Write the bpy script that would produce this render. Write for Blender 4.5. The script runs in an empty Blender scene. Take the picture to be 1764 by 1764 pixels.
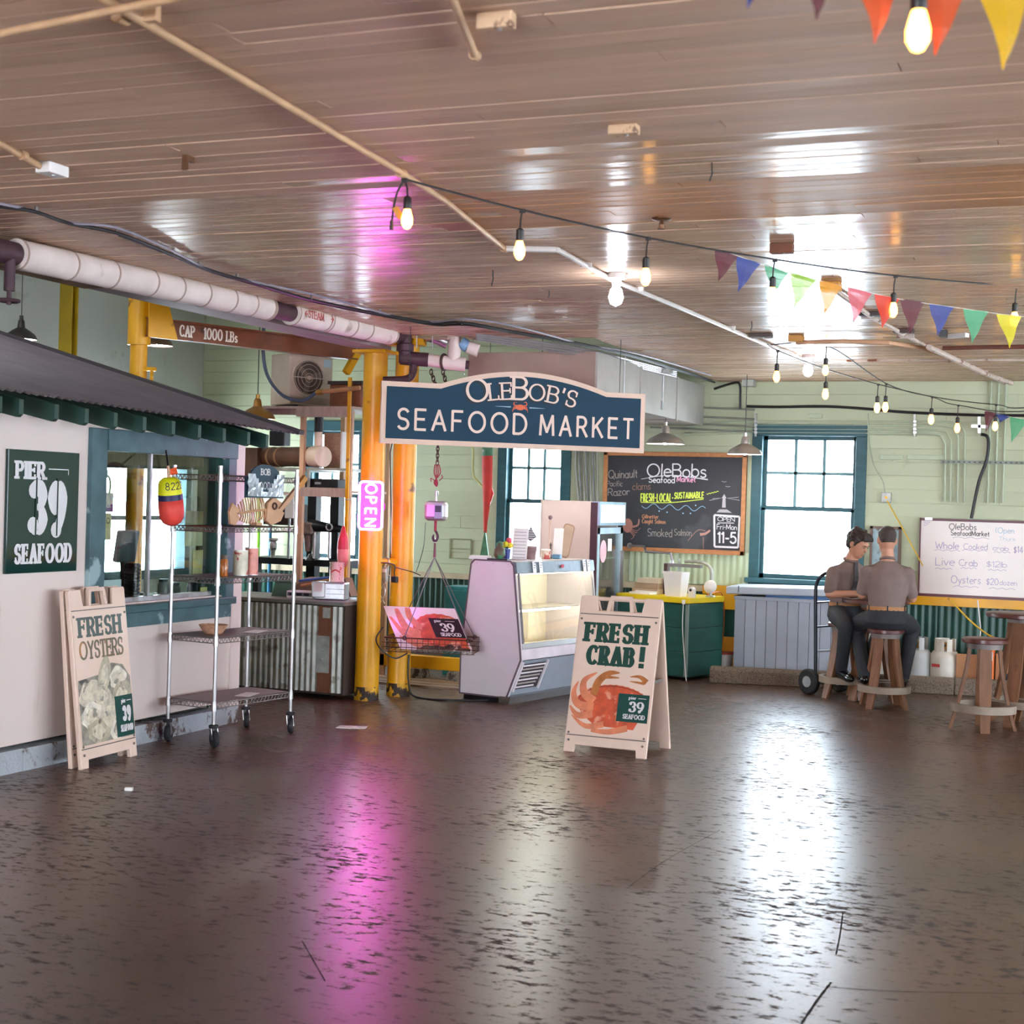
import bpy, bmesh, math, random
from mathutils import Vector, Matrix
random.seed(7)
S = bpy.context.scene
COL = S.collection
PI = math.pi
def rad(a): return a*PI/180
# ---------------------------------------------------------------- camera
F_PX = 2600.0; CAM_Z = 1.65
YAW = rad(21.9); ROLL = rad(1.66); PITCH = math.atan(17/F_PX)
_f0 = Vector((-math.sin(YAW), math.cos(YAW), 0)); _r0 = Vector((math.cos(YAW), math.sin(YAW), 0)); _u0 = Vector((0, 0, 1))
_fw = _f0*math.cos(PITCH) - _u0*math.sin(PITCH); _up = _u0*math.cos(PITCH) + _f0*math.sin(PITCH)
_rr = _r0*math.cos(ROLL) + _up*math.sin(ROLL); _ur = _up*math.cos(ROLL) - _r0*math.sin(ROLL)
cam = bpy.data.cameras.new('camera'); camo = bpy.data.objects.new('camera', cam); COL.objects.link(camo)
cam.sensor_width = 36; cam.lens = 36*F_PX/1764; cam.clip_end = 200; cam.clip_start = 0.05
camo.matrix_world = Matrix(((_rr.x, _ur.x, -_fw.x, 0), (_rr.y, _ur.y, -_fw.y, 0), (_rr.z, _ur.z, -_fw.z, CAM_Z), (0, 0, 0, 1)))
cam.dof.use_dof = True; cam.dof.focus_distance = 11.5; cam.dof.aperture_fstop = 5.0
S.camera = camo
def at(x, y, X=None, Y=None, Z=None, d=None):
    """point of the place that the photograph shows at a pixel, on a known wall, floor, height or distance"""
    r = _fw + _rr*((x-882)/F_PX) + _ur*((882-y)/F_PX)
    t = d if d is not None else X/r.x if X is not None else Y/r.y if Y is not None else (Z-CAM_Z)/r.z
    return Vector((r.x*t, r.y*t, CAM_Z + r.z*t))
# ---------------------------------------------------------------- view, sky, daylight, fill lights
S.view_settings.view_transform = 'Standard'; S.view_settings.look = 'None'
S.view_settings.exposure = -0.14; S.view_settings.gamma = 1.0; S.view_settings.use_curve_mapping = False
S.cycles.use_denoising = True
S.cycles.use_adaptive_sampling = True; S.cycles.adaptive_threshold = 0.03
S.cycles.max_bounces = 6; S.cycles.diffuse_bounces = 3; S.cycles.glossy_bounces = 3; S.cycles.transparent_max_bounces = 12
S.cycles.caustics_reflective = False; S.cycles.caustics_refractive = False; S.cycles.sample_clamp_indirect = 6.0
w = bpy.data.worlds.new('overcast_sky'); S.world = w; w.use_nodes = True
bg = w.node_tree.nodes['Background']; bg.inputs[0].default_value = (0.76, 0.87, 1.0, 1); bg.inputs[1].default_value = 34.0
def area(name, loc, size, direction, power, color):
    l = bpy.data.lights.new(name, 'AREA'); l.shape = 'RECTANGLE'; l.size, l.size_y = size; l.energy = power; l.color = color
    o = bpy.data.objects.new(name, l); COL.objects.link(o); o.location = loc
    o.rotation_euler = Vector(direction).to_track_quat('-Z', 'Z').to_euler(); return o
# daylight at the side and left windows, plus two added fill lights
for k, yy in enumerate((1.2, 5.0, 8.8, 12.2)):
    area('daylight_side_window', (5.82, yy, 1.65), (1.9, 1.5), (-1, 0, 0), 80, (0.86, 0.93, 1.0))
area('warm_rear_fill', (-2.0, -5.8, 1.45), (4.4, 2.5), (0, 1, 0), 190, (1.0, 0.76, 0.58))  # added warm fill from behind the camera, set in the rear wall opening
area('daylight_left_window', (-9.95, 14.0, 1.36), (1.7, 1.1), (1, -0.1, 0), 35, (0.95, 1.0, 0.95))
area('booth_overhead_fill', (-8.2, 7.0, 4.26), (2.0, 3.0), (0, 0, -1), 90, (0.95, 1.0, 0.98))  # added overhead fill below the closed bay ceiling, which has no skylight
# ---------------------------------------------------------------- mesh helpers
class MB:
    def __init__(s): s.v = []; s.f = []
    def add(s, vs, fs):
        o = len(s.v); s.v += [Vector(a) for a in vs]; s.f += [tuple(i+o for i in f) for f in fs]; return s
    def box(s, c, size, rz=0, R=None):
        hx, hy, hz = size[0]/2, size[1]/2, size[2]/2; c = Vector(c)
        M = R if R is not None else Matrix.Rotation(rz, 3, 'Z')
        vs = [c + M @ Vector((x*hx, y*hy, z*hz)) for z in (-1, 1) for x, y in ((-1, -1), (1, -1), (1, 1), (-1, 1))]
        return s.add(vs, [(3, 2, 1, 0), (4, 5, 6, 7), (0, 1, 5, 4), (1, 2, 6, 5), (2, 3, 7, 6), (3, 0, 4, 7)])
    def bb(s, x0, x1, y0, y1, z0, z1): return s.box(((x0+x1)/2, (y0+y1)/2, (z0+z1)/2), (x1-x0, y1-y0, z1-z0))
    def bar(s, a, b, w, h, upv=(0, 0, 1)):
        a, b = Vector(a), Vector(b); d = b-a; L = d.length; x = d.normalized(); u = Vector(upv)
        if abs(x.dot(u)) > .98: u = Vector((1, 0, 0))
        y = u.cross(x).normalized(); z = x.cross(y)
        return s.box((a+b)/2, (L, w, h), R=Matrix((x, y, z)).transposed())
    def tube(s, pts, r, seg=10, caps=True, flat=1.0):
        pts = [Vector(p) for p in pts]; n = len(pts)
        rs = [r]*n if not hasattr(r, '__len__') else list(r)
        t0 = (pts[1]-pts[0]).normalized(); u = Vector((0, 0, 1)) if abs(t0.z) < .9 else Vector((1, 0, 0))
        nx = t0.cross(u).normalized(); vs = []
        for i in range(n):
            if i == 0: t = pts[1]-pts[0]
            elif i == n-1: t = pts[-1]-pts[-2]
            else: t = (pts[i+1]-pts[i]).normalized() + (pts[i]-pts[i-1]).normalized()
            if t.length < 1e-9: t = pts[i]-pts[i-1]
            t.normalize(); nx = (nx - t*nx.dot(t))
            nx = nx.normalized() if nx.length > 1e-6 else t.orthogonal().normalized()
            ny = t.cross(nx)
            for k in range(seg):
                a = 2*PI*k/seg; vs.append(pts[i] + nx*(rs[i]*math.cos(a)) + ny*(rs[i]*flat*math.sin(a)))
        fs = [(i*seg+k, i*seg+(k+1) % seg, (i+1)*seg+(k+1) % seg, (i+1)*seg+k) for i in range(n-1) for k in range(seg)]
        if caps: fs += [tuple(range(seg))[::-1], tuple((n-1)*seg+k for k in range(seg))]
        return s.add(vs, fs)
    def cyl(s, a, b, r0, r1=None, seg=16): return s.tube([a, b], [r0, r0 if r1 is None else r1], seg)
    def lathe(s, prof, c=(0, 0, 0), seg=20, R=None, caps=True):
        c = Vector(c); vs = []; n = len(prof)
        for r, z in prof:
            for k in range(seg):
                p = Vector((r*math.cos(2*PI*k/seg), r*math.sin(2*PI*k/seg), z)); vs.append(c + (R @ p if R is not None else p))
        fs = [(i*seg+k, i*seg+(k+1) % seg, (i+1)*seg+(k+1) % seg, (i+1)*seg+k) for i in range(n-1) for k in range(seg)]
        if caps: fs += [tuple(range(seg))[::-1], tuple((n-1)*seg+k for k in range(seg))]
        return s.add(vs, fs)
    def prism(s, poly, o, ax, ay, depth):
        """polygon in the plane (ax, ay) at o, pushed out by the vector depth"""
        o, ax, ay, dp = Vector(o), Vector(ax), Vector(ay), Vector(depth); n = len(poly)
        a = [o + ax*p[0] + ay*p[1] for p in poly]; b = [q+dp for q in a]
        return s.add(a+b, [tuple(range(n))[::-1], tuple(range(n, 2*n))] + [(i, (i+1) % n, n+(i+1) % n, n+i) for i in range(n)])
    def flat(s, poly, y=0.0): return s.add([(p[0], y, p[1]) for p in poly], [tuple(range(len(poly)))])
    def sphere(s, c, r, seg=14, rings=8, R=None):
        c = Vector(c); r = (r, r, r) if not hasattr(r, '__len__') else r; vs = []
        for i in range(rings+1):
            th = PI*i/rings
            for k in range(seg):
                p = Vector((r[0]*math.sin(th)*math.cos(2*PI*k/seg), r[1]*math.sin(th)*math.sin(2*PI*k/seg), -r[2]*math.cos(th)))
                vs.append(c + (R @ p if R is not None else p))
        return s.add(vs, [(i*seg+k, i*seg+(k+1) % seg, (i+1)*seg+(k+1) % seg, (i+1)*seg+k) for i in range(rings) for k in range(seg)])
    def torus(s, c, R0, r, R=None, seg=20, sub=8, sx=1.0):
        c = Vector(c); vs = []
        for i in range(seg):
            a = 2*PI*i/seg
            for k in range(sub):
                b = 2*PI*k/sub; p = Vector((sx*(R0+r*math.cos(b))*math.cos(a), (R0+r*math.cos(b))*math.sin(a), r*math.sin(b)))
                vs.append(c + (R @ p if R is not None else p))
        return s.add(vs, [(i*sub+k, ((i+1) % seg)*sub+k, ((i+1) % seg)*sub+(k+1) % sub, i*sub+(k+1) % sub) for i in range(seg) for k in range(sub)])
    def corr(s, o, ax, ay, nrm, W, H, pitch, amp, sub=6):
        """corrugated sheet of width W along ax (waves), height H along ay"""
        o, ax, ay, nrm = Vector(o), Vector(ax), Vector(ay), Vector(nrm); n = int(W/pitch*sub)+1; vs = []
        for j in (0, 1):
            for i in range(n+1):
                x = W*i/n; vs.append(o + ax*x + ay*(H*j) + nrm*(amp*math.sin(2*PI*x/pitch)))
        return s.add(vs, [(i, i+1, n+2+i, n+1+i) for i in range(n)])
    def build(s, name, mat=None, parent=None, smooth=False, origin=None, world=False, bevel=0):
        if world and parent is not None:
            inv = WM(parent).inverted(); s.v = [inv @ p for p in s.v]
        o3 = Vector(origin) if origin is not None else None
        me = bpy.data.meshes.new(name)
        me.from_pydata([tuple(p-o3) if o3 is not None else tuple(p) for p in s.v], [], s.f); me.update()
        if smooth:
            me.polygons.foreach_set('use_smooth', [True]*len(me.polygons))
            if smooth != 'all': me.set_sharp_from_angle(angle=rad(40))
        ob = bpy.data.objects.new(name, me); COL.objects.link(ob)
        if mat is not None: me.materials.append(mat)
        if parent is not None: ob.parent = parent
        if o3 is not None: ob.location = o3
        if bevel:
            m = ob.modifiers.new('edge', 'BEVEL'); m.width = bevel; m.segments = 2; m.limit_method = 'ANGLE'; m.angle_limit = rad(50)
        return ob
def WM(o):
    m = Matrix.LocRotScale(o.location, o.rotation_euler, o.scale)
    return WM(o.parent) @ m if o.parent is not None else m
def tag(o, label=None, cat=None, group=None, kind=None):
    if label: o['label'] = label
    if cat: o['category'] = cat
    if group: o['group'] = group
    if kind: o['kind'] = kind
    return o
def thing(name, label, cat, loc=(0, 0, 0), rz=0, group=None, rot=None):
    o = bpy.data.objects.new(name, None); COL.objects.link(o); o.location = loc; o.rotation_euler = rot or (0, 0, rz); o.empty_display_size = .1
    return tag(o, label, cat, group)
def struct(mb, name, mat, parent=None, **k):
    o = mb.build(name, mat, parent, **k)
    if parent is None: o['kind'] = 'structure'
    return o
def dup(root, loc, rz=None, label=None, group=None, rot=None):
    def cp(o, par):
        c = o.copy(); COL.objects.link(c)
        if par is not None: c.parent = par
        for ch in list(o.children): cp(ch, c)
        return c
    r = cp(root, None); r.location = loc
    if rz is not None: r.rotation_euler = (0, 0, rz)
    if rot is not None: r.rotation_euler = rot
    if label: r['label'] = label
    if group: r['group'] = group
    return r
def arcpts(cx, cy, rx, ry, a0, a1, n=14): return [(cx+rx*math.cos(rad(a0+(a1-a0)*i/n)), cy+ry*math.sin(rad(a0+(a1-a0)*i/n))) for i in range(n+1)]
def spline(pts, n=8):
    """Catmull-Rom through the points"""
    P = [Vector(p) for p in pts]; out = []
    for i in range(len(P)-1):
        a, b, c, d = P[max(i-1, 0)], P[i], P[i+1], P[min(i+2, len(P)-1)]
        for k in range(n):
            t = k/n; out.append(.5*((2*b) + (c-a)*t + (2*a-5*b+4*c-d)*t*t + (3*b-a-3*c+d)*t**3))
    return out+[P[-1]]
# ---------------------------------------------------------------- lettering (flat print and brush strokes)
_A = arcpts
GL = {
 'A': (.72, [[(0, 0), (.36, 1), (.72, 0)], [(.13, .34), (.59, .34)]]),
 'B': (.6, [[(0, 0), (0, 1)], [(0, 1), (.3, 1)]+_A(.3, .765, .25, .235, 90, -90)+[(0, .53)], [(.3, .53)]+_A(.33, .265, .27, .265, 90, -90)+[(0, 0)]]),
 'C': (.72, [_A(.42, .5, .42, .5, 48, 312, 22)]),
 'D': (.7, [[(0, 0), (0, 1)], [(0, 1), (.25, 1)]+_A(.25, .5, .45, .5, 90, -90, 18)+[(0, 0)]]),
 'E': (.55, [[(0, 0), (0, 1)], [(0, 1), (.55, 1)], [(0, .52), (.48, .52)], [(0, 0), (.55, 0)]]),
 'F': (.55, [[(0, 0), (0, 1)], [(0, 1), (.55, 1)], [(0, .52), (.46, .52)]]),
 'G': (.75, [_A(.42, .5, .42, .5, 48, 350, 22), [(.45, .45), (.83, .45)]]),
 'H': (.66, [[(0, 0), (0, 1)], [(.66, 0), (.66, 1)], [(0, .52), (.66, .52)]]),
 'I': (.04, [[(.02, 0), (.02, 1)]]),
 'K': (.62, [[(0, 0), (0, 1)], [(.6, 1), (.02, .42)], [(.2, .6), (.62, 0)]]),
 'L': (.5, [[(0, 1), (0, 0)], [(0, 0), (.5, 0)]]),
 'M': (.86, [[(0, 0), (.06, 1)], [(.06, 1), (.43, .15)], [(.43, .15), (.8, 1)], [(.8, 1), (.86, 0)]]),
 'N': (.7, [[(0, 0), (0, 1)], [(0, 1), (.7, 0)], [(.7, 0), (.7, 1)]]),
 'O': (.88, [_A(.44, .5, .44, .5, 90, 450, 30)]),
 'P': (.56, [[(0, 0), (0, 1)], [(0, 1), (.28, 1)]+_A(.28, .74, .28, .26, 90, -90)+[(0, .48)]]),
 'Q': (.88, [_A(.44, .5, .44, .5, 90, 450, 30), [(.52, .24), (.92, -.12)]]),
 'R': (.6, [[(0, 0), (0, 1)], [(0, 1), (.28, 1)]+_A(.28, .74, .27, .26, 90, -90)+[(0, .48)], [(.3, .48), (.62, 0)]]),
 'S': (.56, [_A(.29, .74, .27, .26, 30, 250, 14)[:-1]+_A(.27, .25, .28, .25, 75, -150, 14)]),
 'T': (.62, [[(0, 1), (.62, 1)], [(.31, 1), (.31, 0)]]),
 'U': (.64, [[(0, 1), (0, .3)]+_A(.32, .3, .32, .3, 180, 360)+[(.64, 1)]]),
 'V': (.68, [[(0, 1), (.34, 0), (.68, 1)]]),
 'W': (.95, [[(0, 1), (.24, 0), (.47, .75), (.71, 0), (.95, 1)]]),
 'Y': (.66, [[(0, 1), (.33, .48)], [(.66, 1), (.33, .48)], [(.33, .48), (.33, 0)]]),
 '0': (.58, [_A(.29, .5, .29, .5, 90, 450, 24)]),
 '1': (.2, [[(0, .82), (.16, 1), (.16, 0)]]),
 '2': (.55, [_A(.28, .72, .27, .28, 165, -35, 14)+[(0, 0)], [(0, 0), (.56, 0)]]),
 '3': (.56, [_A(.27, .75, .25, .25, 150, -90, 14), _A(.27, .26, .29, .26, 90, -150, 16)]),
 '4': (.6, [[(.44, 0), (.44, 1), (0, .3), (.6, .3)]]),
 '5': (.55, [[(.5, 1), (.1, 1), (.06, .56)]+_A(.26, .32, .29, .32, 115, -150, 14)]),
 '8': (.56, [_A(.28, .76, .23, .24, 90, 450, 18), _A(.28, .26, .28, .26, 90, 450, 18)]),
 '9': (.56, [_A(.28, .7, .28, .3, 0, 360, 20), _A(-.02, .7, .58, .75, 0, -62, 10)]),
 'a': (.5, [_A(.25, .3, .25, .3, 20, 340, 18), [(.48, .6), (.48, .08), (.56, 0)]]),
 'b': (.5, [[(0, 1), (0, 0)], _A(.24, .3, .25, .3, 160, -160, 18)]),
 'c': (.45, [_A(.26, .3, .25, .3, 50, 310, 16)]),
 'd': (.5, [_A(.24, .3, .25, .3, 20, 340, 18), [(.48, 1), (.48, 0)]]),
 'e': (.5, [[(.02, .32), (.5, .34)]+_A(.26, .3, .25, .3, 10, 310, 18)]),
 'f': (.35, [_A(.28, .82, .14, .18, 60, 180, 6)+[(.14, 0)], [(0, .55), (.32, .55)]]),
 'g': (.5, [_A(.25, .3, .25, .3, 20, 340, 18), [(.48, .6), (.48, -.1)]+_A(.25, -.12, .23, .2, 0, -150, 8)]),
 'h': (.46, [[(0, 1), (0, 0)], [(0, .35)]+_A(.22, .36, .22, .24, 170, 0, 9)+[(.44, 0)]]),
 'i': (.08, [[(.04, .6), (.04, 0)], [(.04, .82), (.05, .88)]]),
 'k': (.45, [[(0, 1), (0, 0)], [(.4, .6), (.03, .25)], [(.14, .36), (.44, 0)]]),
 'l': (.08, [[(.04, 1), (.04, 0)]]),
 'm': (.72, [[(0, .6), (0, 0)], _A(.18, .38, .18, .22, 170, 0, 8)+[(.36, 0)], _A(.54, .38, .18, .22, 170, 0, 8)+[(.72, 0)]]),
 'n': (.46, [[(0, .6), (0, 0)], _A(.22, .36, .22, .24, 170, 0, 9)+[(.44, 0)]]),
 'o': (.5, [_A(.25, .3, .25, .3, 90, 450, 20)]),
 'p': (.5, [[(0, .6), (0, -.35)], _A(.24, .3, .25, .3, 160, -160, 18)]),
 'r': (.34, [[(0, .6), (0, 0)], _A(.2, .36, .2, .22, 170, 50, 8)]),
 's': (.4, [_A(.2, .45, .17, .15, 30, 250, 10)[:-1]+_A(.19, .15, .19, .15, 75, -150, 10)]),
 't': (.34, [[(.15, .9), (.15, .1), (.28, 0)], [(0, .6), (.32, .6)]]),
 'u': (.46, [[(0, .6), (0, .22)]+_A(.22, .22, .22, .22, 180, 360, 10)+[(.44, .6)], [(.44, .3), (.44, 0)]]),
 'v': (.44, [[(0, .6), (.22, 0), (.44, .6)]]),
 'w': (.66, [[(0, .6), (.17, 0), (.33, .5), (.5, 0), (.66, .6)]]),
 'y': (.46, [[(0, .6), (.23, .05)], [(.46, .6), (.12, -.35)]]),
 'z': (.42, [[(0, .6), (.4, .6), (0, 0), (.42, 0)]]),
 '!': (.12, [[(.06, 1), (.06, .34)], [(.06, .1), (.06, .0)]]),
 "'": (.1, [[(.06, 1.02), (.03, .76)]]), '-': (.3, [[(0, .45), (.3, .45)]]),
 '$': (.5, [_A(.26, .68, .22, .2, 30, 250, 10)[:-1]+_A(.24, .28, .24, .2, 75, -150, 10), [(.25, 1.02), (.25, -.06)]]),
 '(': (.2, [_A(.3, .5, .3, .6, 120, 240, 8)]), ' ': (.34, []),
}
SERIF = {'A': [(0, 0), (.72, 0)], 'B': [(-.02, 0), (-.02, 1)], 'D': [(-.02, 0), (-.02, 1)], 'E': [(-.02, 0), (-.02, 1)], 'F': [(0, 0), (-.02, 1)],
 'H': [(0, 0), (0, 1), (.66, 0), (.66, 1)], 'I': [(.02, 0), (.02, 1)], 'K': [(0, 0), (0, 1), (.62, 0), (.6, 1)], 'L': [(-.02, 0), (0, 1)],
 'P': [(0, 0), (-.02, 1)], 'R': [(0, 0), (-.02, 1), (.66, 0)], 'T': [(.31, 0)], 'Y': [(.33, 0)], 'M': [(0, 0), (.86, 0), (.06, 1), (.8, 1)],
 'p': [(0, -.35)], 'r': [(0, 0)], 'i': [(.04, 0)], '1': [(.16, 0)], 'l': [(.04, 0)]}
TIPS = {'E': [(.55, 1, -1), (.55, 0, 1), (.48, .52, 0)], 'F': [(.55, 1, -1), (.46, .52, 0)], 'L': [(.5, 0, 1)], 'T': [(0, 1, -1), (.62, 1, -1)],
 'C': [(.7, .8, 0)], 'S': [(.52, .84, 0), (.04, .16, 0)], '3': [(.06, .84, 2), (.03, .15, 2)], '9': [(.24, .05, 2)]}
def ribbon(mb, pts, wv, wh, y, sk=0.0):
    """flat brush stroke along pts (x, z); wv is the width of upright strokes, wh of level ones"""
    P = [Vector((p[0], p[1])) for p in pts]; chains = [[P[0]]]
    for i in range(1, len(P)):
        if (P[i]-chains[-1][-1]).length < 1e-6: continue
        if len(chains[-1]) >= 2:
            a = (chains[-1][-1]-chains[-1][-2]).normalized(); b = (P[i]-chains[-1][-1]).normalized()
            if a.dot(b) < .64: chains.append([chains[-1][-1]])
        chains[-1].append(P[i])
    for ci, C in enumerate(chains):
        if len(C) < 2: continue
        vs = []; n = len(C); y = y + (.3 if ci else 0)
        closed = (C[0]-C[-1]).length < 1e-4
        for i in range(n):
            t = (C[min(i+1, n-1)]-C[max(i-1, 0)])
            if closed and i in (0, n-1): t = C[1]-C[-2]
            t.normalize(); wd = (wv*abs(t.y)+wh*abs(t.x))/2 / max(.001, (abs(t.x)+abs(t.y)))*1.0
            nn = Vector((-t.y, t.x))*wd; p = C[i]
            if not closed and i == 0: p = p - t*min(wd, wh)*.5
            if not closed and i == n-1: p = p + t*min(wd, wh)*.5
            vs += [(p.x+nn.x, y, p.y+nn.y), (p.x-nn.x, y, p.y-nn.y)]
        mb.add(vs, [(2*i, 2*i+1, 2*i+3, 2*i+2) for i in range(n-1)])
def text(mb, s, x, z, h, style='line', wv=.1, wh=None, sx=1.0, track=.2, y=-.002, width=None, curve=None, jitter=0, slant=0, rise=0):
    """writes s from (x, z); style line, slab; width squeezes the line to a length; curve(u) -> (dz, angle, scale)"""
    wh = wv if wh is None else wh
    gap = track*.35 + wv*.72 + .02 if style == 'slab' else track + wv*.5; sg = sum(GL[c][0] for c in s); n = len(s)
    if width:
        want = width/h
        if gap*(n-1) > want*.44: gap = want*.44/max(1, n-1)
        sx = max(.12, (want - gap*(n-1) - (wv if style == 'slab' else 0))/sg)
    tot = sg*sx + gap*(n-1); px = wv*.5 if style == 'slab' else 0.0; rnd = random.Random(sum(map(ord, s))); lay = 0
    for c in s:
        gw, st = GL[c]; sub = MB()
        for line in st: ribbon(sub, [(a*sx, b) for a, b in line], wv, wh, lay); lay += 1
        if style == 'slab':
            sw = wv*1.0 + .2*min(1, sx); sh = wh*.95
            for a, b in SERIF.get(c, []):
                sub.flat([(a*sx-sw/2, b-sh/2), (a*sx+sw/2, b-sh/2), (a*sx+sw/2, b+sh/2), (a*sx-sw/2, b+sh/2)], lay); lay += 1
            for a, b, dirn in TIPS.get(c, []):
                if dirn == 2: sub.flat([(a*sx+q[0]*wv*.55, b+q[1]*wv*.55) for q in _A(0, 0, 1, 1, 0, 330, 11)], lay)
                else:
                    z0, z1 = (b-wh/2, b+.24) if dirn == 1 else (b-.24, b+wh/2) if dirn == -1 else (b-.16, b+.16)
                    sub.flat([(a*sx-wh*.6, z0), (a*sx+wh*.4, z0), (a*sx+wh*.4, z1), (a*sx-wh*.6, z1)], lay)
                lay += 1
        u = (px+gw*sx/2)/tot; dz, an, sc = curve(u) if curve else (0, 0, 1)
        if jitter: dz += rnd.uniform(-1, 1)*jitter; an += rnd.uniform(-1, 1)*jitter
        ca, sa = math.cos(an), math.sin(an)
        for p in sub.v:
            gx, gz = (p.x-gw*sx/2)*sc, p.z*sc; gx += slant*gz
            p.x, p.y, p.z = x + h*(px+gw*sx/2 + gx*ca-gz*sa), y - p.y*2.5e-5, z + h*(dz + rise*u*tot + gx*sa+gz*ca)
        mb.add(sub.v, sub.f); px += gw*sx + gap
    return mb
# ---------------------------------------------------------------- materials
def srgb(h):
    h = h.lstrip('#'); c = [int(h[i:i+2], 16)/255 for i in (0, 2, 4)]
    return tuple(a/12.92 if a <= .04045 else ((a+.055)/1.055)**2.4 for a in c)
_mats = {}
def M(name, col, rough=.5, metal=0.0, var=.12, scale=6.0, bump=0.0, bscale=60.0, spec=.5, stretch=(1, 1, 1), emit=None, power=0.0, col2=None, mask=None, alpha=None, rnd=0.0, detail=4.0, rvar=0.0):
    """procedural surface: colour with noise, optional second colour in noise patches (wear), bump"""
    if name in _mats: return _mats[name]
    m = bpy.data.materials.new(name); m.use_nodes = True; _mats[name] = m
    nt = m.node_tree; N = nt.nodes; L = nt.links; b = N['Principled BSDF']
    if isinstance(col, str): col = srgb(col)
    if isinstance(col2, str): col2 = srgb(col2)
    b.inputs['Roughness'].default_value = rough; b.inputs['Metallic'].default_value = metal; b.inputs['Specular IOR Level'].default_value = spec
    tc = N.new('ShaderNodeTexCoord'); mp = N.new('ShaderNodeMapping'); mp.inputs['Scale'].default_value = stretch; L.new(tc.outputs['Object'], mp.inputs['Vector'])
    nz = N.new('ShaderNodeTexNoise'); nz.inputs['Scale'].default_value = scale; nz.inputs['Detail'].default_value = detail; L.new(mp.outputs[0], nz.inputs['Vector'])
    rp = N.new('ShaderNodeValToRGB'); rp.color_ramp.elements[0].position = .3; rp.color_ramp.elements[1].position = .7
    rp.color_ramp.elements[0].color = tuple(c*(1-var) for c in col)+(1,); rp.color_ramp.elements[1].color = tuple(min(1, c*(1+var)) for c in col)+(1,)
    L.new(nz.outputs['Fac'], rp.inputs['Fac']); out = rp.outputs['Color']
    if col2 is not None:
        n2 = N.new('ShaderNodeTexNoise'); n2.inputs['Scale'].default_value = (mask or (3, .6))[0]; n2.inputs['Detail'].default_value = 8; L.new(mp.outputs[0], n2.inputs['Vector'])
        r2 = N.new('ShaderNodeValToRGB'); t = (mask or (3, .6))[1]; r2.color_ramp.elements[0].position = t; r2.color_ramp.elements[1].position = min(1, t+.06); L.new(n2.outputs['Fac'], r2.inputs['Fac'])
        mx = N.new('ShaderNodeMix'); mx.data_type = 'RGBA'; L.new(r2.outputs['Color'], mx.inputs[0]); L.new(out, mx.inputs[6]); mx.inputs[7].default_value = tuple(col2)+(1,); out = mx.outputs[2]
    if rnd:
        oi = N.new('ShaderNodeObjectInfo'); mr = N.new('ShaderNodeMapRange'); mr.inputs[3].default_value = 1-rnd; mr.inputs[4].default_value = 1+rnd; L.new(oi.outputs['Random'], mr.inputs[0])
        vm = N.new('ShaderNodeVectorMath'); vm.operation = 'SCALE'; L.new(out, vm.inputs[0]); L.new(mr.outputs[0], vm.inputs['Scale']); out = vm.outputs[0]
    L.new(out, b.inputs['Base Color'])
    if rvar:
        mr2 = N.new('ShaderNodeMapRange'); mr2.inputs[1].default_value = .3; mr2.inputs[2].default_value = .7; mr2.inputs[3].default_value = max(0.02, rough-rvar); mr2.inputs[4].default_value = rough+rvar
        L.new(nz.outputs['Fac'], mr2.inputs[0]); L.new(mr2.outputs[0], b.inputs['Roughness'])
    if bump:
        n3 = N.new('ShaderNodeTexNoise'); n3.inputs['Scale'].default_value = bscale; n3.inputs['Detail'].default_value = 3; L.new(mp.outputs[0], n3.inputs['Vector'])
        bm = N.new('ShaderNodeBump'); bm.inputs['Strength'].default_value = bump; bm.inputs['Distance'].default_value = .01; L.new(n3.outputs['Fac'], bm.inputs['Height']); L.new(bm.outputs[0], b.inputs['Normal'])
    if emit is not None:
        b.inputs['Emission Color'].default_value = tuple(srgb(emit) if isinstance(emit, str) else emit)+(1,); b.inputs['Emission Strength'].default_value = power
    if alpha is not None: b.inputs['Alpha'].default_value = alpha
    return m
def glass(name, tint=(.97, .99, .98), refl=.08, rough=.02):
    m = bpy.data.materials.new(name); m.use_nodes = True; nt = m.node_tree; N = nt.nodes; L = nt.links; N.remove(N['Principled BSDF'])
    t = N.new('ShaderNodeBsdfTransparent'); t.inputs[0].default_value = tuple(tint)+(1,); g = N.new('ShaderNodeBsdfGlossy'); g.inputs['Roughness'].default_value = rough
    lw = N.new('ShaderNodeLayerWeight'); lw.inputs[0].default_value = .5; pw = N.new('ShaderNodeMath'); pw.operation = 'POWER'; pw.inputs[1].default_value = 4.0; L.new(lw.outputs['Facing'], pw.inputs[0])
    ad = N.new('ShaderNodeMath'); ad.operation = 'MULTIPLY_ADD'; ad.inputs[1].default_value = 1-refl; ad.inputs[2].default_value = refl; L.new(pw.outputs[0], ad.inputs[0])
    mx = N.new('ShaderNodeMixShader'); L.new(ad.outputs[0], mx.inputs[0]); L.new(t.outputs[0], mx.inputs[1]); L.new(g.outputs[0], mx.inputs[2]); L.new(mx.outputs[0], N['Material Output'].inputs[0])
    return m
GLASS = glass('window_glass'); GLASS_D = glass('booth_glass', (.9, .97, .95), .1)
yellow = M('yellow_enamel', '#DFA00C', .38, var=.1, scale=4, col2='#7A4A14', mask=(5, .66), bump=.05)
chrome = M('chrome', (.44, .42, .43), .33, 1.0, var=.05)
rack_chrome = M('rack_chrome', (.33, .31, .31), .3, 1.0, var=.05)
steel = M('brushed_steel', (.55, .56, .58), .35, .9, var=.15, scale=12)
galv = M('galvanised_steel', '#A9ABA4', .45, .55, var=.25, scale=14)
white_plastic = M('white_plastic', '#E9E4E0', .45, var=.05, scale=3)
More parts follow.
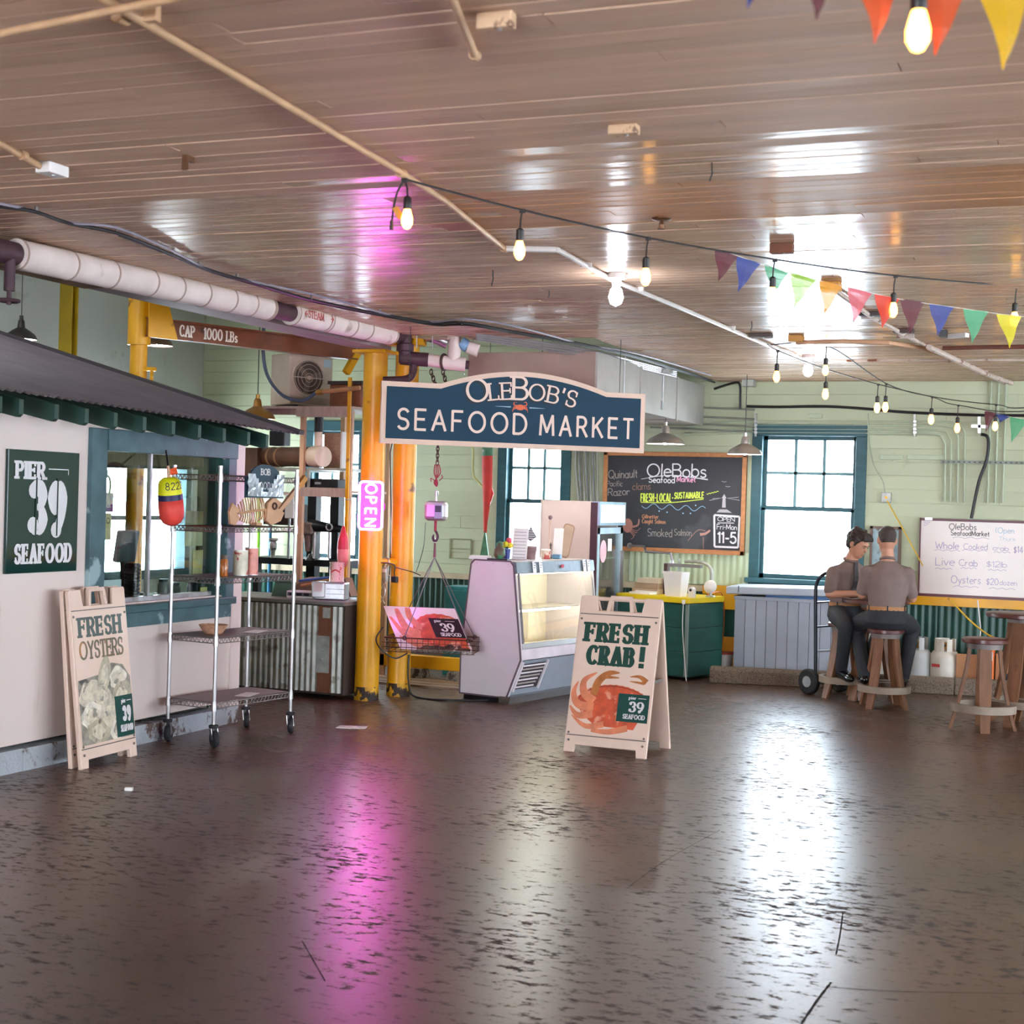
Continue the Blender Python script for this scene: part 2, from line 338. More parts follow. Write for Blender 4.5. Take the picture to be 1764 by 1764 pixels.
black_rubber = M('black_rubber', '#17171A', .7, var=.2)
black_metal = M('black_metal', '#1C1D22', .4, .3, var=.2)
teal_frame = M('teal_painted_wood', '#1E4E56', .45, var=.18, scale=5, stretch=(1, 1, 4), bump=.05)
dkgreen = M('dark_green_paint', '#0F3B33', .4, var=.2, scale=4)
cable = M('black_cable', '#17161A', .45, var=.1)
conduit = M('painted_conduit', '#BE9873', .5, var=.12, scale=9)
white_paint = M('white_paint', '#E6E2DC', .5, var=.06)
cream = M('cream_paint', '#DDBBA6', .5, var=.06, scale=4)
darkwood = M('dark_wood', '#5B2F28', .35, var=.25, scale=9, stretch=(1, 6, 6))
# ---------------------------------------------------------------- the building
H = 2.95; YB = 15.2; XL = -10.1; XBOOTH = -5.9; HB = 4.3
def posmat(name, col, rough, col2, mask, streak, bump, var=.15, rnd=0.0, rpatch=None, spec=.5):
    """paint or concrete textured in place: streak = scale per axis; col2 flecks/wear by mask (scale, level); rpatch = (scale, level, rough2)"""
    m = bpy.data.materials.new(name); m.use_nodes = True; nt = m.node_tree; N = nt.nodes; L = nt.links; b = N['Principled BSDF']
    g = N.new('ShaderNodeNewGeometry'); mp = N.new('ShaderNodeMapping'); mp.inputs['Scale'].default_value = streak; L.new(g.outputs['Position'], mp.inputs['Vector'])
    def noise(vec, sc, det=6, ro=.55):
        n = N.new('ShaderNodeTexNoise'); n.inputs['Scale'].default_value = sc; n.inputs['Detail'].default_value = det; n.inputs['Roughness'].default_value = ro; L.new(vec, n.inputs['Vector']); return n.outputs['Fac']
    def ramp(f, a, b2):
        r = N.new('ShaderNodeMapRange'); r.inputs[1].default_value = a; r.inputs[2].default_value = b2; r.clamp = True; L.new(f, r.inputs[0]); return r.outputs[0]
    def mix(f, a, c):
        x = N.new('ShaderNodeMix'); x.data_type = 'RGBA'; L.new(f, x.inputs[0])
        for i, q in ((6, a), (7, c)):
            if isinstance(q, tuple): x.inputs[i].default_value = q+(1,)
            else: L.new(q, x.inputs[i])
        return x.outputs[2]
    col, col2 = (srgb(c) if isinstance(c, str) else c for c in (col, col2))
    base = mix(ramp(noise(mp.outputs[0], 1.0), .3, .7), tuple(c*(1-var) for c in col), tuple(c*(1+var) for c in col))
    fl = ramp(noise(mp.outputs[0], mask[0], 8, .65), mask[1], mask[1]+.07); base = mix(fl, base, col2)
    if rnd:
        oi = N.new('ShaderNodeObjectInfo'); mr = N.new('ShaderNodeMapRange'); mr.inputs[3].default_value = 1-rnd; mr.inputs[4].default_value = 1+rnd; L.new(oi.outputs['Random'], mr.inputs[0])
        vm = N.new('ShaderNodeVectorMath'); vm.operation = 'SCALE'; L.new(base, vm.inputs[0]); L.new(mr.outputs[0], vm.inputs['Scale']); base = vm.outputs[0]
    base0 = base
    L.new(base, b.inputs['Base Color']); b.inputs['Specular IOR Level'].default_value = spec
    r0 = rpatch or (2.0, .5, rough)
    rr = N.new('ShaderNodeMapRange'); rr.inputs[3].default_value = rough; rr.inputs[4].default_value = r0[2]; 
    if len(r0) > 3:   # patchy flecks of several sizes, worn through to dark matt
        ma = N.new('ShaderNodeMath'); ma.operation = 'MULTIPLY_ADD'; ma.inputs[1].default_value = r0[3]; L.new(noise(mp.outputs[0], .9, 4, .6), ma.inputs[0]); L.new(noise(mp.outputs[0], r0[0], 10, .72), ma.inputs[2])
        fk = ramp(ma.outputs[0], r0[1], r0[1]+.1); L.new(mix(fk, base0, col2), b.inputs['Base Color'])
    else: fk = ramp(noise(mp.outputs[0], r0[0], 6, .6), r0[1], r0[1]+.12)
    L.new(fk, rr.inputs[0]); L.new(rr.outputs[0], b.inputs['Roughness'])
    bm = N.new('ShaderNodeBump'); bm.inputs['Strength'].default_value = bump[0]; bm.inputs['Distance'].default_value = .02
    L.new(noise(mp.outputs[0], bump[1], 5, .6), bm.inputs['Height']); L.new(bm.outputs[0], b.inputs['Normal'])
    return m
floor_mat = posmat('worn_sealed_floor', '#553A2C', .29, '#241914', (6, .62), (.62, 1.2, 1), (.05, 60), var=.3, rpatch=(18, .685, .95, .3), spec=.85)
ceil_mat = posmat('glossy_painted_planks', '#D2AF94', .19, '#735C4C', (1.6, .66), (.9, 14, 14), (.12, 1.5), var=.1, rnd=.08, rpatch=(.8, .48, .3), spec=.28)
ceil_flat = posmat('flat_painted_planks', '#CFAC92', .5, '#735C4C', (1.6, .66), (.9, 14, 14), (.12, 1.5), var=.1, rnd=.08, rpatch=(.8, .48, .6), spec=.2)
wood_ceil = posmat('bare_ceiling_board', '#C08B5E', .45, '#C9A88C', (1.2, .6), (1, 12, 12), (.15, 2), var=.15, rnd=.05)
wall_green = posmat('pale_green_wall_paint', '#BFC6A6', .5, '#A3AA8C', (1.3, .64), (1, 1, 1), (.1, 20), var=.05, rnd=.035)
wall_grey = posmat('pale_grey_wall_paint', '#C9CDC6', .55, '#AFAFA6', (1.5, .6), (1, 1, 1), (.1, 12), var=.06)
booth_paint = posmat('off_white_booth_paint', '#DCCAC2', .5, '#BFA394', (1.1, .62), (1, 1, .35), (.08, 14), var=.05)
concrete = posmat('rough_concrete', '#8A8378', .85, '#4B4238', (14, .5), (1, 1, 1), (.8, 30), var=.25)
curb_mat = posmat('whitewashed_concrete', '#A8ADB2', .8, '#5D4A40', (7, .54), (1, 1, 1), (.6, 22), var=.2)
def holes(mb, axis, pos, thick, a0, a1, z0, z1, hs):
    """wall slab with rectangular openings; axis 'x': plane X = pos along Y, 'y': plane Y = pos along X"""
    As = sorted({a0, a1, *[h[0] for h in hs], *[h[1] for h in hs]}); Zs = sorted({z0, z1, *[h[2] for h in hs], *[h[3] for h in hs]})
    for i in range(len(As)-1):
        for j in range(len(Zs)-1):
            ca, cz = (As[i]+As[i+1])/2, (Zs[j]+Zs[j+1])/2
            if any(h[0] < ca < h[1] and h[2] < cz < h[3] for h in hs): continue
            if axis == 'x': mb.bb(min(pos, pos+thick), max(pos, pos+thick), As[i], As[i+1], Zs[j], Zs[j+1])
            else: mb.bb(As[i], As[i+1], min(pos, pos+thick), max(pos, pos+thick), Zs[j], Zs[j+1])
    return mb
floor = struct(MB().bb(-10.3, 6.2, -6.2, 15.5, -.12, 0), 'floor', floor_mat)
crack_m = M('floor_crack', '#171210', .9)
for pts, w_ in (([(1150, 1232), (1290, 1240), (1420, 1262), (1580, 1276), (1800, 1300)], .012), ([(1205, 1228), (1262, 1214), (1330, 1208)], .012), ([(1425, 1700), (1560, 1708), (1800, 1712)], .007), ([(1380, 1764), (1410, 1720), (1432, 1692)], .012), ([(1440, 1645), (1447, 1610), (1452, 1572)], .008), ([(1080, 1530), (1150, 1480), (1240, 1430)], .004), ([(520, 1250), (600, 1258), (700, 1265)], .012), ([(520, 1620), (560, 1690)], .006)):
    P = spline([at(x, y, Z=.0012) for x, y in pts], 6); m = MB(); vs = []
    for i, p in enumerate(P):
        d_ = (P[min(i+1, len(P)-1)]-P[max(i-1, 0)]).normalized(); k = w_*(.35+.65*abs(math.sin(i*1.7)))*.5; vs += [p+Vector((-d_.y, d_.x, 0))*k, p-Vector((-d_.y, d_.x, 0))*k]
    m.add(vs, [(2*i, 2*i+1, 2*i+3, 2*i+2) for i in range(len(P)-1)]).build('crack', crack_m, floor)
# --- ceiling over the hall: slab with painted boards below it
sl = MB(); sl.bb(-5.6, 6.2, -6.2, 11.05, H+.022, H+.1); sl.bb(-3.85, 6.2, 11.05, 15.3, H+.022, H+.1)
ceiling = struct(sl, 'ceiling', M('dark_ceiling_backing', '#2A1F19', .9))
PW = .1; pl = MB().box((0, 0, 0), (1, PW-.006, .022)).build('plank', ceil_mat, ceiling); npl = 0; first = True
yy = 2.45; row = 0
while yy < YB-.05:
    x0 = -5.6 if yy < 11.05 else -3.85
    cuts = [x0]; x = x0 + random.uniform(.8, 3.6)
    while x < .2: cuts.append(x); x += random.uniform(2.6, 4.4)
    wood = 5.75 < yy < 6.62
    if wood: xc = -2.75+random.uniform(-.35, .25); cuts = [c for c in cuts if c < xc-.4]+[xc]+[c for c in cuts if c > xc+.5]
    cuts.append(2.6)
    for a, b in zip(cuts[:-1], cuts[1:]):
        o = pl if first else pl.copy()
        if not first: COL.objects.link(o); o.parent = ceiling
        first = False; o.location = ((a+b)/2, yy+PW/2, H+.011+random.uniform(-.0022, .001)); o.scale = (b-a-.003, 1, 1)
        o.rotation_euler = (random.uniform(-.02, .02), 0, 0)
        o.material_slots[0].link = 'OBJECT'; o.material_slots[0].material = wood_ceil if wood and a > -3.2 else ceil_flat if yy < 5.35+.25*math.sin(a*3) else ceil_mat
        npl += 1
    yy += PW; row += 1
# the bay to the left and behind is taller
hb = MB(); hb.bb(XL-.2, -5.5, -6.2, 15.5, HB, HB+.1); hb.bb(-5.5, -3.7, 11.05, 15.5, HB, HB+.1)
struct(hb, 'ceiling_bay', wall_grey)
fa = MB(); fa.bb(-5.6, -5.5, -6.2, 11.05, H+.1, HB); fa.bb(-5.6, -3.75, 10.98, 11.05, H+.1, HB); fa.bb(-3.85, -3.75, 11.05, 15.3, H+.1, HB)
struct(fa, 'wall_bay_header', wall_grey)
fs = MB(); fs.bb(-5.6, -3.8, 11.05, 11.09, H, H+.12)
struct(fs, 'trim_1', ceil_mat)
# --- back wall of painted boards with three windows
WZ0, WZ1 = .95, 2.42
WINS = [(-3.40, -2.42), (-6.20, -5.53), (-8.44, -7.86)]
WINS[2] = (at(536, 860, Y=YB).x, at(620, 860, Y=YB).x)
wb = holes(MB(), 'y', YB+.03, .2, XL, 6, 0, HB, [(a, b, WZ0, WZ1) for a, b in WINS])
wall_back = struct(wb, 'wall_back', wall_green)
zs = [.84, .95]+[.95+(WZ1-WZ0)/11*i for i in range(1, 12)]; z = WZ1
while z < HB-.1: z += .1325; zs.append(min(z, HB))
bp = MB().box((0, 0, 0), (1, .03, 1)).build('plank', wall_green, wall_back); first = True
for z0, z1 in zip(zs[:-1], zs[1:]):
    right = 3.5 if z1 < H+.05 else -3.8
    iv = [(XL, right)]
    if z0 >= WZ0-.01 and z1 <= WZ1+.01:
        e = sorted(WINS); iv = [(XL, e[0][0]), (e[0][1], e[1][0]), (e[1][1], e[2][0]), (e[2][1], right)]
    for a, b in iv:
        cs = [a]; x = a + random.uniform(1.2, 3.5)
        while x < b-.5: cs.append(x); x += random.uniform(2, 3.6)
        cs.append(b)
        for p, q in zip(cs[:-1], cs[1:]):
            o = bp if first else bp.copy()
            if not first: COL.objects.link(o); o.parent = wall_back
            first = False; o.location = ((p+q)/2, YB+.015+random.uniform(0, .002), (z0+z1)/2); o.scale = (q-p-.002, 1, z1-z0-.004)
def sash_window(name, a, b, z0, z1, y=YB, cas=.085, sill=True):
    """double-hung window in the back wall: casing, sill, two sashes, six upper panes and one lower pane"""
    c = MB(); yo = y-.03
    c.bb(a-cas, a+.02, yo, y+.2, z0, z1-.021); c.bb(b-.02, b+cas, yo, y+.2, z0, z1-.021); c.bb(a-cas, b+cas, yo, y+.2, z1-.02, z1+cas*1.15)
    w_ = struct(c, name, teal_frame, bevel=.004)
    MB().bb(a-cas-.03, b+cas+.03, yo-.05, y+.15, z0-.045, z0+.005).build('sill', teal_frame, w_, bevel=.004)
    MB().bb(a-cas, b+cas, yo, y+.05, z0-.13, z0-.045).build('apron', teal_frame, w_)
    zm = z0+(z1-z0)*.49; ys = y+.06; t = .038
    light = M('muntin_paint', '#6F979C', .5, var=.08)
    up = MB(); up.bb(a+.02, a+.02+t, ys, ys+.04, zm, z1-.02); up.bb(b-.02-t, b-.02, ys, ys+.04, zm, z1-.02); up.bb(a+.02, b-.02, ys, ys+.04, z1-.02-t, z1-.02); up.bb(a+.02, b-.02, ys, ys+.04, zm-.02, zm+.02)
    lo = MB(); y2 = ys-.045; lo.bb(a+.02, a+.02+t, y2, y2+.04, z0, zm); lo.bb(b-.02-t, b-.02, y2, y2+.04, z0, zm); lo.bb(a+.02, b-.02, y2, y2+.04, z0, z0+.05); lo.bb(a+.02, b-.02, y2, y2+.04, zm-.025, zm+.015)
    us = up.build('upper_sash', teal_frame, w_); ls = lo.build('lower_sash', teal_frame, w_)
    A0, A1, B0, B1 = a+.02+t, b-.02-t, zm+.02, z1-.02-t
    for k in (1, 2): MB().bb(A0+(A1-A0)*k/3-.015, A0+(A1-A0)*k/3+.015, ys+.005, ys+.035, B0, B1).build('muntin', light, us)
    MB().bb(A0, A1, ys+.005, ys+.035, (B0+B1)/2-.015, (B0+B1)/2+.015).build('muntin', light, us)
    for i in range(3):
        for j in range(2): MB().bb(A0+(A1-A0)*i/3+.015, A0+(A1-A0)*(i+1)/3-.015, ys+.018, ys+.022, B0+(B1-B0)*j/2+.015, B0+(B1-B0)*(j+1)/2-.015).build('pane', GLASS, us)
    MB().bb(A0, A1, y2+.018, y2+.022, z0+.05, zm-.025).build('pane', GLASS, ls)
    return w_
sash_window('window_1', *WINS[0], WZ0, WZ1); sash_window('window_2', *WINS[1], WZ0, WZ1); sash_window('window_3', *WINS[2], WZ0, WZ1)
# wainscot of corrugated sheet below a yellow rail
wg = M('dark_green_corrugated', '#1B4A3E', .4, var=.25, scale=3)
for k in range(11):
    x = -10.0+k*1.2
    MB().corr((x, YB-.025, 0), (1, 0, 0), (0, 0, 1), (0, -1, 0), 1.195, .82, .068, .011).build('corrugated_panel', wg, wall_back, smooth='all')
lg = M('pale_green_corrugated', '#B9C7A4', .45, var=.1, scale=3)
MB().corr((-4.75, YB-.03, .86), (1, 0, 0), (0, 0, 1), (0, -1, 0), 1.27, .34, .068, .011).build('corrugated_panel', lg, wall_back, smooth='all')
struct(MB().bb(-3.95, 3.5, YB-.06, YB+.01, .765, .85), 'trim_2', yellow)
struct(MB().bb(XL, -3.95, YB-.07, YB+.01, .79, .85), 'trim_3', M('rail_paint', '#C7B79A', .5))
# --- left wall with the window seen through the booth, and the walls around the camera
lw = holes(MB(), 'x', XL, -.2, -6.2, 15.4, 0, HB, [(13.1, 14.9, .75, 1.95)])
struct(lw, 'wall_left', wall_grey)
for nm, a, b in (('window_5', 13.1, 14.9),):
    c = MB()
    for q in ((a-.08, a+.02), (b-.02, b+.08)): c.bb(XL-.1, XL+.03, q[0], q[1], .67, 2.03)
    c.bb(XL-.1, XL+.03, a, b, 1.93, 2.03); c.bb(XL-.1, XL+.03, a, b, .67, .77); c.bb(XL-.08, XL-.04, a, b, 1.33, 1.38)
    w5 = struct(c, nm, teal_frame); MB().bb(XL-.062, XL-.058, a, b, .77, 1.93).build('pane', GLASS, w5)
sd = [(a-.95, a+.95, .9, 2.4) for a in (1.2, 5.0, 8.8, 12.2)]
struct(holes(MB(), 'x', 6.0, .2, -6.2, 15.4, 0, H+.1, sd), 'wall_right', wall_green)
struct(holes(MB(), 'y', -6.0, -.2, XL, 6.1, 0, HB, [(-4.2, .2, 0.02, 2.7)]), 'wall_front', wall_grey)
# --- header beam along the edge of the low ceiling, two steel columns
beam_mat = M('dusty_painted_beam', '#8B7C7C', .6, var=.2, scale=3, stretch=(1, .4, 1), bump=.2, bscale=20)
struct(MB().bb(-5.77, -5.52, -6, 11.0, 2.855, 3.05), 'beam', beam_mat)
struct(MB().bb(-5.53, -5.40, 4.5, 7.1, 2.80, 2.95), 'beam_block', M('grimy_wood', '#7A6046', .8, var=.35, scale=6, bump=.4))
def column(base, top, label, yoke=True):
    c = thing('steel_column', label, 'column', base, group='yellow pipe columns')
    c['kind'] = 'structure'
    r = .098; pr = [(r, 0), (r, .12), (r, top)]
    MB().lathe([(r, .10), (r, top)], seg=28).build('shaft', yellow, c, smooth=True)
    MB().lathe([(r+.003, 0), (r+.004, .06), (r+.001, .11)], seg=28).build('rusted_foot', M('rusted_foot', '#D09A18', .6, var=.3, scale=20, col2='#2A1812', mask=(16, .47)), c, smooth=True)
    MB().box((0, 0, top+.012), (.3, .26, .024)).build('cap_plate', yellow, c)
    return c
c1 = at(626, 1206, Z=0); column((c1.x, c1.y+.05, 0), 2.83, 'front yellow pipe column carrying the pink neon open sign')
c2 = at(681, 1199, Z=0); column((c2.x, c2.y+.05, 0), 4.2, 'yellow pipe column just behind the neon sign column')
# ---------------------------------------------------------------- pipes, conduits, lamps and strings under the ceiling
def run(pts, r, name, mat, label, cat, seg=8, group=None, smooth=True):
    pts = [Vector(p) for p in pts]
    return tag(MB().tube(pts, r, seg).build(name, mat, None, smooth=smooth, origin=pts[0]), label, cat, group)
def on_ceiling(pix, z): return [at(x, y, Z=z) for x, y in pix]
ZC = 2.93
cg = 'conduits under the ceiling'
a, b = at(0, 58, Z=ZC-.03), at(345, -12, Z=ZC-.03); dd = (b-a)
t = thing('ceiling_conduit', 'tan conduit crossing below another at the top edge, with a strap', 'conduit', a, group=cg)
MB().tube([a-dd*.4, b+dd*.6], .011, 10).build('pipe', conduit, t, smooth=True, world=True)
q = at(262, 12, Z=ZC); MB().bb(q.x-.02, q.x+.02, q.y-.012, q.y+.012, H-.06, H).build('strap', conduit, t, world=True)
t = thing('ceiling_conduit', 'long tan conduit running diagonally to the first string bulb', 'conduit', at(180, 0, Z=ZC), group=cg)
p = on_ceiling([(60, -70), (180, 0), (440, 150), (700, 303), (765, 345), (868, 428)], ZC); MB().tube(p, .0135, 10).build('pipe', conduit, t, smooth=True, world=True)
for x, y in ((205, 30), (690, 298), (868, 428)):
    q = at(x, y, Z=ZC); MB().cyl(q+Vector((0, -.012, 0)), q+Vector((0, .03, 0)), .019, seg=12).build('coupling', conduit, t, smooth=True, world=True)
a, b = at(775, -12, Z=ZC), at(818, 95, Z=ZC)
t = thing('ceiling_conduit', 'short tan conduit stub ending at the top of the ceiling', 'conduit', b, group=cg); MB().tube([a+(a-b)*.6, b], .012, 10).build('pipe', conduit, t, smooth=True, world=True); MB().cyl(b+Vector((0, -.01, 0)), b+Vector((0, .012, 0)), .016, seg=10).build('end_cap', conduit, t, world=True)
lt = M('white_conduit', '#DDD6D0', .4, var=.08)
t = thing('ceiling_conduit', 'white conduit holding the bare bright bulb, from the tan conduit end to far ceiling', 'conduit', at(885, 428, Z=ZC), group=cg)
MB().tube(on_ceiling([(872, 428), (958, 430)], ZC), .016, 8).build('pipe', lt, t, smooth=True, world=True)
MB().tube(on_ceiling([(960, 430), (1056, 483), (1164, 527), (1330, 598), (1400, 625)], ZC), .014, 8).build('pipe', lt, t, smooth=True, world=True)
for x, y in ((1010, 458), (1100, 500), (1260, 567)):
    q = at(x, y, Z=ZC); MB().box(q+Vector((0, 0, .008)), (.06, .02, .03)).build('strap', lt, t, world=True)
t = thing('ceiling_conduit', 'rust-spotted white conduit running past the yellow pennant to the back wall', 'conduit', at(1430, 495, Z=ZC), group=cg)
rs = M('rusty_conduit', '#C9B8AC', .5, var=.2, col2='#7B4630', mask=(9, .58))
MB().tube(on_ceiling([(1432, 495), (1500, 545), (1620, 610), (1735, 662)], ZC), .015, 8).build('pipe', rs, t, smooth=True, world=True)
MB().tube(on_ceiling([(1600, 598), (1700, 645), (1742, 660)], ZC-.045), .022, 8).build('pipe', rs, t, smooth=True, world=True)
for x, y in ((1500, 545), (1560, 578), (1640, 620), (1690, 642)):
    q = at(x, y, Z=ZC); MB().box(q+Vector((0, 0, .005)), (.12, .025, .05)).build('strap', rs, t, world=True)
t = thing('ceiling_conduit', 'peach coloured pipe crossing the far ceiling above the string lights', 'conduit', at(1400, 590, Z=ZC-.03), group=cg)
pk = M('peach_pipe', '#C79A78', .45, var=.12)
MB().tube(on_ceiling([(1372, 590), (1452, 588), (1530, 590), (1590, 600), (1625, 612)], ZC-.03), .017, 8).build('pipe', pk, t, smooth=True, world=True)
run(on_ceiling([(1430, 622), (1550, 620), (1790, 620)], ZC-.02), .01, 'ceiling_conduit', rs, 'thin pinkish pipe crossing the ceiling just behind the peach pipe', 'conduit', group=cg)
run(on_ceiling([(1624, 600), (1700, 598), (1800, 597)], ZC-.02), .016, 'ceiling_conduit', M('rust_pipe', '#6A3B2E', .6, var=.3), 'rust brown pipe running off the right edge under the pennants', 'conduit', group=cg)
# black cables stapled along the ceiling edge
k1 = [(-90, 348), (0, 356), (58, 364), (120, 385), (200, 401), (290, 436), (360, 465), (440, 488), (520, 512), (600, 530), (680, 545), (745, 556), (800, 556), (880, 570), (1000, 592), (1100, 615), (1225, 655)]
t = thing('ceiling_cable', 'bundle of black cables sagging along the ceiling edge above the steam pipe', 'cable', at(0, 356, Z=ZC))
MB().tube(spline(on_ceiling(k1, ZC-.01), 4), .009, 8).build('cable', cable, t, smooth=True, world=True)
MB().tube(spline(on_ceiling([(x, y-5+5*math.sin(x*.02)) for x, y in k1], ZC-.005), 4), .007, 6).build('cable', M('grey_cable', '#8B8490', .4), t, smooth=True, world=True)
MB().tube(spline(on_ceiling([(x+6, y+4) for x, y in k1[4:]], ZC-.008), 4), .008, 6).build('cable', cable, t, smooth=True, world=True)
for x, y in ((62, 362), (200, 400), (298, 436), (342, 456), (408, 477), (536, 513), (655, 537), (796, 556)):
    MB().box(at(x, y, Z=ZC)+Vector((0, 0, .004)), (.012, .012, .03)).build('clip', chrome, t, world=True)
t = thing('ceiling_cable', 'grey conduits bunched over the duct along the far ceiling edge', 'cable', at(830, 575, Z=ZC))
for k in range(4):
    MB().tube(spline(on_ceiling([(820, 576+k*3), (900, 585+k*4), (1000, 600+k*4), (1100, 624+k*3), (1165, 640+k*3)], ZC-.01-.012*k), 4), .009, 6).build('cable', M('silver_conduit', '#A9A3A6', .35, .6), t, smooth=True, world=True)
# small boxes and fittings on the ceiling
bx = M('painted_box', '#CDA986', .6, var=.1, scale=10, col2='#7A5B44', mask=(30, .6))
def ceil_box(x, y, s, mat, label, rz=0.0):
    q = at(x, y, Z=H-s[2]/2); t = thing('junction_box', label, 'junction box', (q.x, q.y, H-s[2]), rz, 'junction boxes on the ceiling')
    MB().bb(-s[0]/2, s[0]/2, -s[1]/2, s[1]/2, 0, s[2]-.002).build('body', mat, t, bevel=.003)
    MB().lathe([(.007, -.004), (.007, .001)], (s[0]*.1, 0, 0), 8).build('screw', steel, t)
    return t
ceil_box(855, 36, (.1, .04, .045), bx, 'peeling tan box alone on the ceiling beside the conduit stub')
ceil_box(1075, 224, (.1, .05, .035), bx, 'tan speckled box alone in the middle of the ceiling')
t = ceil_box(90, 292, (.07, .12, .045), white_plastic, 'white box at the end of a conduit on the left ceiling')
p = on_ceiling([(-160, 170), (0, 248), (68, 286)], ZC); MB().tube(p, .014, 10).build('conduit_stub', conduit, t, smooth=True, world=True); q = at(40, 268, Z=ZC); MB().cyl(q+Vector((0, -.012, 0)), q+Vector((0, .012, 0)), .019, seg=10).build('coupling', conduit, t, world=True)
ceil_box(1347, 428, (.11, .06, .05), M('rust_box', '#6F3F2A', .7, var=.3), 'rusty brown box on peeling boards above the green pennant')
ceil_box(1432, 494, (.1, .12, .05), M('orange_box', '#D99A3C', .5), 'orange yellow box where the spotted conduit begins')
ceil_box(1372, 584, (.1, .12, .05), M('tan_bracket', '#C98F46', .6), 'tan box where the peach pipe begins')
ceil_box(1500, 541, (.14, .08, .03), M('dark_plate', '#4A3C3A', .6), 'dark plate behind the red pennant on the ceiling')
ceil_box(1557, 570, (.14, .09, .03), M('dark_plate2', '#4A2E2C', .6), 'dark red plate behind the maroon pennant on the ceiling')
ceil_box(1311, 578, (.16, .1, .03), M('dark_plate3', '#51443F', .7), 'dark flaky plate on the far ceiling beside the white conduit')
t = thing('tube_light_bracket', 'small black and white bracket under the blue pennant on ceiling', 'bracket', at(1625, 575, Z=H-.03))
MB().box((0, 0, 0), (.05, .09, .05)).build('body', black_metal, t); MB().box((.09, .05, -.01), (.16, .05, .03), rz=-.5).build('cover', white_plastic, t)
q = at(1140, 376, Z=H)
t = thing('sprinkler_head', 'bronze sprinkler head on a round plate in the mid ceiling', 'sprinkler', q)
br = M('old_bronze', '#6B4A32', .45, .6); MB().lathe([(.0, -.012), (.03, -.012), (.045, -.004), (.045, -.001)], seg=18).build('plate', br, t, smooth=True)
MB().lathe([(.01, -.045), (.012, -.03), (.008, -.012)], seg=10).build('nozzle', br, t); MB().lathe([(.018, -.05), (.018, -.046)], seg=10).build('deflector', br, t)
q = at(325, 268, Z=H)
t = thing('ceiling_bracket', 'small brass bracket with two tabs on the left ceiling', 'bracket', q)
MB().box((0, 0, -.012), (.02, .06, .02)).build('base', br, t); MB().box((-.004, -.02, -.035), (.018, .012, .05)).build('tab', br, t); MB().box((.012, -.035, -.04), (.018, .012, .045)).build('tab', br, t)
for x, y, L_, lab in ((849, 465, .09, 'thin nail hanging from the ceiling left of the first bulbs'), (1226, 280, .07, 'thin nail in the ceiling over the wood band'), (946, 500, .05, 'bent nail in the shiny ceiling before the white bulb'), (1295, 553, .07, 'bent nail in the ceiling under the lime pennant')):
    q = at(x, y, Z=H); tag(MB().tube([q, q+Vector((.003, 0, -L_*.6)), q+Vector((-.006, 0, -L_))], .003, 6).build('ceiling_nail', black_metal, None, origin=q), lab, 'nail')
# --- bare bulbs
led = M('led_bulb', '#FFFFFF', .4, emit=(.86, .9, 1.0), power=150.0, var=0)
def bare_bulb(x, y, label, zdrop=.14, k=1.0):
    q = at(x, y, Z=H-zdrop); t = thing('bare_bulb', label, 'light bulb', (q.x, q.y, H), group='bare white ceiling bulbs')
    MB().lathe([(.055, -.03), (.055, 0)], seg=18).build('ceiling_box', white_plastic, t, smooth=True)
    MB().lathe([(.022, -.085), (.03, -.03)], seg=14).build('socket', white_plastic, t, smooth=True)
    MB().lathe([(.0, -.075-.11*k), (.03*k, -.07-.1*k), (.042*k, -.07-.065*k), (.032*k, -.09), (.02, -.08)], seg=16, caps=False).build('bulb', led, t, smooth='all')
    return t
bare_bulb(1061, 514, 'bright bare white bulb on the mid ceiling among the string lights')
bare_bulb(1392, 640, 'bright bare white bulb high on the far ceiling before the window')
# --- pendant lamps
def pendant(x, y, dia, d, mat, label, top=None, lit=1.5, watt=12, col=(1, .95, .88)):
    q = at(x, y, d=d); t = thing('pendant_lamp', label, 'pendant lamp', q, group='barn pendant lamps'); R_ = dia/2
    MB().lathe([(R_, 0), (R_*.98, .012), (R_*.86, .045), (R_*.58, .075), (R_*.24, .105), (R_*.2, .16), (R_*.14, .175), (.0, .178)], seg=26, caps=False).build('shade', mat, t, smooth=True)
    MB().lathe([(R_*.97, .004), (R_*.84, .04), (R_*.55, .068), (R_*.2, .09), (0, .09)], seg=26, caps=False).build('shade_lining', M('lamp_enamel', '#F2F0EC', .4, emit=(1, .97, .95), power=lit), t, smooth=True)
    MB().sphere((0, 0, .035), (.03, .03, .04), 10, 6).build('bulb', led, t, smooth='all')
    li = bpy.data.lights.new('pendant_light', 'POINT'); li.energy = watt; li.color = col; li.shadow_soft_size = .05; lo_ = bpy.data.objects.new('pendant_light', li); COL.objects.link(lo_); lo_.parent = t; lo_.location = (0, 0, .04)
    MB().cyl((0, 0, .175), (0, 0, .21), .018, seg=10).build('socket_cap', mat, t, smooth=True)
    MB().cyl((0, 0, .2), (0, 0, (top or HB)-q.z), .004, seg=6).build('cord', cable, t)
    return t
alu = M('spun_aluminium', '#C9C3BE', .28, .85, var=.08); brass = M('brass_shade', '#B98746', .3, .8, var=.15); brown = M('brown_shade', '#6E563F', .4, .6); gun = M('gunmetal_shade', '#45423F', .4, .6)
pendant(36, 585, .28, 13.2, gun, 'dark grey barn pendant lamp over the booth roof at far left', lit=.6, watt=8)
pendant(274, 596, .25, 13.6, brown, 'brown barn pendant lamp beside the yellow crane post', lit=.6, watt=8)
pendant(443, 722, .31, 12.8, brass, 'brass barn pendant lamp over the end of the booth roof', lit=1.2, watt=14, col=(1, .85, .6))
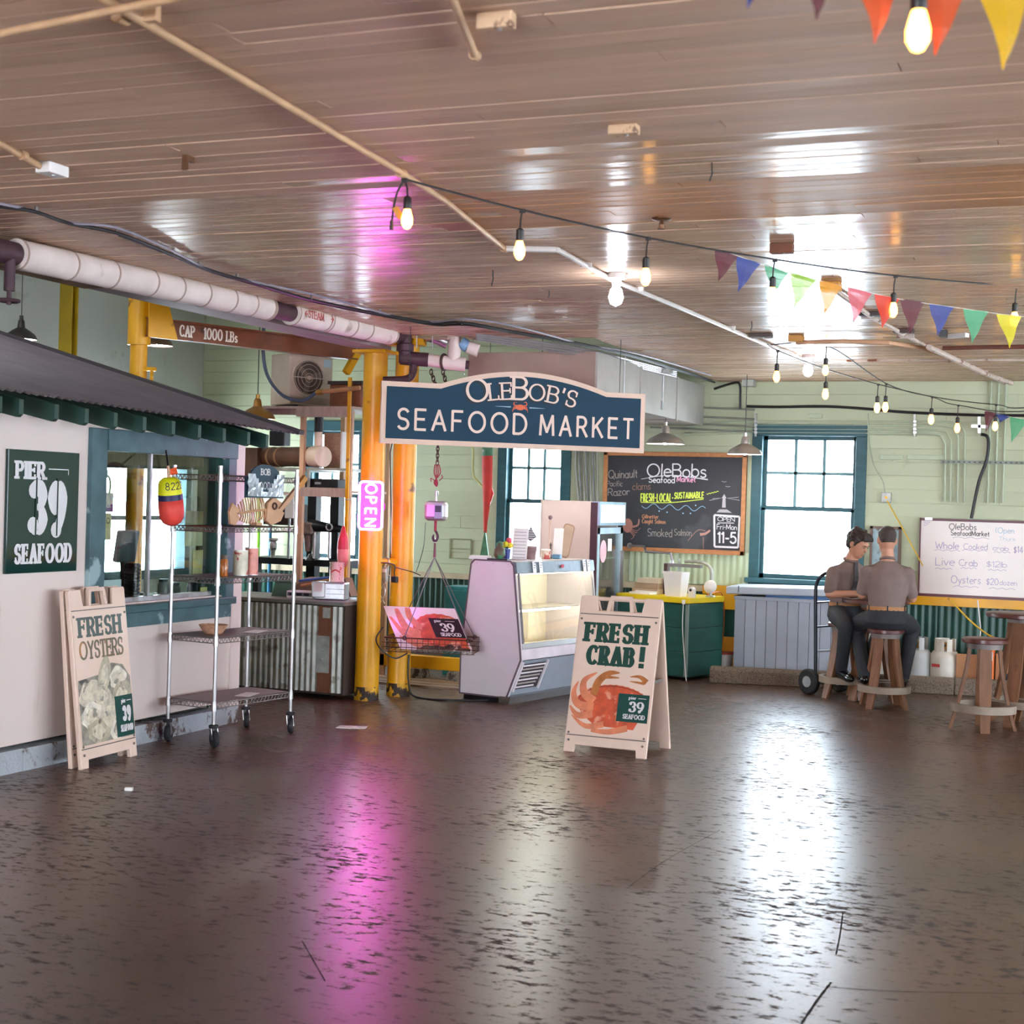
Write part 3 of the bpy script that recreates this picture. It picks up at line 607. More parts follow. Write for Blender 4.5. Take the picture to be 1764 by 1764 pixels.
pendant(1146, 765, .37, 14.4, alu, 'silver barn pendant lamp at the right end of the market sign', H, 2.0, 26)
pendant(1283, 783, .34, 14.6, alu, 'silver barn pendant lamp overlapping the corner of the chalkboard', H, 2.0, 26)
pendant(930, 752, .37, 13.3, alu, 'silver barn pendant lamp hidden behind the middle of the market sign', HB, 2.0, 75, (1, .95, .7))
for x, y, lab in ((1146, 637, 'grey ceiling box feeding the pendant by the market sign'), (1290, 660, 'white ceiling box feeding the pendant by the chalkboard'), (978, 603, 'grey ceiling box above the arch of the market sign')):
    ceil_box(x, y, (.12, .12, .07), galv, lab)
# --- strings of bulbs
glow = M('warm_bulb', '#FFD9A0', .3, emit=(1.0, .42, .06), power=13.0, var=0)
fil = M('bulb_filament', '#FFF1C8', .3, emit=(1.0, .86, .55), power=110.0, var=0)
sock = M('black_socket', '#1A1513', .5)
_sb = None
def string_bulb(t, p, drop, tilt=(0, 0), s=1.0):
    """socket, glass and filament hung under the cord at p; the pieces of one bulb belong to the strand"""
    p = Vector(p); e = p+Vector((tilt[0], tilt[1], -drop))
    dr = MB().tube([p, (p+e)/2+Vector((tilt[0]*.3, 0, 0)), e], .0035*s, 6).build('drop_wire', sock, t, world=True)
    so = MB().lathe([(.008*s, -.0), (.015*s, -.008), (.0155*s, -.045*s), (.013*s, -.05*s)], e, 12).build('socket', sock, t, smooth=True, world=True)
    MB().lathe([(.012*s, -.048*s), (.0165*s, -.062*s), (.0225*s, -.085*s), (.0215*s, -.105*s), (.012*s, -.122*s), (0, -.127*s)], e, 12, caps=False).build('bulb', glow, t, smooth='all', world=True)
    MB().lathe([(.003*s, -.06*s), (.008*s, -.075*s), (.008*s, -.1*s), (0, -.106*s)], e, 8).build('filament', fil, so, world=True)
    MB().box(p+Vector((0, 0, -.004)), (.022, .012, .016)).build('clip', sock, dr, world=True)
def strand(pix, Z, label, name='string_lights', r=.0045, end=None):
    pts = [at(x, y, Z=Z) if not isinstance(Z, (list, tuple)) else at(x, y, d=Z[i]) for i, (x, y) in enumerate(pix)]
    t = thing(name, label, 'string lights', pts[0], group='strings of warm bulbs')
    MB().tube(spline(pts+([Vector(end)] if end else []), 6), r, 6).build('cord', cable, t, smooth=True, world=True)
    return t, pts
D1 = [5.75, 6.25, 6.85, 7.45, 8.0, 8.6, 9.0]
t, p = strand([(697, 309), (900, 362), (1117, 410), (1335, 447), (1543, 475), (1752, 493), (1860, 500)], D1, 'black cord of five warm bulbs stretched across the middle of the ceiling', end=(1.6, 9.6, 2.94))
string_bulb(t, p[0], .065, (.015, .0), 1.0)
for i, dr in ((1, .075), (2, .085), (3, .085), (4, .09), (5, .095)): string_bulb(t, p[i], dr, (-.008, 0), 1.05)
a = p[0]; MB().tube(spline([a, a+Vector((-.03, 0, -.05)), a+Vector((-.045, .0, -.12)), a+Vector((-.05, 0, -.18))], 6), .004, 6).build('plug_tail', sock, t, world=True)
MB().cyl(a+Vector((-.05, 0, -.19)), a+Vector((-.05, 0, -.155)), .008, .006, 8).build('plug', sock, t, world=True); MB().box(a+Vector((-.025, 0, -.125)), (.02, .015, .045), R=Matrix.Rotation(-.5, 3, 'Y')).build('tag', M('amber_tag', '#C98A3A', .4), t, world=True)
DA = [11.2, 11.6, 12.2, 12.9, 13.5, 13.9, 14.4]
t, p = strand([(1322, 593), (1340, 604), (1424, 636), (1513, 662), (1606, 684), (1651, 698), (1790, 707)], DA, 'far cord of warm bulbs dipping from the white conduit to the right edge', end=(1.2, 14.6, 2.94))
for i in (1, 2, 3, 4): string_bulb(t, p[i], .1, (-.004, 0), 1.15)
string_bulb(t, p[5], .11, (-.004, 0), 1.15)
DB = [11.4, 11.9, 12.6, 13.2, 13.7, 14.2]
t, p = strand([(1328, 594), (1424, 595), (1527, 661), (1610, 684), (1716, 697), (1800, 700)], DB, 'second far cord of warm bulbs crossing the first above the men', end=(1.5, 14.9, 2.94))
for i in (1, 2, 4): string_bulb(t, p[i], .1, (-.003, 0), 1.1)
DN = [2.45, 2.6, 2.75, 2.95]
t, p = strand([(1250, -120), (1420, -95), (1585, -62), (1764, -30)], DN, 'near cord with one large glowing bulb at the top right corner', end=(1.2, 3.6, 2.94))
string_bulb(t, p[2], .035, (0, 0), 1.0)
# strands that go on over the hall beside and behind the camera
for k, (pa, pb, lab) in enumerate((((-.2, 2.8, 2.72), (3.8, 5.4, 2.72), 'cord of warm bulbs going on overhead to the right of the view'), ((-3.6, 1.2, 2.7), (2.4, .2, 2.72), 'cord of warm bulbs overhead behind the viewpoint'), ((-4.6, -2.0, 2.7), (3.5, -2.4, 2.72), 'cord of warm bulbs overhead near the dock door'))):
    pa, pb = Vector(pa), Vector(pb); t = thing('string_lights', lab, 'string lights', pa, group='strings of warm bulbs')
    MB().tube([pa+(pb-pa)*(i/8)+Vector((0, 0, -.1*math.sin(PI*i/8))) for i in range(9)], .0045, 6).build('cord', cable, t, world=True)
    for i in range(1, 8): string_bulb(t, pa+(pb-pa)*(i/8)+Vector((0, 0, -.1*math.sin(PI*i/8))), .07)
# --- pennants
PC = dict(maroon='#6E2F3C', blue='#3F52A0', green='#5FB888', lime='#A8D23C', gold='#F0A92C', red='#E8402C', orange='#F2622C', yellow='#F6C416', rose='#E8707A', lemon='#E9E02A')
def pmat(c):
    nm = 'pennant_'+c
    if nm in _mats: return _mats[nm]
    m = M(nm, PC[c], .6, var=.05); b = m.node_tree.nodes['Principled BSDF']
    b.inputs['Transmission Weight'].default_value = 0.0
    nt = m.node_tree; tr = nt.nodes.new('ShaderNodeBsdfTranslucent'); tr.inputs[0].default_value = srgb(PC[c])+(1,); tp = nt.nodes.new('ShaderNodeBsdfTransparent'); mx = nt.nodes.new('ShaderNodeMixShader'); mx.inputs[0].default_value = .45; m2 = nt.nodes.new('ShaderNodeMixShader'); m2.inputs[0].default_value = .12
    nt.links.new(b.outputs[0], mx.inputs[1]); nt.links.new(tr.outputs[0], mx.inputs[2]); nt.links.new(mx.outputs[0], m2.inputs[1]); nt.links.new(tp.outputs[0], m2.inputs[2]); nt.links.new(m2.outputs[0], nt.nodes['Material Output'].inputs[0])
    return m
def bunting(flags, dfun, label, ends):
    pts = [at(x, y, d=dfun(x)) for x, y in ends]
    t = thing('pennant_string', label, 'bunting', pts[0], group='strings of cloth pennants')
    MB().tube(spline(pts, 5), .002, 5).build('cord', M('white_cord', '#D8CFC4', .7), t, world=True)
    for c, l, r_, tip in flags:
        A, B, T = (at(q[0], q[1], d=dfun(q[0])) for q in (l, r_, tip)); n = (B-A).cross(T-A).normalized(); m = MB(); g = 6
        row = []
        for i in range(g+1):
            a_, b_ = A+(T-A)*(i/g), B+(T-B)*(i/g); w_ = .006*math.sin(i*1.1)
            row.append((a_+n*w_, (a_+b_)/2+n*(w_-.006), b_+n*w_))
        for i in range(g):
            for k in (0, 1): m.add([row[i][k], row[i][k+1], row[i+1][k+1], row[i+1][k]], [(0, 1, 2, 3)])
        h = MB().add([A+n*.003+Vector((0, 0, .004)), B+n*.003+Vector((0, 0, .004)), B+n*.003+(T-B)*.09, A+n*.003+(T-A)*.09], [(0, 1, 2, 3)])
        fo = m.build('pennant', pmat(c), t, smooth='all', world=True); h.build('hem', pmat(c), fo, world=True)
def z3(x, y): return (1164+x/2.94, y/2.94)
fl = [('maroon', z3(200, 1262), z3(320, 1300), z3(215, 1425)), ('blue', z3(310, 1300), z3(432, 1335), z3(315, 1478)), ('green', z3(450, 1340), z3(570, 1385), z3(490, 1490)),
 ('lime', z3(585, 1382), z3(712, 1420), z3(600, 1555)), ('gold', z3(728, 1420), z3(845, 1450), z3(752, 1590)), ('rose', z3(872, 1455), z3(995, 1487), z3(898, 1635)), ('red', z3(1008, 1490), z3(1135, 1515), z3(1045, 1660)),
 ('maroon', z3(1138, 1515), z3(1260, 1533), z3(1185, 1690)), ('blue', z3(1285, 1540), z3(1410, 1558), z3(1325, 1700)), ('green', z3(1458, 1568), z3(1585, 1580), z3(1500, 1735)), ('lemon', z3(1625, 1590), z3(1750, 1605), z3(1690, 1762))]
bunting(fl, lambda x: 7.2+(x-1228)*.0026, 'string of coloured pennants drooping below the middle light cord', [z3(195, 1260), z3(320, 1298), z3(575, 1383), z3(850, 1450), z3(1135, 1515), z3(1410, 1556), z3(1760, 1604), z3(2100, 1620)])
nf = [('blue', (1268, -50), (1318, -42), (1288, 13)), ('maroon', (1372, -60), (1440, -50), (1406, 34)), ('orange', (1470, -60), (1562, -50), (1506, 75)), ('orange', (1578, -50), (1680, -40), (1610, 96)), ('yellow', (1676, -60), (1790, -46), (1727, 120))]
bunting(nf, lambda x: 2.6+(x-1250)*.0006, 'near string of large pennants at the top right corner', [(1220, -62), (1400, -57), (1570, -50), (1680, -48), (1800, -44)])
ff = [('maroon', (1696, 708), (1716, 712), (1698, 745)), ('blue', (1716, 712), (1740, 718), (1722, 728)), ('green', (1740, 719), (1772, 724), (1742, 762))]
bunting(ff, lambda x: 14.0, 'far short string of pennants at the right edge over the whiteboard', [(1690, 707), (1740, 718), (1790, 726)])
# ---------------------------------------------------------------- steam pipe, crane, duct
XP = -5.33
wrap = M('canvas_pipe_wrap', '#DCCBC4', .7, var=.12, scale=5, col2='#8C7058', mask=(2.2, .62), bump=.25, bscale=18)
iron = M('old_iron_pipe', '#4A3038', .6, .3, var=.3, scale=8, bump=.2)
def PY(x, y): return at(x, y, X=XP)
t = thing('steam_pipe', 'long canvas wrapped steam pipe under the ceiling edge, stencilled in red', 'pipe', PY(20, 436))
zp = (PY(20, 436).z+PY(330, 510).z)/2; ya, yb, yc, yd, ye = PY(26, 436).y, PY(462, 537).y, PY(500, 543).y, PY(672, 575).y, PY(-120, 400).y
zA, zB = PY(20, 436).z, PY(672, 576).z
def zpipe(y): return zA+(zB-zA)*(y-ya)/(yd-ya)
def seg_pipe(y0, y1, r, mat, nm, n=2):
    return MB().tube([(XP, y0+(y1-y0)*i/n, zpipe(y0+(y1-y0)*i/n)) for i in range(n+1)], r, 22).build(nm, mat, t, smooth=True, world=True)
seg_pipe(ya, yb, .08, wrap, 'wrapped_section', 12); seg_pipe(yb-.02, yc+.02, .06, iron, 'bare_joint'); seg_pipe(yc, yd, .082, wrap, 'wrapped_section', 8); seg_pipe(ye, ya+.03, .06, iron, 'bare_pipe')
for y in (ya+.012, ya+.42, ya+.78, ya+1.15, ya+1.42, ya+1.7, ya+2.0, ya+2.25, yb-.03, yb-.012, yc+.012, yc+.45, yc+.49, yc+.85, yc+1.1, yd-.02):
    MB().tube([(XP, y-.006, zpipe(y)), (XP, y+.006, zpipe(y))], .0835 if y < yc else .0855, 22).build('band', M('wire_band', '#A58D80', .6), t, smooth=True, world=True)
lt_ = MB(); text(lt_, 'STEAM', 0, 0, .05, 'slab', .2, .12, track=.3)
ru = M('red_stencil', '#B8433A', .6)
for v in lt_.v:   # wrap the stencil round the pipe
    a_ = v.z/.087-.25; v.x, v.y, v.z = XP+.087*math.cos(a_), yc+.1+v.x, zpipe(yc+.2)+.087*math.sin(a_)
lt_.build('lettering', ru, t, world=True)
ar = MB()
for y0, s_ in ((yc+.075, -1), (yc+.44, 1)):
    for a_, b_ in (((0, .02), (.02*s_, .0)), ((0, -.02), (.02*s_, 0)), ((-.02*s_, 0), (.02*s_, 0))):
        ar.tube([(XP+.0874*math.cos(q[1]/.087), y0+q[0], zpipe(y0)+.0874*math.sin(q[1]/.087)) for q in (a_, b_)], .003, 4)
ar.build('arrow', ru, t, world=True)
for y in (yb-.12, ya+.9, yc+.9): MB().box((XP-.02, y, zpipe(y)+.075), (.015, .03, .07)).build('hanger', iron, t, world=True)
# valve at the left end
v0 = Vector((XP+.02, ya-.06, zpipe(ya)))
MB().cyl(v0, v0+Vector((0, 0, -.2)), .028, seg=14).build('valve_body', iron, t, smooth=True, world=True)
MB().cyl(v0+Vector((0, 0, -.2)), v0+Vector((0, 0, -.27)), .012, seg=8).build('valve_stem', iron, t, world=True)
MB().torus(v0+Vector((0, 0, -.25)), .05, .009).build('valve_wheel', iron, t, smooth=True, world=True)
sp = MB()
for k in range(3): a_ = k*PI/3; sp.bar(v0+Vector((.05*math.cos(a_), .05*math.sin(a_), -.25)), v0+Vector((-.05*math.cos(a_), -.05*math.sin(a_), -.25)), .01, .008)
sp.build('wheel_spoke', iron, t, world=True)
# elbows and tees past the column
DP = 12.0
def q_(x, y, d=DP): return at(x, y, d=d)
t = thing('pipe_manifold', 'cluster of iron elbows and wrapped tees at the end of the steam pipe', 'pipe', q_(700, 600))
e0 = Vector((XP, yd, zpipe(yd)))
MB().tube(spline([e0, e0+Vector((0, .12, 0)), q_(697, 577), q_(698, 600), q_(698, 625)], 5), .052, 16).build('elbow', iron, t, smooth=True, world=True)
MB().lathe([(.05, -.03), (.068, -.02), (.068, .03), (.055, .04)], q_(698, 600), 18).build('flange', iron, t, smooth=True, world=True)
MB().tube([q_(690, 616), q_(722, 619), q_(738, 620)], .056, 16).build('tee', iron, t, smooth=True, world=True)
MB().tube([q_(736, 620), q_(763, 624)], .05, 16).build('wrapped_section', wrap, t, smooth=True, world=True)
MB().tube([q_(762, 624), q_(802, 628)], .056, 16).build('wrapped_section', wrap, t, smooth=True, world=True)
MB().tube([q_(780, 626), q_(783, 600), q_(784, 580), q_(775, 575)], .052, 16).build('wrapped_elbow', wrap, t, smooth=True, world=True)
MB().tube(spline([q_(712, 612), q_(712, 640), q_(700, 653), q_(660, 655)], 5), .03, 12).build('branch_pipe', iron, t, smooth=True, world=True)
MB().tube([q_(800, 628), q_(808, 629)], .035, 12).build('end_cap', iron, t, smooth=True, world=True)
MB().tube([q_(700, 572, 12.4), q_(745, 578, 12.4), q_(772, 590, 12.4)], .06, 14).build('rear_pipe', M('foil_pipe', '#8E8A88', .35, .7, var=.4, scale=20), t, smooth=True, world=True)
MB().tube([q_(794, 590), q_(806, 598)], .05, 14).build('blue_tape', M('blue_tape', '#7FA6CC', .5, var=.3, scale=20), t, smooth=True, world=True)
MB().tube([q_(806, 598), q_(824, 604)], .052, 14).build('wrapped_section', wrap, t, smooth=True, world=True)
for x in (718, 745, 790, 815):
    MB().tube([q_(x, 560), q_(x, 600)], .005, 6).build('hanger_wire', steel, t, world=True)
MB().box(q_(700, 590, 12.15), (.3, .12, .05)).build('yellow_bracket', yellow, t, world=True)
# jib crane
d0 = 12.0
pb = at(238, 640, d=d0)
t = thing('jib_crane', 'yellow jib crane post with a rust brown beam stencilled with its load', 'crane', (pb.x, pb.y, 0))
MB().cyl((pb.x, pb.y, 0), (pb.x, pb.y, 3.6), .068, seg=20).build('post', yellow, t, smooth=True, world=True)
pa = at(300, 568, d=d0+.1); pe = at(612, 606, d=13.45); pe.z = pa.z = (pa.z+pe.z)/2
ax = (pe-pa).normalized(); nrm = ax.cross(Vector((0, 0, 1))).normalized()
if nrm.y > 0: nrm = -nrm
rust = M('rust_brown_beam', '#7A4020', .5, var=.3, scale=4, col2='#3E2418', mask=(4, .6))
bm_ = MB(); hb_ = .14; p0 = pa-ax*.25
bm_.bar(p0, pe, .014, hb_); bm_.bar(p0+Vector((0, 0, hb_/2)), pe+Vector((0, 0, hb_/2)), .08, .014); bm_.bar(p0-Vector((0, 0, hb_/2)), pe-Vector((0, 0, hb_/2)), .08, .014)
bm_.build('beam', rust, t, world=True)
g = MB(); P0 = Vector((pb.x, pb.y, pa.z))
g.prism([(0, .30), (.14, .30), (.27, -.085), (0, -.085)], pa-ax*.27+nrm*.046, ax, (0, 0, 1), nrm*.012); g.build('gusset', yellow, t, world=True)
MB().cyl(P0+Vector((0, 0, -.14)), P0+Vector((0, 0, .36)), .09, seg=20).build('sleeve', yellow, t, smooth=True, world=True)
wm = M('white_stencil', '#F0E2CE', .6); R2 = Matrix((ax, -nrm, Vector((0, 0, 1)))).transposed()
def on_plane(mb, o, R_):
    for v in mb.v: v.xyz = o + R_ @ v
    return mb
for tx, s_, w_, h_ in (('CAP', .04, .15, .085), ('1000', .27, .19, .085), ('LBs', .49, .12, .08)):
    on_plane(text(MB(), tx, 0, 0, h_, 'slab', .2, .13, track=.1, y=0, width=w_), pa+ax*s_+Vector((0, 0, -.042))+nrm*.012, R2).build('lettering', wm, t, world=True)
rp = MB(); 
for k in range(3): rp.torus(Vector((pb.x+.02*k-.02, pb.y-.07, 2.42-.02*k)), .06, .006, Matrix.Rotation(rad(80+6*k), 3, 'X'), sx=.6)
rp.build('rope_coil', M('tan_rope', '#B0763A', .8), t, world=True); MB().box((pb.x+.1, pb.y, 2.62), (.12, .04, .03)).build('hook_bracket', yellow, t, world=True); MB().bar((pb.x+.13, pb.y, 2.62), (pb.x+.13, pb.y, 2.52), .02, .02).build('hook_bracket', yellow, t, world=True)
# trolley hook at the beam's end
MB().bar(pe+ax*.05+Vector((0, 0, .03)), pe-ax*.1+Vector((0, 0, -.2)), .05, .06).build('end_stop', yellow, t, world=True)
# second yellow steel post
q = at(118, 560, d=14.2)
t = thing('steel_post', 'narrow olive yellow steel post by the far left wall', 'post', (q.x, q.y, 0)); t['kind'] = 'structure'
oy = M('olive_yellow', '#B79A1E', .45, var=.15)
ib = MB(); ib.bb(-.07, .07, -.05, -.035, 0, 3.9); ib.bb(-.07, .07, .035, .05, 0, 3.9); ib.bb(-.006, .006, -.035, .035, 0, 3.9); ib.build('shaft', oy, t); MB().bar((.0, -.02, 3.6), (.5, -.02, 3.85), .04, .06).build('brace', oy, t); MB().bar((0, -.02, 2.62), (-.12, -.02, 2.45), .05, .05).build('knee', oy, t)
# duct
t = thing('air_duct', 'big boxy sheet metal duct under the ceiling above the market sign', 'duct', (-4.6, 12.6, 2.5)); dx = -4.0
dm = M('duct_metal', '#B9B4AE', .42, .45, var=.12, scale=3); db = M('duct_board', '#A48C80', .6, var=.08)
y0 = at(1030, 605, X=dx).y; zt = at(1030, 605, X=dx).z; zb_ = at(1030, 692, X=dx).z
xl = at(815, 610, Y=y0+.1).x
MB().bb(xl, dx-.02, y0, y0+.9, zb_, zt).build('front_panel', db, t, world=True)
ys_ = [y0, y0+1.2, y0+2.4, YB-.02]
for a_, b_ in zip(ys_[:-1], ys_[1:]): MB().bb(dx-.9, dx, a_+.002, b_-.002, zb_, zt-.005).build('section', dm, t, world=True)
for a_ in ys_[1:-1]: MB().bb(dx-.9, dx+.012, a_-.02, a_+.02, zb_-.012, zt).build('seam', dm, t, world=True)
for y in (y0+.7, y0+1.9): MB().bb(dx+.0, dx+.012, y-.03, y+.03, zb_+.06, zb_+.14).build('bracket', steel, t, world=True); MB().cyl((dx+.01, y, zb_+.1), (dx+.01, y, H), .004, seg=6).build('hanger_rod', steel, t, world=True)
# ---------------------------------------------------------------- the booth on the left
YE = 9.42; WY0, WY1, BZ0, BZ1 = 7.80, 9.19, .93, 1.90
bw = holes(MB(), 'x', XBOOTH, -.09, 2.0, YE, .16, 2.17, [(WY0, WY1, BZ0, BZ1)])
wall_booth = struct(bw, 'wall_booth', booth_paint)
cb = MB(); n = 16
for i in range(n):
    a_, b_ = 2.0+(YE-2.0)*i/n, 2.0+(YE-2.0)*(i+1)/n; cb.bb(XBOOTH-.1, XBOOTH+.015+random.uniform(0, .012), a_, b_+.001, 0, .165-.05*i/n)
cb.build('concrete_footing', curb_mat, wall_booth)
end = holes(MB(), 'y', YE-.09, .09, -8.6, XBOOTH-.005, 0, 2.17, [(-7.7, -6.22, .9, 1.82)])
struct(end, 'wall_booth_end', M('booth_inner_green', '#3C5A3C', .5, var=.15))
struct(MB().bb(-8.6, -8.5, 2.0, YE, 0, 2.5), 'wall_booth_back', M('booth_inner_tan', '#8F8458', .6, var=.15))
struct(MB().bb(-8.5, XBOOTH-.1, YE-.12, YE-.09, 1.84, 2.16), 'trim_4', M('booth_header_tan', '#9B8C62', .6, var=.2, stretch=(8, 1, 1)))
# service window
c = MB(); xo = XBOOTH+.035
c.bb(XBOOTH-.1, xo, WY0-.15, WY0, BZ0-.05, BZ1+.135); c.bb(XBOOTH-.1, xo, WY1, WY1+.1, BZ0-.05, BZ1)
c.bb(XBOOTH-.1, xo+.01, WY0, WY1+.1, BZ1, BZ1+.135)
w4 = struct(c, 'window_4', M('weathered_teal_board', '#3E5C62', .55, var=.25, scale=6, stretch=(1, 1, 1), col2='#8FA7AA', mask=(5, .63)), bevel=.004)
MB().bb(XBOOTH-.12, XBOOTH+.075, WY0-.16, WY1+.08, BZ0-.06, BZ0-.01).build('sill', M('sill_board', '#2C5054', .4, var=.2), w4, bevel=.005)
MB().bb(XBOOTH-.02, XBOOTH+.03, WY0-.15, WY1+.08, BZ0-.155, BZ0-.062).build('apron', _mats['weathered_teal_board'], w4)
MB().bb(XBOOTH-.055, XBOOTH-.05, WY0, WY1, BZ0, BZ1).build('pane', GLASS_D, w4)
MB().bb(XBOOTH-.07, XBOOTH-.04, 8.36, 8.38, BZ0, BZ1).build('slider_rail', steel, w4)
MB().bb(XBOOTH-.12, XBOOTH-.02, WY1-.09, WY1, BZ0, BZ1).build('jamb', dkgreen, w4)
MB().bb(XBOOTH-.09, XBOOTH-.03, WY0, WY1, BZ0, BZ0+.03).build('track', steel, w4)
# lean-to roof of corrugated sheet on rafters
EX = -5.42; ez0, ez1 = 2.14, 2.09; slope = .277
t = thing('lean_to_roof', 'grey corrugated lean-to roof rising left over the white booth', 'roof', (-5.9, 8.0, 2.0)); t['kind'] = 'structure'
roofm = M('grey_roof_sheet', '#6B6168', .55, var=.15, scale=4, stretch=(1, 1, 1), bump=.1)
a_ = Vector((EX, 3.0, 2.24)); b_ = Vector((EX, 9.42, 2.09)); al = (b_-a_).normalized(); upv = Vector((-1, 0, slope)).normalized(); nv = al.cross(upv).normalized()
MB().corr(a_, al, upv, nv, (b_-a_).length, 3.0, .068, .009).build('roof_sheet', roofm, t, smooth='all', world=True)
MB().bar(b_+Vector((.0, .0, .012)), b_+upv*3.0+Vector((0, 0, .012)), .07, .03).build('rake_trim', M('dark_rake', '#3A3238', .6), t, world=True)
MB().bar(a_+upv*3.0, b_+upv*3.0, .1, .03).build('ridge_flashing', roofm, t, world=True)
raf = M('rafter_green', '#173A30', .5, var=.2)
for x in (-40, 0, 37, 98, 150, 200, 250, 300, 345, 388, 430, 462):
    q = at(x, 742, X=-5.45); z_ = a_.z+(b_.z-a_.z)*(q.y-3)/6.42
    m = MB(); m.prism([(0, -.035), (0, -.115), (.02, -.13), (.55, -.02), (.55, .1)], (EX-.035, q.y-.018, z_), (-1, 0, 0), (0, 0, 1), (0, .036, 0)); m.build('rafter_tail', raf, t, world=True)
MB().bb(XBOOTH-.1, XBOOTH+.012, YE-.12, YE+.012, .1, 2.16).build('corner_board', booth_paint, wall_booth)
# --- inside the booth
t = thing('service_counter', 'dark counter inside the booth behind the glass', 'counter', (-6.25, 8.5, 0)); MB().bb(-.28, .22, -1.4, .78, .82, .87).build('top', dkgreen, t); MB().bb(-.25, .2, -1.38, .76, 0, .82).build('body', M('counter_body', '#4C4B40', .6), t)
def inside(x, y, X=-6.2): return at(x, y, X=X)
q = inside(226, 1062); st = thing('cup_stack', 'tall stack of black ribbed cup lids behind the booth glass', 'cup stack', (q.x, q.y, .87))
for i in range(11): MB().lathe([(.048, .0), (.056, .012), (.056, .02), (.046, .03)], (0, 0, .026*i), 16).build('lid', black_metal, st, smooth=True)
q = inside(214, 1062, -6.32); cr = thing('office_machine', 'grey curved display screen behind the booth glass', 'screen', (q.x, q.y, .87)); MB().box((0, 0, .40), (.05, .2, .22), R=Matrix.Rotation(.15, 3, 'Y')).build('screen', M('slate_screen', '#4F5C63', .35), cr, bevel=.01); MB().cyl((0, 0, .02), (-.02, 0, .32), .025, seg=10).build('stand', black_metal, cr); MB().lathe([(.08, 0), (.08, .02)], seg=16).build('base', black_metal, cr)
for k, (x, cname, hh, lab) in enumerate(((300, '#5C5448', .1, 'brown jar behind the booth glass near the rack'), (330, '#22283A', .1, 'dark blue jar behind the booth glass beside the brown one'), (280, '#8C8A86', .13, 'grey tin behind the booth glass left of the jars'))):
    q = inside(x, 1055); j = thing('counter_jar', lab, 'jar', (q.x, q.y, .87), group='jars behind the booth glass'); MB().lathe([(.035, 0), (.04, .02), (.04, hh), (.03, hh+.02)], seg=14).build('body', M('jar'+str(k), cname, .3), j, smooth=True); MB().lathe([(.032, hh+.02), (.032, hh+.04)], seg=14).build('lid', black_metal, j)
for k, (x0, y0, x1, y1, cc, lab) in enumerate(((175, 1000, 207, 1052, '#E8F0F2', 'white paper stack standing behind the booth glass'), (247, 1022, 263, 1054, '#F2F4F2', 'small white card behind the booth glass beside the lids'), (345, 1012, 362, 1040, '#D8C878', 'yellow leaflet low in the corner of the booth glass'), (332, 948, 348, 992, '#D9CE8E', 'narrow yellow poster at the booth glass'), (320, 880, 348, 940, '#B9B68C', 'olive paper taped inside the booth glass'), (162, 884, 190, 930, '#CDBB84', 'tan town sticker on the booth glass'), (162, 848, 194, 882, '#E3CFC8', 'pink and purple member sticker on the booth glass'))):
    A, B = at(x0, y0, X=-5.965), at(x1, y1, X=-5.965); o = tag(MB().bb(-.003, .003, A.y, B.y, B.z, A.z).build('paper_notice', M('paper'+str(k), cc, .7, emit=None), None, origin=(0, A.y, B.z)), lab, 'notice', 'papers at the booth glass'); o.location.x = -5.965
    if k == 6:
        h_ = B.z+(A.z-B.z)*.4; MB().bb(.003, .004, A.y-A.y, B.y-A.y, 0, h_-B.z).build('purple_band', M('purple_ink', '#5A2F86', .5), o)
        l = text(MB(), 'MEMBER', 0, 0, .028, 'slab', .24, .14, track=.2, y=0, width=(B.y-A.y)*.7); on_plane(l, Vector((.0045, (B.y-A.y)*.15, .03)), Matrix(((0, -1, 0), (1, 0, 0), (0, 0, 1)))).build('lettering', white_paint, o)
    if k == 5:
        l = text(MB(), 'ASTO', 0, 0, .035, 'line', .16, track=.25, y=0, width=(B.y-A.y)*.8); on_plane(l, Vector((.0045, (B.y-A.y)*.1, (A.z-B.z)*.62)), Matrix(((0, -1, 0), (1, 0, 0), (0, 0, 1)))).build('lettering', black_metal, o)
q = at(181, 832, X=-5.965); hw = thing('rope_loop', 'cream teardrop cord loop hanging inside the booth glass', 'cord', q); MB().tube(spline([(0, 0, -.17), (0, -.05, -.05), (0, -.045, .03), (0, 0, .05), (0, .045, .03), (0, .05, -.05), (0, 0, -.17)], 6), .007, 6).build('loop', M('cream_cord', '#D9D0B4', .8), hw, smooth=True); MB().box((0, 0, .06), (.015, .035, .05)).build('suction_clip', M('clear_clip', '#BFD8C8', .2), hw)
# --- PIER 39 SEAFOOD board on the wall
def wall_sign(name, label, A, B, X, thick, edge):
    """board on the booth wall between the corners A (upper left) and B (lower right), facing +X; local x runs along +Y"""
    t = thing(name, label, 'sign', (X, A.y, B.z), PI/2); W_, H_ = B.y-A.y, A.z-B.z
    MB().bb(0, W_, -thick, 0, 0, H_).build('board', edge, t, bevel=.003); return t, W_, H_
gs = M('glossy_green_board', '#0B2E2C', .06, var=.12, scale=2, spec=.6)
t, W_, H_ = wall_sign('wall_sign', 'dark green glossy board on the booth reading pier 39 seafood', at(10, 773, X=XBOOTH), at(127, 983, X=XBOOTH), XBOOTH+.001, .02, gs)
off = M('sign_white', '#DAD6D6', .4, var=.04)
l = MB(); y_ = -.0225
text(l, 'PIER', W_*.09, H_*.775, H_*.125, 'slab', .34, .18, sx=.75, track=.2, y=y_, width=W_*.42)
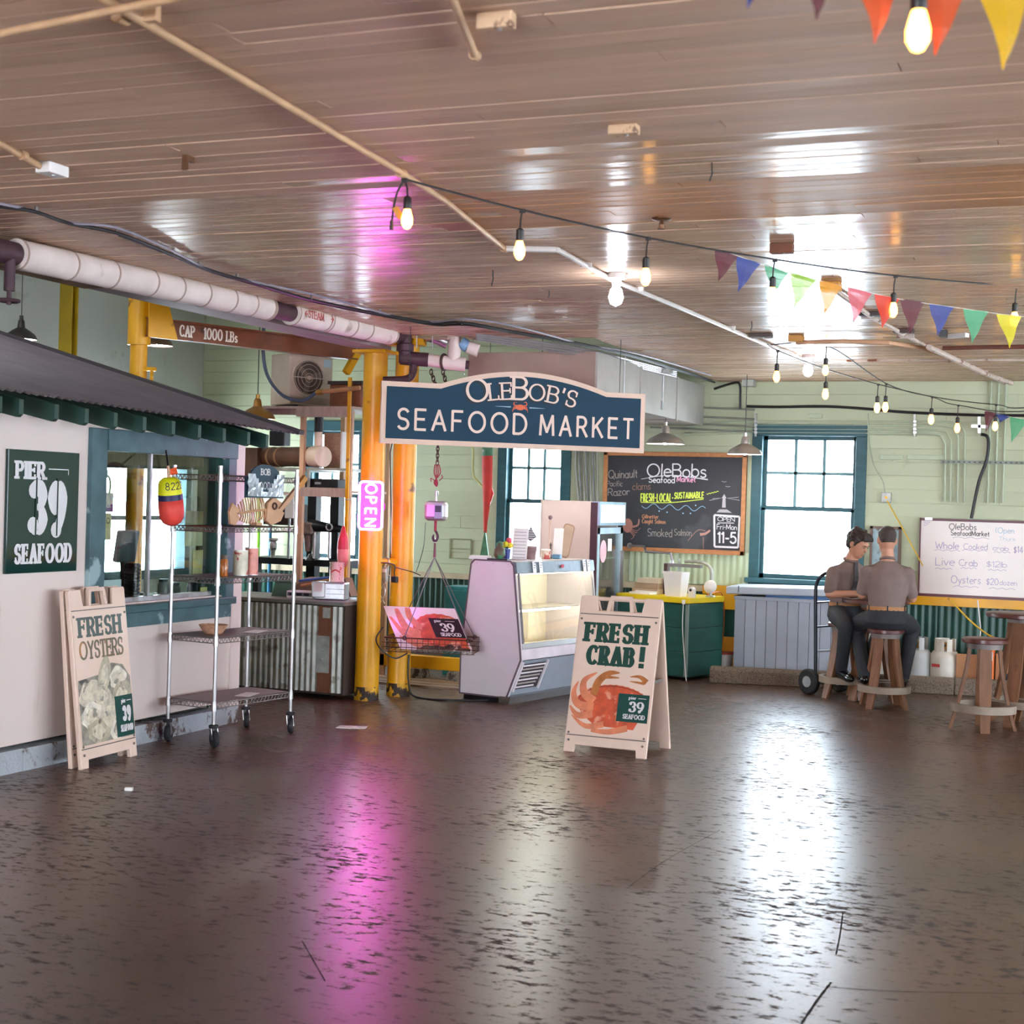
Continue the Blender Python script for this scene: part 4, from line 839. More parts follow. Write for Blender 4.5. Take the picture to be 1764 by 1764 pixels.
text(l, '39', W_*.27, H_*.33, H_*.41, 'slab', .3, .07, sx=.85, track=.13, y=y_, width=W_*.56); text(l, 'SEAFOOD', W_*.10, H_*.085, H_*.145, 'slab', .28, .13, sx=.6, track=.14, y=y_, width=W_*.82)
l.build('lettering', off, t)
MB().bb(W_*.55, W_*.84, y_-.0005, y_, H_*.85, H_*.858).bb(W_*.83, W_*.84, y_-.0005, y_, H_*.81, H_*.858).build('rule_line', off, t)
g_ = MB()
for fx, z0_, z1_ in ((.385, .3, .78), (.685, .3, .78)): g_.bb(W_*fx-.006, W_*fx+.006, y_-.002, y_-.001, H_*z0_, H_*z1_)
g_.build('stencil_gap', gs, t)
# ---------------------------------------------------------------- A-frame boards
def taper(mb, pts, w0, w1, y, wm=None):
    P = spline([(p[0], p[1], 0) for p in pts], 6); n = len(P); vs = []
    for i in range(n):
        d_ = (P[min(i+1, n-1)]-P[max(i-1, 0)]).normalized(); u = i/(n-1)
        w_ = (w0+(w1-w0)*u) if wm is None else (w0*(1-u)**2+2*wm*u*(1-u)+w1*u*u)
        vs += [(P[i].x-d_.y*w_/2, y, P[i].y+d_.x*w_/2), (P[i].x+d_.y*w_/2, y, P[i].y-d_.x*w_/2)]
    return mb.add(vs, [(2*i, 2*i+1, 2*i+3, 2*i+2) for i in range(n-1)])
crab_red = M('print_crab_red', '#C8512F', .35, var=.3, scale=14, col2='#E39A80', mask=(9, .56)); crab_tan = M('print_crab_claw', '#B26A34', .35, var=.3, scale=20); crab_dk = M('print_crab_edge', '#7E2A18', .35, var=.2); crab_pale = M('print_crab_pale', '#D9805C', .35, var=.25, scale=12)
def crab_print(par, x0, z0, s, xmax, y):
    """printed half crab: shell at the right, legs and claws curling at the left; x up to xmax"""
    sh = []
    for i in range(40):
        a = PI*i/39; r_ = 1+.025*(i % 2) if 4 < i < 36 else 1; sh.append((min(xmax, x0+s*(.62+.62*math.cos(a)*r_)), z0+s*(.36+.32*math.sin(a)*r_)))
    sh = sh + [(x0+s*.12, z0+s*.18), (x0+s*.35, z0+s*.02), (min(xmax, x0+s*1.0), z0), (min(xmax, x0+s*1.1), z0+s*.2)]
    MB().flat(sh, y-.0004).build('printed_shell', crab_red, par)
    rim = MB(); taper(rim, [(min(xmax, x0+s*(.62+.6*math.cos(a))), z0+s*(.36+.3*math.sin(a))) for a in [PI*(1-k/8) for k in range(9)]], .012*s, .012*s, y-.0007); rim.build('printed_rim', crab_dk, par)
    lg_ = MB(); y1 = y-.001
    taper(lg_, [(x0+s*.3, z0+s*.4), (x0+s*.12, z0+s*.52), (x0+s*.1, z0+s*.72), (x0+s*.3, z0+s*.86)], .14*s, .012*s, y1, .16*s)
    taper(lg_, [(x0+s*.3, z0+s*.3), (x0+s*.03, z0+s*.34), (x0-s*.06, z0+s*.52), (x0+s*.0, z0+s*.7)], .14*s, .01*s, y1, .14*s)
    taper(lg_, [(x0+s*.3, z0+s*.2), (x0+s*.05, z0+s*.16), (x0-s*.1, z0+s*.3)], .12*s, .02*s, y1, .12*s)
    taper(lg_, [(x0+s*.5, z0+s*.05), (x0+s*.2, z0-s*.0), (x0-s*.06, z0+s*.16)], .1*s, .01*s, y1, .1*s)
    taper(lg_, [(x0+s*.9, z0+s*.02), (x0+s*.6, z0-s*.06), (x0+s*.3, z0-s*.06)], .1*s, .05*s, y1, .1*s)
    lg_.build('printed_legs', crab_pale, par)
    cl = MB(); taper(cl, [(x0+s*.28, z0+s*.5), (x0+s*.34, z0+s*.72), (x0+s*.5, z0+s*.86), (x0+s*.68, z0+s*.88)], .12*s, .015*s, y-.0014, .15*s); taper(cl, [(x0+s*.46, z0+s*.8), (x0+s*.58, z0+s*.8), (x0+s*.68, z0+s*.8)], .06*s, .012*s, y-.0014)
    if x0+s*.86 < xmax: taper(cl, [(min(xmax, x0+s*1.14), z0+s*.76), (min(xmax, x0+s*1.02), z0+s*.84), (x0+s*.86, z0+s*.83)], .1*s, .012*s, y-.0014); taper(cl, [(min(xmax, x0+s*1.1), z0+s*.74), (x0+s*.86, z0+s*.76)], .05*s, .01*s, y-.0014)
    cl.build('printed_claw', crab_tan, par)
def pier_logo(par, x0, z0, w_, h_, y, bgc):
    o = MB().bb(x0, x0+w_, y-.0016, y, z0, z0+h_).build('logo_patch', bgc, par); l = MB(); yy_ = y-.0022
    text(l, 'pier', x0+w_*.34, z0+h_*.82, h_*.1, 'slab', .26, .16, track=.2, y=yy_, width=w_*.25); l.flat([(x0+w_*.64, z0+h_*.85), (x0+w_*.9, z0+h_*.85), (x0+w_*.9, z0+h_*.87), (x0+w_*.64, z0+h_*.87)], yy_)
    text(l, '39', x0+w_*.36, z0+h_*.38, h_*.34, 'slab', .3, .1, sx=.9, track=.15, y=yy_, width=w_*.5); text(l, 'SEAFOOD', x0+w_*.2, z0+h_*.12, h_*.15, 'slab', .26, .15, sx=.7, track=.16, y=yy_, width=w_*.72)
    l.build('lettering', off, o)
shell_pl = M('cream_plastic', '#E4C7B4', .45, var=.06, scale=5); sheet_m = M('cream_sheet', '#EACDBB', .25, var=.04, scale=3); ink = M('green_ink', '#0C3F34', .35, var=.05); ink2 = M('olive_ink', '#6A5B43', .35, var=.2, col2='#A8713C', mask=(6, .55))
logo_green = M('logo_green', '#17453F', .25, var=.08)
AW, AH = .58, 1.06
def a_panel(t, M4, mat):
    """one moulded leaf of an A-frame: body with feet, ears and grip; M4 places it"""
    hw = AW/2; f = MB()
    f.prism([(-hw, 0), (-hw+.07, 0), (-hw+.075, .05), (hw-.075, .05), (hw-.07, 0), (hw, 0), (hw, AH-.01), (hw-.01, AH), (hw-.12, AH), (hw-.135, AH-.1), (-hw+.135, AH-.1), (-hw+.12, AH), (-hw+.01, AH), (-hw, AH-.01)], (0, 0, 0), (1, 0, 0), (0, 0, 1), (0, .028, 0))
    for v in f.v: v.xyz = M4 @ v
    p = f.build('leaf', mat, t, world=False, bevel=.004)
    h = MB()
    for a, b in (((-.085, AH-.1), (-.07, AH-.005)), ((-.075, AH-.005), (.075, AH-.005)), ((.07, AH-.005), (.085, AH-.1))): h.bar((a[0], .014, a[1]), (b[0], .014, b[1]), .024, .026, (0, 1, 0))
    for v in h.v: v.xyz = M4 @ v
    h.build('grip', mat, p)
    rg = M('rivet_grey', '#6A5C54', .5)
    for z_ in (.115, AH-.125):
        r = MB().bb(-hw+.012, hw-.012, -.004, 0, z_-.003, z_+.003)
        for v in r.v: v.xyz = M4 @ v
        r.build('seam_line', rg, p)
    for x_, z_ in ((-hw+.025, AH-.16), (hw-.025, AH-.16), (-hw+.025, .13), (hw-.025, .13), (-hw+.03, .08), (hw-.03, .08)):
        r = MB().lathe([(.008, 0), (.008, .006)], (x_, -.006, z_), 8, R=Matrix.Rotation(rad(-90), 3, 'X'))
        for v in r.v: v.xyz = M4 @ v
        r.build('rivet', rg, p)
    return p
def a_print(t, M4):
    """an empty-free print sheet in leaf coordinates, parented to the thing"""
    s_ = MB().bb(-AW/2+.012, AW/2-.012, -.003, -.0003, .122, AH-.132).build('print_sheet', sheet_m, t); s_.matrix_local = M4; return s_
# Fresh crab board, standing open
L0, R0_ = at(968, 1296, Z=0), at(1113, 1306, Z=0); mid = (L0+R0_)/2; rz = -.04
t = thing('a_frame_sign', 'open A-frame board standing on the floor advertising fresh crab', 'sign', mid, rz)
lean = math.asin(.25/AH)
Mf = Matrix.Rotation(-lean, 4, 'X'); Mb = Matrix.Translation((0, .53, 0)) @ Matrix.Rotation(lean, 4, 'X') @ Matrix.Rotation(PI, 4, 'Z')
a_panel(t, Mf, shell_pl); a_panel(t, Mb, shell_pl)
MB().tube([(-AW/2+.03, .265, AH*.955), (AW/2-.03, .265, AH*.955)], .014, 10).build('hinge', shell_pl, t)
st = MB(); st.bar((AW/2-.03, .12, .48), (AW/2-.03, .42, .48), .006, .02); st.build('stay', steel, t)
sh = a_print(t, Mf)
y_ = -.0034; l = MB()
text(l, 'FRESH', -.235, .755, .115, 'slab', .34, .16, track=.2, y=y_, width=.455); text(l, 'CRAB', -.205, .60, .115, 'slab', .34, .16, track=.2, y=y_, width=.35); text(l, '!', .185, .60, .125, 'line', .3, track=.2, y=y_)
l.build('lettering', ink, sh); crab_print(sh, -.235, .18, .42, AW/2-.014, y_); pier_logo(sh, .06, .23, AW/2-.074, .185, -.006, logo_green)
# Oysters board, folded and leaning on the booth wall
L0, R0_ = at(140, 1327, Z=0), at(238, 1301, Z=0); mid = (L0+R0_)/2; rz = math.atan2(R0_.y-L0.y, R0_.x-L0.x)
t = thing('a_frame_sign', 'folded A-frame board leaning on the booth wall advertising fresh oysters', 'sign', mid, rz)
lean = math.asin((.13)/AH); Mf = Matrix.Rotation(-lean, 4, 'X'); Mb = Matrix.Translation((0, .07, 0)) @ Matrix.Rotation(-lean+.03, 4, 'X')
a_panel(t, Mf, shell_pl); a_panel(t, Mb, shell_pl)
sh = a_print(t, Mf); l = MB(); text(l, 'FRESH', -.23, .78, .105, 'slab', .32, .15, track=.2, y=y_, width=.45); l.build('lettering', M('grey_green_ink', '#3F4D48', .35), sh)
l = MB(); text(l, 'OYSTERS', -.235, .645, .1, 'slab', .2, .12, sx=.8, track=.0, y=y_, width=.46); l.build('lettering', ink2, sh)
MB().flat([(-.27, .135), (.27, .135), (.27, .5), (.2, .58), (.08, .6), (-.05, .54), (-.27, .52)], y_).build('printed_ice', M('print_grey', '#8E8678', .4, var=.4, scale=16, col2='#3C3B34', mask=(7, .55)), sh)
ora = random.Random(3); om = [M('print_oyster%d' % k, c_, .4, var=.3, scale=18, col2='#5A5248', mask=(8, .58)) for k, c_ in enumerate(('#C9BCA6', '#B0A48C', '#DED4C2'))]; of = M('print_oyster_flesh', '#D2C6AE', .35, var=.25, scale=25, col2='#8A8274', mask=(12, .55))
for k, (x_, z_, rx, rz_, an) in enumerate(((-.17, .44, .11, .07, .5), (.0, .53, .12, .06, 1.2), (.14, .5, .09, .07, .2), (-.03, .4, .1, .07, -.4), (.16, .39, .12, .08, .6), (-.15, .3, .12, .08, .1), (.03, .28, .13, .1, .5), (-.1, .2, .12, .07, -.2), (.1, .2, .09, .06, .7))):
    e = [(x_+rx*math.cos(a)*math.cos(an)*(1+.1*math.sin(5*a+k))-rz_*math.sin(a)*math.sin(an), z_+rx*math.cos(a)*math.sin(an)+rz_*math.sin(a)*math.cos(an)*(1+.12*math.cos(4*a))) for a in [2*PI*i/26 for i in range(26)]]
    o = MB().flat([(min(.272, max(-.272, p)), max(.135, q)) for p, q in e], y_-.0003*(k+1)).build('printed_oyster', om[k % 3], sh)
    MB().flat([(min(.271, x_+(p-x_)*.6), z_+(q-z_)*.6) for p, q in e], y_-.0003*(k+1)-.00015).build('printed_flesh', of, o)
pier_logo(sh, .085, .14, .185, .25, -.0068, logo_green)
# ---------------------------------------------------------------- chrome wire rack on castors
RX, RY = .395, .80
P2, P4 = at(367, 1287, Z=0), at(499, 1262, Z=0)
u = (P4-P2).normalized(); rz = math.atan2(u.y, u.x)-PI/2; ctr = (P2+P4)/2+Vector((-u.y, u.x, 0))*(RX/2)
t = thing('wire_rack', 'tall chrome wire shelf rack on castors in front of the booth', 'shelf rack', ctr, rz)
SZ = (1.755, 1.415, 1.08, .69, .265)
post_pts = [(sx*RX/2, sy*RY/2) for sx, sy in ((-1, -1), (1, -1), (-1, 1), (1, 1))]
for px_, py_ in post_pts:
    p = MB().cyl((px_, py_, .13), (px_, py_, 1.83), .0127, seg=12).build('post', rack_chrome, t, smooth=True)
    MB().lathe([(.0, .012), (.015, .012), (.015, 0)], (px_, py_, 1.82), 12, caps=False).build('post_cap', rack_chrome, p, smooth=True)
    for z_ in SZ: MB().lathe([(.019, -.03), (.016, .03)], (px_, py_, z_), 12).build('shelf_clip', rack_chrome, p, smooth=True)
    ca = MB().box((px_, py_, .112), (.02, .03, .06)).build('caster', rack_chrome, t)
    MB().lathe([(.03, .125), (.032, .132), (.032, .142), (.02, .147)], (px_, py_, 0), 14).build('bumper', black_rubber, ca, smooth=True)
    an = random.uniform(.3, 1.2); Rw = Matrix.Rotation(an, 3, 'Z') @ Matrix.Rotation(PI/2, 3, 'Y')
    MB().lathe([(.02, -.016), (.05, -.016), (.055, -.01), (.055, .01), (.05, .016), (.02, .016)], (px_+.01, py_, .055), 20, R=Rw).build('wheel', black_rubber, ca, smooth=True)
    MB().lathe([(.018, -.018), (.018, .018)], (px_+.01, py_, .055), 12, R=Rw).build('wheel_hub', rack_chrome, ca, smooth=True)
    f = MB(); ax = Rw @ Vector((0, 0, 1))
    for s_ in (-1, 1): f.bar(Vector((px_, py_, .12))+ax*.022*s_, Vector((px_+.01, py_, .05))+ax*.022*s_, .03, .004, ax)
    f.build('fork', rack_chrome, ca)
def wire_shelf(z_, n=26):
    m = MB(); w_, d_ = RX/2, RY/2; hgt = .032
    for zz in (z_+hgt/2, z_-hgt/2):
        for a, b in (((-w_, -d_), (w_, -d_)), ((w_, -d_), (w_, d_)), ((w_, d_), (-w_, d_)), ((-w_, d_), (-w_, -d_))): m.cyl((a[0], a[1], zz), (b[0], b[1], zz), .0035, seg=6)
    def zig(a, b, k):
        a, b = Vector(a), Vector(b); pts = [a+(b-a)*(i/k)+Vector((0, 0, hgt/2 if i % 2 else -hgt/2)) for i in range(k+1)]
        for p, q in zip(pts[:-1], pts[1:]): m.cyl(p, q, .0022, seg=5)
    for x_ in (-w_, w_): zig((x_, -d_, z_), (x_, d_, z_), 44)
    for y_2 in (-d_, d_): zig((-w_, y_2, z_), (w_, y_2, z_), 22)
    for i in range(n): y_2 = -d_+2*d_*(i+.5)/n; m.cyl((-w_, y_2, z_+hgt/2+.002), (w_, y_2, z_+hgt/2+.002), .0019, seg=5)
    return m.build('shelf', rack_chrome, t)
for z_ in SZ: wire_shelf(z_)
liner = M('shelf_liner', '#6B5C5A', .5, var=.15)
for z_ in (SZ[2], SZ[3], SZ[4]): MB().bb(-RX/2+.012, RX/2-.012, -RY/2+.012, RY/2-.012, z_+.0205, z_+.0235).build('liner', liner, t)
Mr = Matrix.Translation(ctr) @ Matrix.Rotation(rz, 4, 'Z')
def rk(x_, y_2, i): return Mr @ Vector((x_, y_2, SZ[i]+.0245))
# things on the rack
tn = M('laminated_wood', '#C79873', .45, var=.15)
q = rk(.06, .22, 1); t = thing('fish_skeleton', 'wooden fish skeleton ornament with a long stick in its jaw on the rack', 'ornament', q, rz+PI/2)
MB().prism([(-.36, .09), (-.33, .15), (-.25, .105), (-.28, .08), (-.25, .05), (-.3, .0), (-.345, .01)], (0, 0, 0), (1, 0, 0), (0, 0, 1), (0, .015, 0)).build('tail', tn, t)
MB().tube([(-.27, .007, .08), (-.1, .007, .1), (.05, .007, .11)], .009, 8).build('spine', tn, t)
for i in range(12):
    x_ = -.235+.023*i; h_ = .045+.075*math.sin(PI*(i+1)/14); zc = .08+.03*(i/11)
    MB().tube(spline([(x_-.03, .007, zc+h_), (x_-.012, .007, zc+h_*.55), (x_, .007, zc)], 3), .0065, 5).build('spike', tn, t)
    MB().tube(spline([(x_, .007, zc), (x_+.012, .012, zc-h_*.35), (x_, .014, max(.012, zc-h_*.75))], 3), .0065, 5).build('rib', tn, t)
MB().prism([(0, .03), (.02, .16), (.08, .2), (.17, .16), (.13, .12), (.2, .09), (.16, .03), (.06, .0)], (.02, -.01, 0), (1, 0, 0), (0, 0, 1), (0, .035, 0)).build('skull', tn, t, bevel=.006)
MB().torus((.1, -.014, .135), .02, .007, Matrix.Rotation(PI/2, 3, 'X')).build('eye_socket', M('dark_socket', '#4A2E22', .6), t)
MB().bar((.15, .007, .08), (.4, .007, .29), .022, .034).build('stick', tn, t); MB().bar((.39, .007, .28), (.46, .007, .345), .028, .042).build('stick_handle', M('orange_wood', '#C9863A', .4), t)
MB().bb(-.1, -.04, -.02, .035, 0, .02).build('foot', tn, t)
q = rk(RX/2+.03, .02, 0); t = thing('arched_sign', 'small crumpled arched market sign in plastic hanging on top of the rack', 'sign', (q.x, q.y, q.z-.15), rz+PI/2)
foil = M('crumpled_film', '#B9C4CA', .16, .25, var=.5, scale=9, bump=.8, bscale=25)
pts = [(-.2, 0), (.2, 0), (.2, .14), (.16, .15)]+[(.15*math.cos(PI*k/10), .15+.075*math.sin(PI*k/10)) for k in range(11)]+[(-.16, .15), (-.2, .14)]
MB().prism(pts, (0, 0, 0), (1, 0, 0), (0, 0, 1), (0, .012, 0)).build('board', M('navy_board', '#203A4C', .3), t)
m = MB(); g = 14; rr = random.Random(5)
vs = [(-.19+.38*i/g, -.004-rr.uniform(0, .012), .01+.15*j/5) for j in range(6) for i in range(g+1)]
keep = [(j*(g+1)+i, j*(g+1)+i+1, (j+1)*(g+1)+i+1, (j+1)*(g+1)+i) for j in range(5) for i in range(g) if abs(i-g/2+.5) > j*.8+.4]
m.add(vs, keep); m.build('plastic_film', foil, t)
l = MB(); text(l, 'BOB', -.05, .155, .04, 'slab', .2, .12, y=-.002, width=.1); text(l, 'OOD', -.06, .06, .045, 'line', .12, y=-.002, width=.11); l.build('lettering', off, t)
q = rk(.12, -.25, 2); t = thing('spice_jar', 'small amber jar with a dark lid on the middle rack shelf', 'jar', q); MB().lathe([(.024, 0), (.026, .01), (.026, .1), (.02, .115)], seg=14).build('body', M('amber', '#B4621C', .2), t, smooth=True); MB().lathe([(.022, .115), (.022, .14)], seg=14).build('lid', M('jar_lid', '#5A4030', .4), t, smooth=True)
def can(q, r_, h_, c_, lab, txt, ic):
    t = thing('tin_can', lab, 'can', q, rz+PI/2, 'cans on the rack'); MB().lathe([(r_, .004), (r_, h_-.004)], seg=22, caps=False).build('paper_label', M('can_'+ic[1:], c_, .4, var=.2, scale=12, col2=ic, mask=(14, .58)), t, smooth=True)
    MB().lathe([(r_*1.02, 0), (r_*1.02, .004), (r_*.9, .006)], seg=22).build('bottom_rim', steel, t); MB().lathe([(r_*.9, h_-.006), (r_*1.02, h_-.004), (r_*1.02, h_)], seg=22).build('top_rim', steel, t)
    return t
can(rk(.1, -.06, 2), .05, .17, '#CFC7B0', 'cream can with red letters on the middle rack shelf', '', '#B2332F'); can(rk(.1, .055, 2), .045, .185, '#D98C80', 'taller pink can beside the cream can on the rack', '', '#B9504A')
q = rk(.0, -.2, 3); t = thing('fluted_basket', 'small fluted tan basket on the lower rack shelf', 'basket', q); m = MB(); sg = 40
vs = []
for z_, r_ in ((0, .05), (.005, .055), (.06, .085), (.062, .08), (.01, .05)): vs += [((r_*(1+.05*math.cos(10*2*PI*k/sg)))*math.cos(2*PI*k/sg)*1.15, r_*(1+.05*math.cos(10*2*PI*k/sg))*math.sin(2*PI*k/sg), z_) for k in range(sg)]
m.add(vs, [(j*sg+k, j*sg+(k+1) % sg, (j+1)*sg+(k+1) % sg, (j+1)*sg+k) for j in range(4) for k in range(sg)]+[tuple(range(sg))[::-1]]); m.build('bowl', M('wicker_tan', '#B5876A', .7, var=.25, scale=30), t, smooth=True)
for y_2, lab, i in ((.12, 'white paper slips lying on the lower rack shelf', 3), (.05, 'pale sheet lying on the bottom rack shelf', 4)):
    q = rk(.1, y_2, i); tag(MB().box((0, 0, .002), (.1, .2, .003), rz=rz+.3).build('loose_sheet', white_paint, None, origin=(0, 0, 0)), lab, 'paper').location = q
# buoy hung from the window head
q = at(286, 776, X=-5.845); A = at(291, 822, X=-5.76); B = at(297, 906, X=-5.76); axb = (A-B).normalized(); Hh = (A-B).length
t = thing('float_buoy', 'yellow and red foam buoy with a navy band hanging at the booth window', 'buoy', B)
Rb = axb.to_track_quat('Z', 'Y').to_matrix(); R_ = .083
fy = M('buoy_yellow', '#E3E010', .55, var=.08, bump=.1); fn = M('buoy_navy', '#1C2050', .5); fr_ = M('buoy_red', '#E0453A', .55, var=.12, bump=.1)
prof = [(.0, 0), (.03, .004), (.06, .022), (.078, .055), (R_, .1), (R_*.98, Hh*.55)]
MB().lathe([(r_, z_) for r_, z_ in prof], seg=24, R=Rb).build('red_half', fr_, t, smooth='all'); MB().lathe([(R_*.985, Hh*.54), (R_*.96, Hh*.655)], seg=24, R=Rb, caps=False).build('navy_band', fn, t, smooth='all')
MB().lathe([(R_*.96, Hh*.65), (R_*.92, Hh*.8), (R_*.82, Hh*.92), (R_*.5, Hh*.99), (0, Hh)], seg=24, R=Rb, caps=False).build('yellow_half', fy, t, smooth='all')
l = MB(); text(l, '8222', 0, 0, .045, 'line', .13, track=.2, y=0)
for v in l.v: a = v.x/R_-1.28; zz = Hh*.77+v.z; rr_ = R_*.945; v.xyz = Rb @ Vector((rr_*math.cos(a)*1.0, rr_*math.sin(a), zz))
l.build('lettering', black_metal, t)
MB().tube([B-B+axb*Hh, axb*(Hh+.06), q-B], .006, 8).build('rope', cable, t); MB().cyl(axb*(Hh-.005), axb*(Hh+.075), .014, .009, 10).build('spindle', tn, t); MB().cyl(axb*-.02, axb*.01, .014, seg=8).build('spindle_end', galv, t)
MB().add([axb*(Hh+.05), axb*(Hh+.05)+Vector((0, .09, .02)), axb*(Hh+.0)+Vector((.01, .085, .025)), axb*(Hh+.01)+Vector((.0, .01, 0))], [(0, 1, 2, 3)]).build('tag', M('orange_tag', '#E8521C', .4), t)
# ---------------------------------------------------------------- work corner behind the columns
wood_raw = M('raw_lumber', '#CBA685', .6, var=.2, scale=6, stretch=(1, 1, .3), bump=.1)
rustw = M('stained_wood', '#6E3F28', .6, var=.2, stretch=(6, 1, 1))
q0, q1 = at(404, 1200, Y=10.82), at(607, 1204, Y=10.82); zt = .80
t = thing('corrugated_counter', 'work counter clad in grey corrugated metal next to the yellow column', 'counter', (q0.x, 10.82, 0)); Lc = q1.x-q0.x-.1
xs_ = at(549, 1100, Y=10.82).x-q0.x; xe_ = at(571, 1100, Y=10.82).x-q0.x; xm_ = at(498, 1100, Y=10.82).x-q0.x
cor = M('grey_corrugated', '#A6A79F', .4, .55, var=.2, scale=9, col2='#7C766C', mask=(7, .58))
for a, b in ((-.3, xm_), (xm_+.004, xs_), (xe_, Lc)): MB().corr((a, 0, .06), (1, 0, 0), (0, 0, 1), (0, -1, 0), b-a, zt-.1, .052, .0075).build('corrugated_panel', cor, t, smooth='all')
MB().bb(-.3, Lc, .02, .6, .04, zt-.03).build('carcass', M('carcass_dark', '#3C3028', .7), t)
MB().bb(xs_, xe_, -.012, .02, .06, zt-.04).build('wood_batten', rustw, t)
MB().bb(-.3, Lc+.01, -.02, .62, zt-.03, zt).build('worktop', M('worktop_steel', '#8C8884', .4, .5, var=.15), t, bevel=.003)
for z0_, z1_, n_ in ((.22, .52, 4), (.665, .75, 2)):
    p = MB().bb(xs_-.01 if n_ == 4 else xs_+.04, xe_-.01, -.018, -.012, z0_, z1_).build('bracket_plate', galv, t)
    for k in range(n_): MB().lathe([(.007, 0), (.005, .004)], ((xs_+xe_)/2-.01+(.015 if n_ == 2 else 0), -.018, z0_+(k+.5)*(z1_-z0_)/n_), 8, R=Matrix.Rotation(PI/2, 3, 'X')).build('bolt', steel, p)
def onc(x, y=1028, Y=11.05): v = at(x, y, Y=Y); return Vector((v.x, Y, zt))
# items on that counter
q = onc(571); t = thing('slicer_machine', 'small stainless machine with a square chute on the metal counter', 'machine', q, .25)
MB().bb(-.13, .13, -.09, .09, 0, .145).build('body', steel, t, bevel=.012); MB().bb(-.14, -.03, -.12, -.09, .02, .15).build('chute', chrome, t, bevel=.008); MB().bb(-.12, -.05, -.122, -.118, .07, .14).build('chute_mouth', M('grey_mouth', '#B9A79E', .4), t)
for z_ in (.05, .09): MB().bb(-.02, .132, -.093, -.089, z_, z_+.003).build('seam', black_metal, t)
for x_ in (.0, .1): MB().lathe([(.006, 0), (.004, .004)], (x_, -.091, .07), 8, R=Matrix.Rotation(PI/2, 3, 'X')).build('screw', steel, t)
q = onc(577) + Vector((.0, .02, .148)); t = thing('crab_tin', 'cream tin with a red crab print on top of the stainless machine', 'can', q)
MB().lathe([(.062, 0), (.064, .006), (.06, .012), (.06, .15), (.064, .156), (.064, .162), (.0, .162)], seg=22).build('body', M('tin_cream', '#E2C9B2', .35, var=.05), t, smooth=True)
l = MB(); taper(l, [(-.04, .08), (0, .1), (.04, .08)], .012, .012, 0); taper(l, [(-.035, .1), (-.05, .115), (-.03, .125)], .01, .004, 0); taper(l, [(.035, .1), (.05, .115), (.03, .125)], .01, .004, 0); l.flat([(-.04, .055), (.04, .055), (.035, .095), (-.035, .095)], 0); l.flat([(-.03, .02), (.035, .02), (.035, .04), (-.03, .04)], 0); l.flat([(-.025, .133), (.03, .133), (.03, .143), (-.025, .143)], 0)
for v in l.v: a = v.x/.0608-PI/2+.3; v.xyz = Vector((.0612*math.cos(a), .0612*math.sin(a), v.z))
l.build('print', M('tin_red', '#C23A2C', .4), t)
q = onc(522); t = thing('socket_tray', 'white plastic tray with dark compartments on the metal counter', 'tray', q, .1); MB().bb(-.12, .12, -.07, .07, 0, .06).build('body', white_plastic, t, bevel=.006); MB().bb(-.11, .11, -.072, -.07, .018, .048).build('recess', M('recess_grey', '#6A6468', .5), t)
for k in range(3): MB().bb(-.09+.065*k, -.045+.065*k, -.076, -.07, .022, .044).build('compartment', black_metal, t)
q = onc(483); t = thing('green_folder', 'folded green plastic crate lid leaning on the metal counter', 'lid', q, 0); MB().prism([(-.09, 0), (.09, 0), (.11, .12), (-.05, .12)], (0, 0, 0), (1, 0, 0), (0, 0, 1), (0, .02, 0)).build('panel', M('sage_green', '#567A62', .5), t); MB().bb(-.05, .11, .0, .025, .115, .13).build('lip', M('sage_dark', '#45624F', .5), t)
q = onc(540, Y=11.25); t = thing('cardboard_sheet', 'bent brown cardboard sheet lying across the metal counter', 'cardboard', q); m = MB(); m.add([(-.28, 0, .0), (-.1, 0, .15), (.3, 0, .16), (.36, 0, .02), (-.28, .12, .0), (-.1, .12, .16), (.3, .12, .17), (.36, .12, .02)], [(0, 1, 5, 4), (1, 2, 6, 5), (2, 3, 7, 6), (0, 3, 2, 1)]); m.build('sheet', M('dull_card', '#8A6E5C', .8, var=.1), t)
q = onc(540, Y=11.18); t = thing('long_brush', 'wooden brush handle and blue tube lying across the metal counter', 'tool', q); MB().tube([(-.12, 0, .09), (.22, .0, .17)], .013, 8).build('handle', M('brush_wood', '#B07A48', .5), t, smooth=True); MB().tube([(-.16, .03, .13), (.24, .03, .19)], .01, 8).build('blue_tube', M('blue_tube', '#3F5FA8', .4), t, smooth=True)
# --- timber stand with the outdoor air-conditioning unit and the compressor
YT = 11.75
def tw(x, y, Y=YT): return at(x, y, Y=Y)
xa, xb = tw(520, 760).x, tw(602, 760).x; zp_ = tw(560, 704).z
t = thing('timber_stand', 'raw lumber stand with two shelves behind the metal counter', 'stand', (xa, YT, 0))
for x_ in (xa, xb):
    for y_ in (YT, YT+.75): MB().bb(x_-.021, x_+.021, y_, y_+.04, 0, zp_-.02).build('post', wood_raw, t, world=True)
fas = M('weathered_board', '#B49F92', .65, var=.15, stretch=(5, 1, 1))
xl_ = tw(440, 700).x
MB().bb(xa-.05, xb+.03, YT-.03, YT-.002, zp_-.075, zp_+.02).build('fascia', fas, t, world=True); MB().bb(xl_, xa-.05, YT+.1, YT+.13, zp_-.05, zp_+.02).build('fascia', fas, t, world=True)
MB().bb(xl_, xb+.03, YT, YT+.8, zp_-.0, zp_+.022).build('platform', fas, t, world=True)
zs_ = tw(560, 848).z
MB().bb(xa, xb, YT-.012, YT, zs_-.04, zs_+.04).build('rail', fas, t, world=True); MB().bb(xa, xb, YT, YT+.78, zs_+.0, zs_+.02).build('shelf', fas, t, world=True)
z3_ = tw(560, 806).z
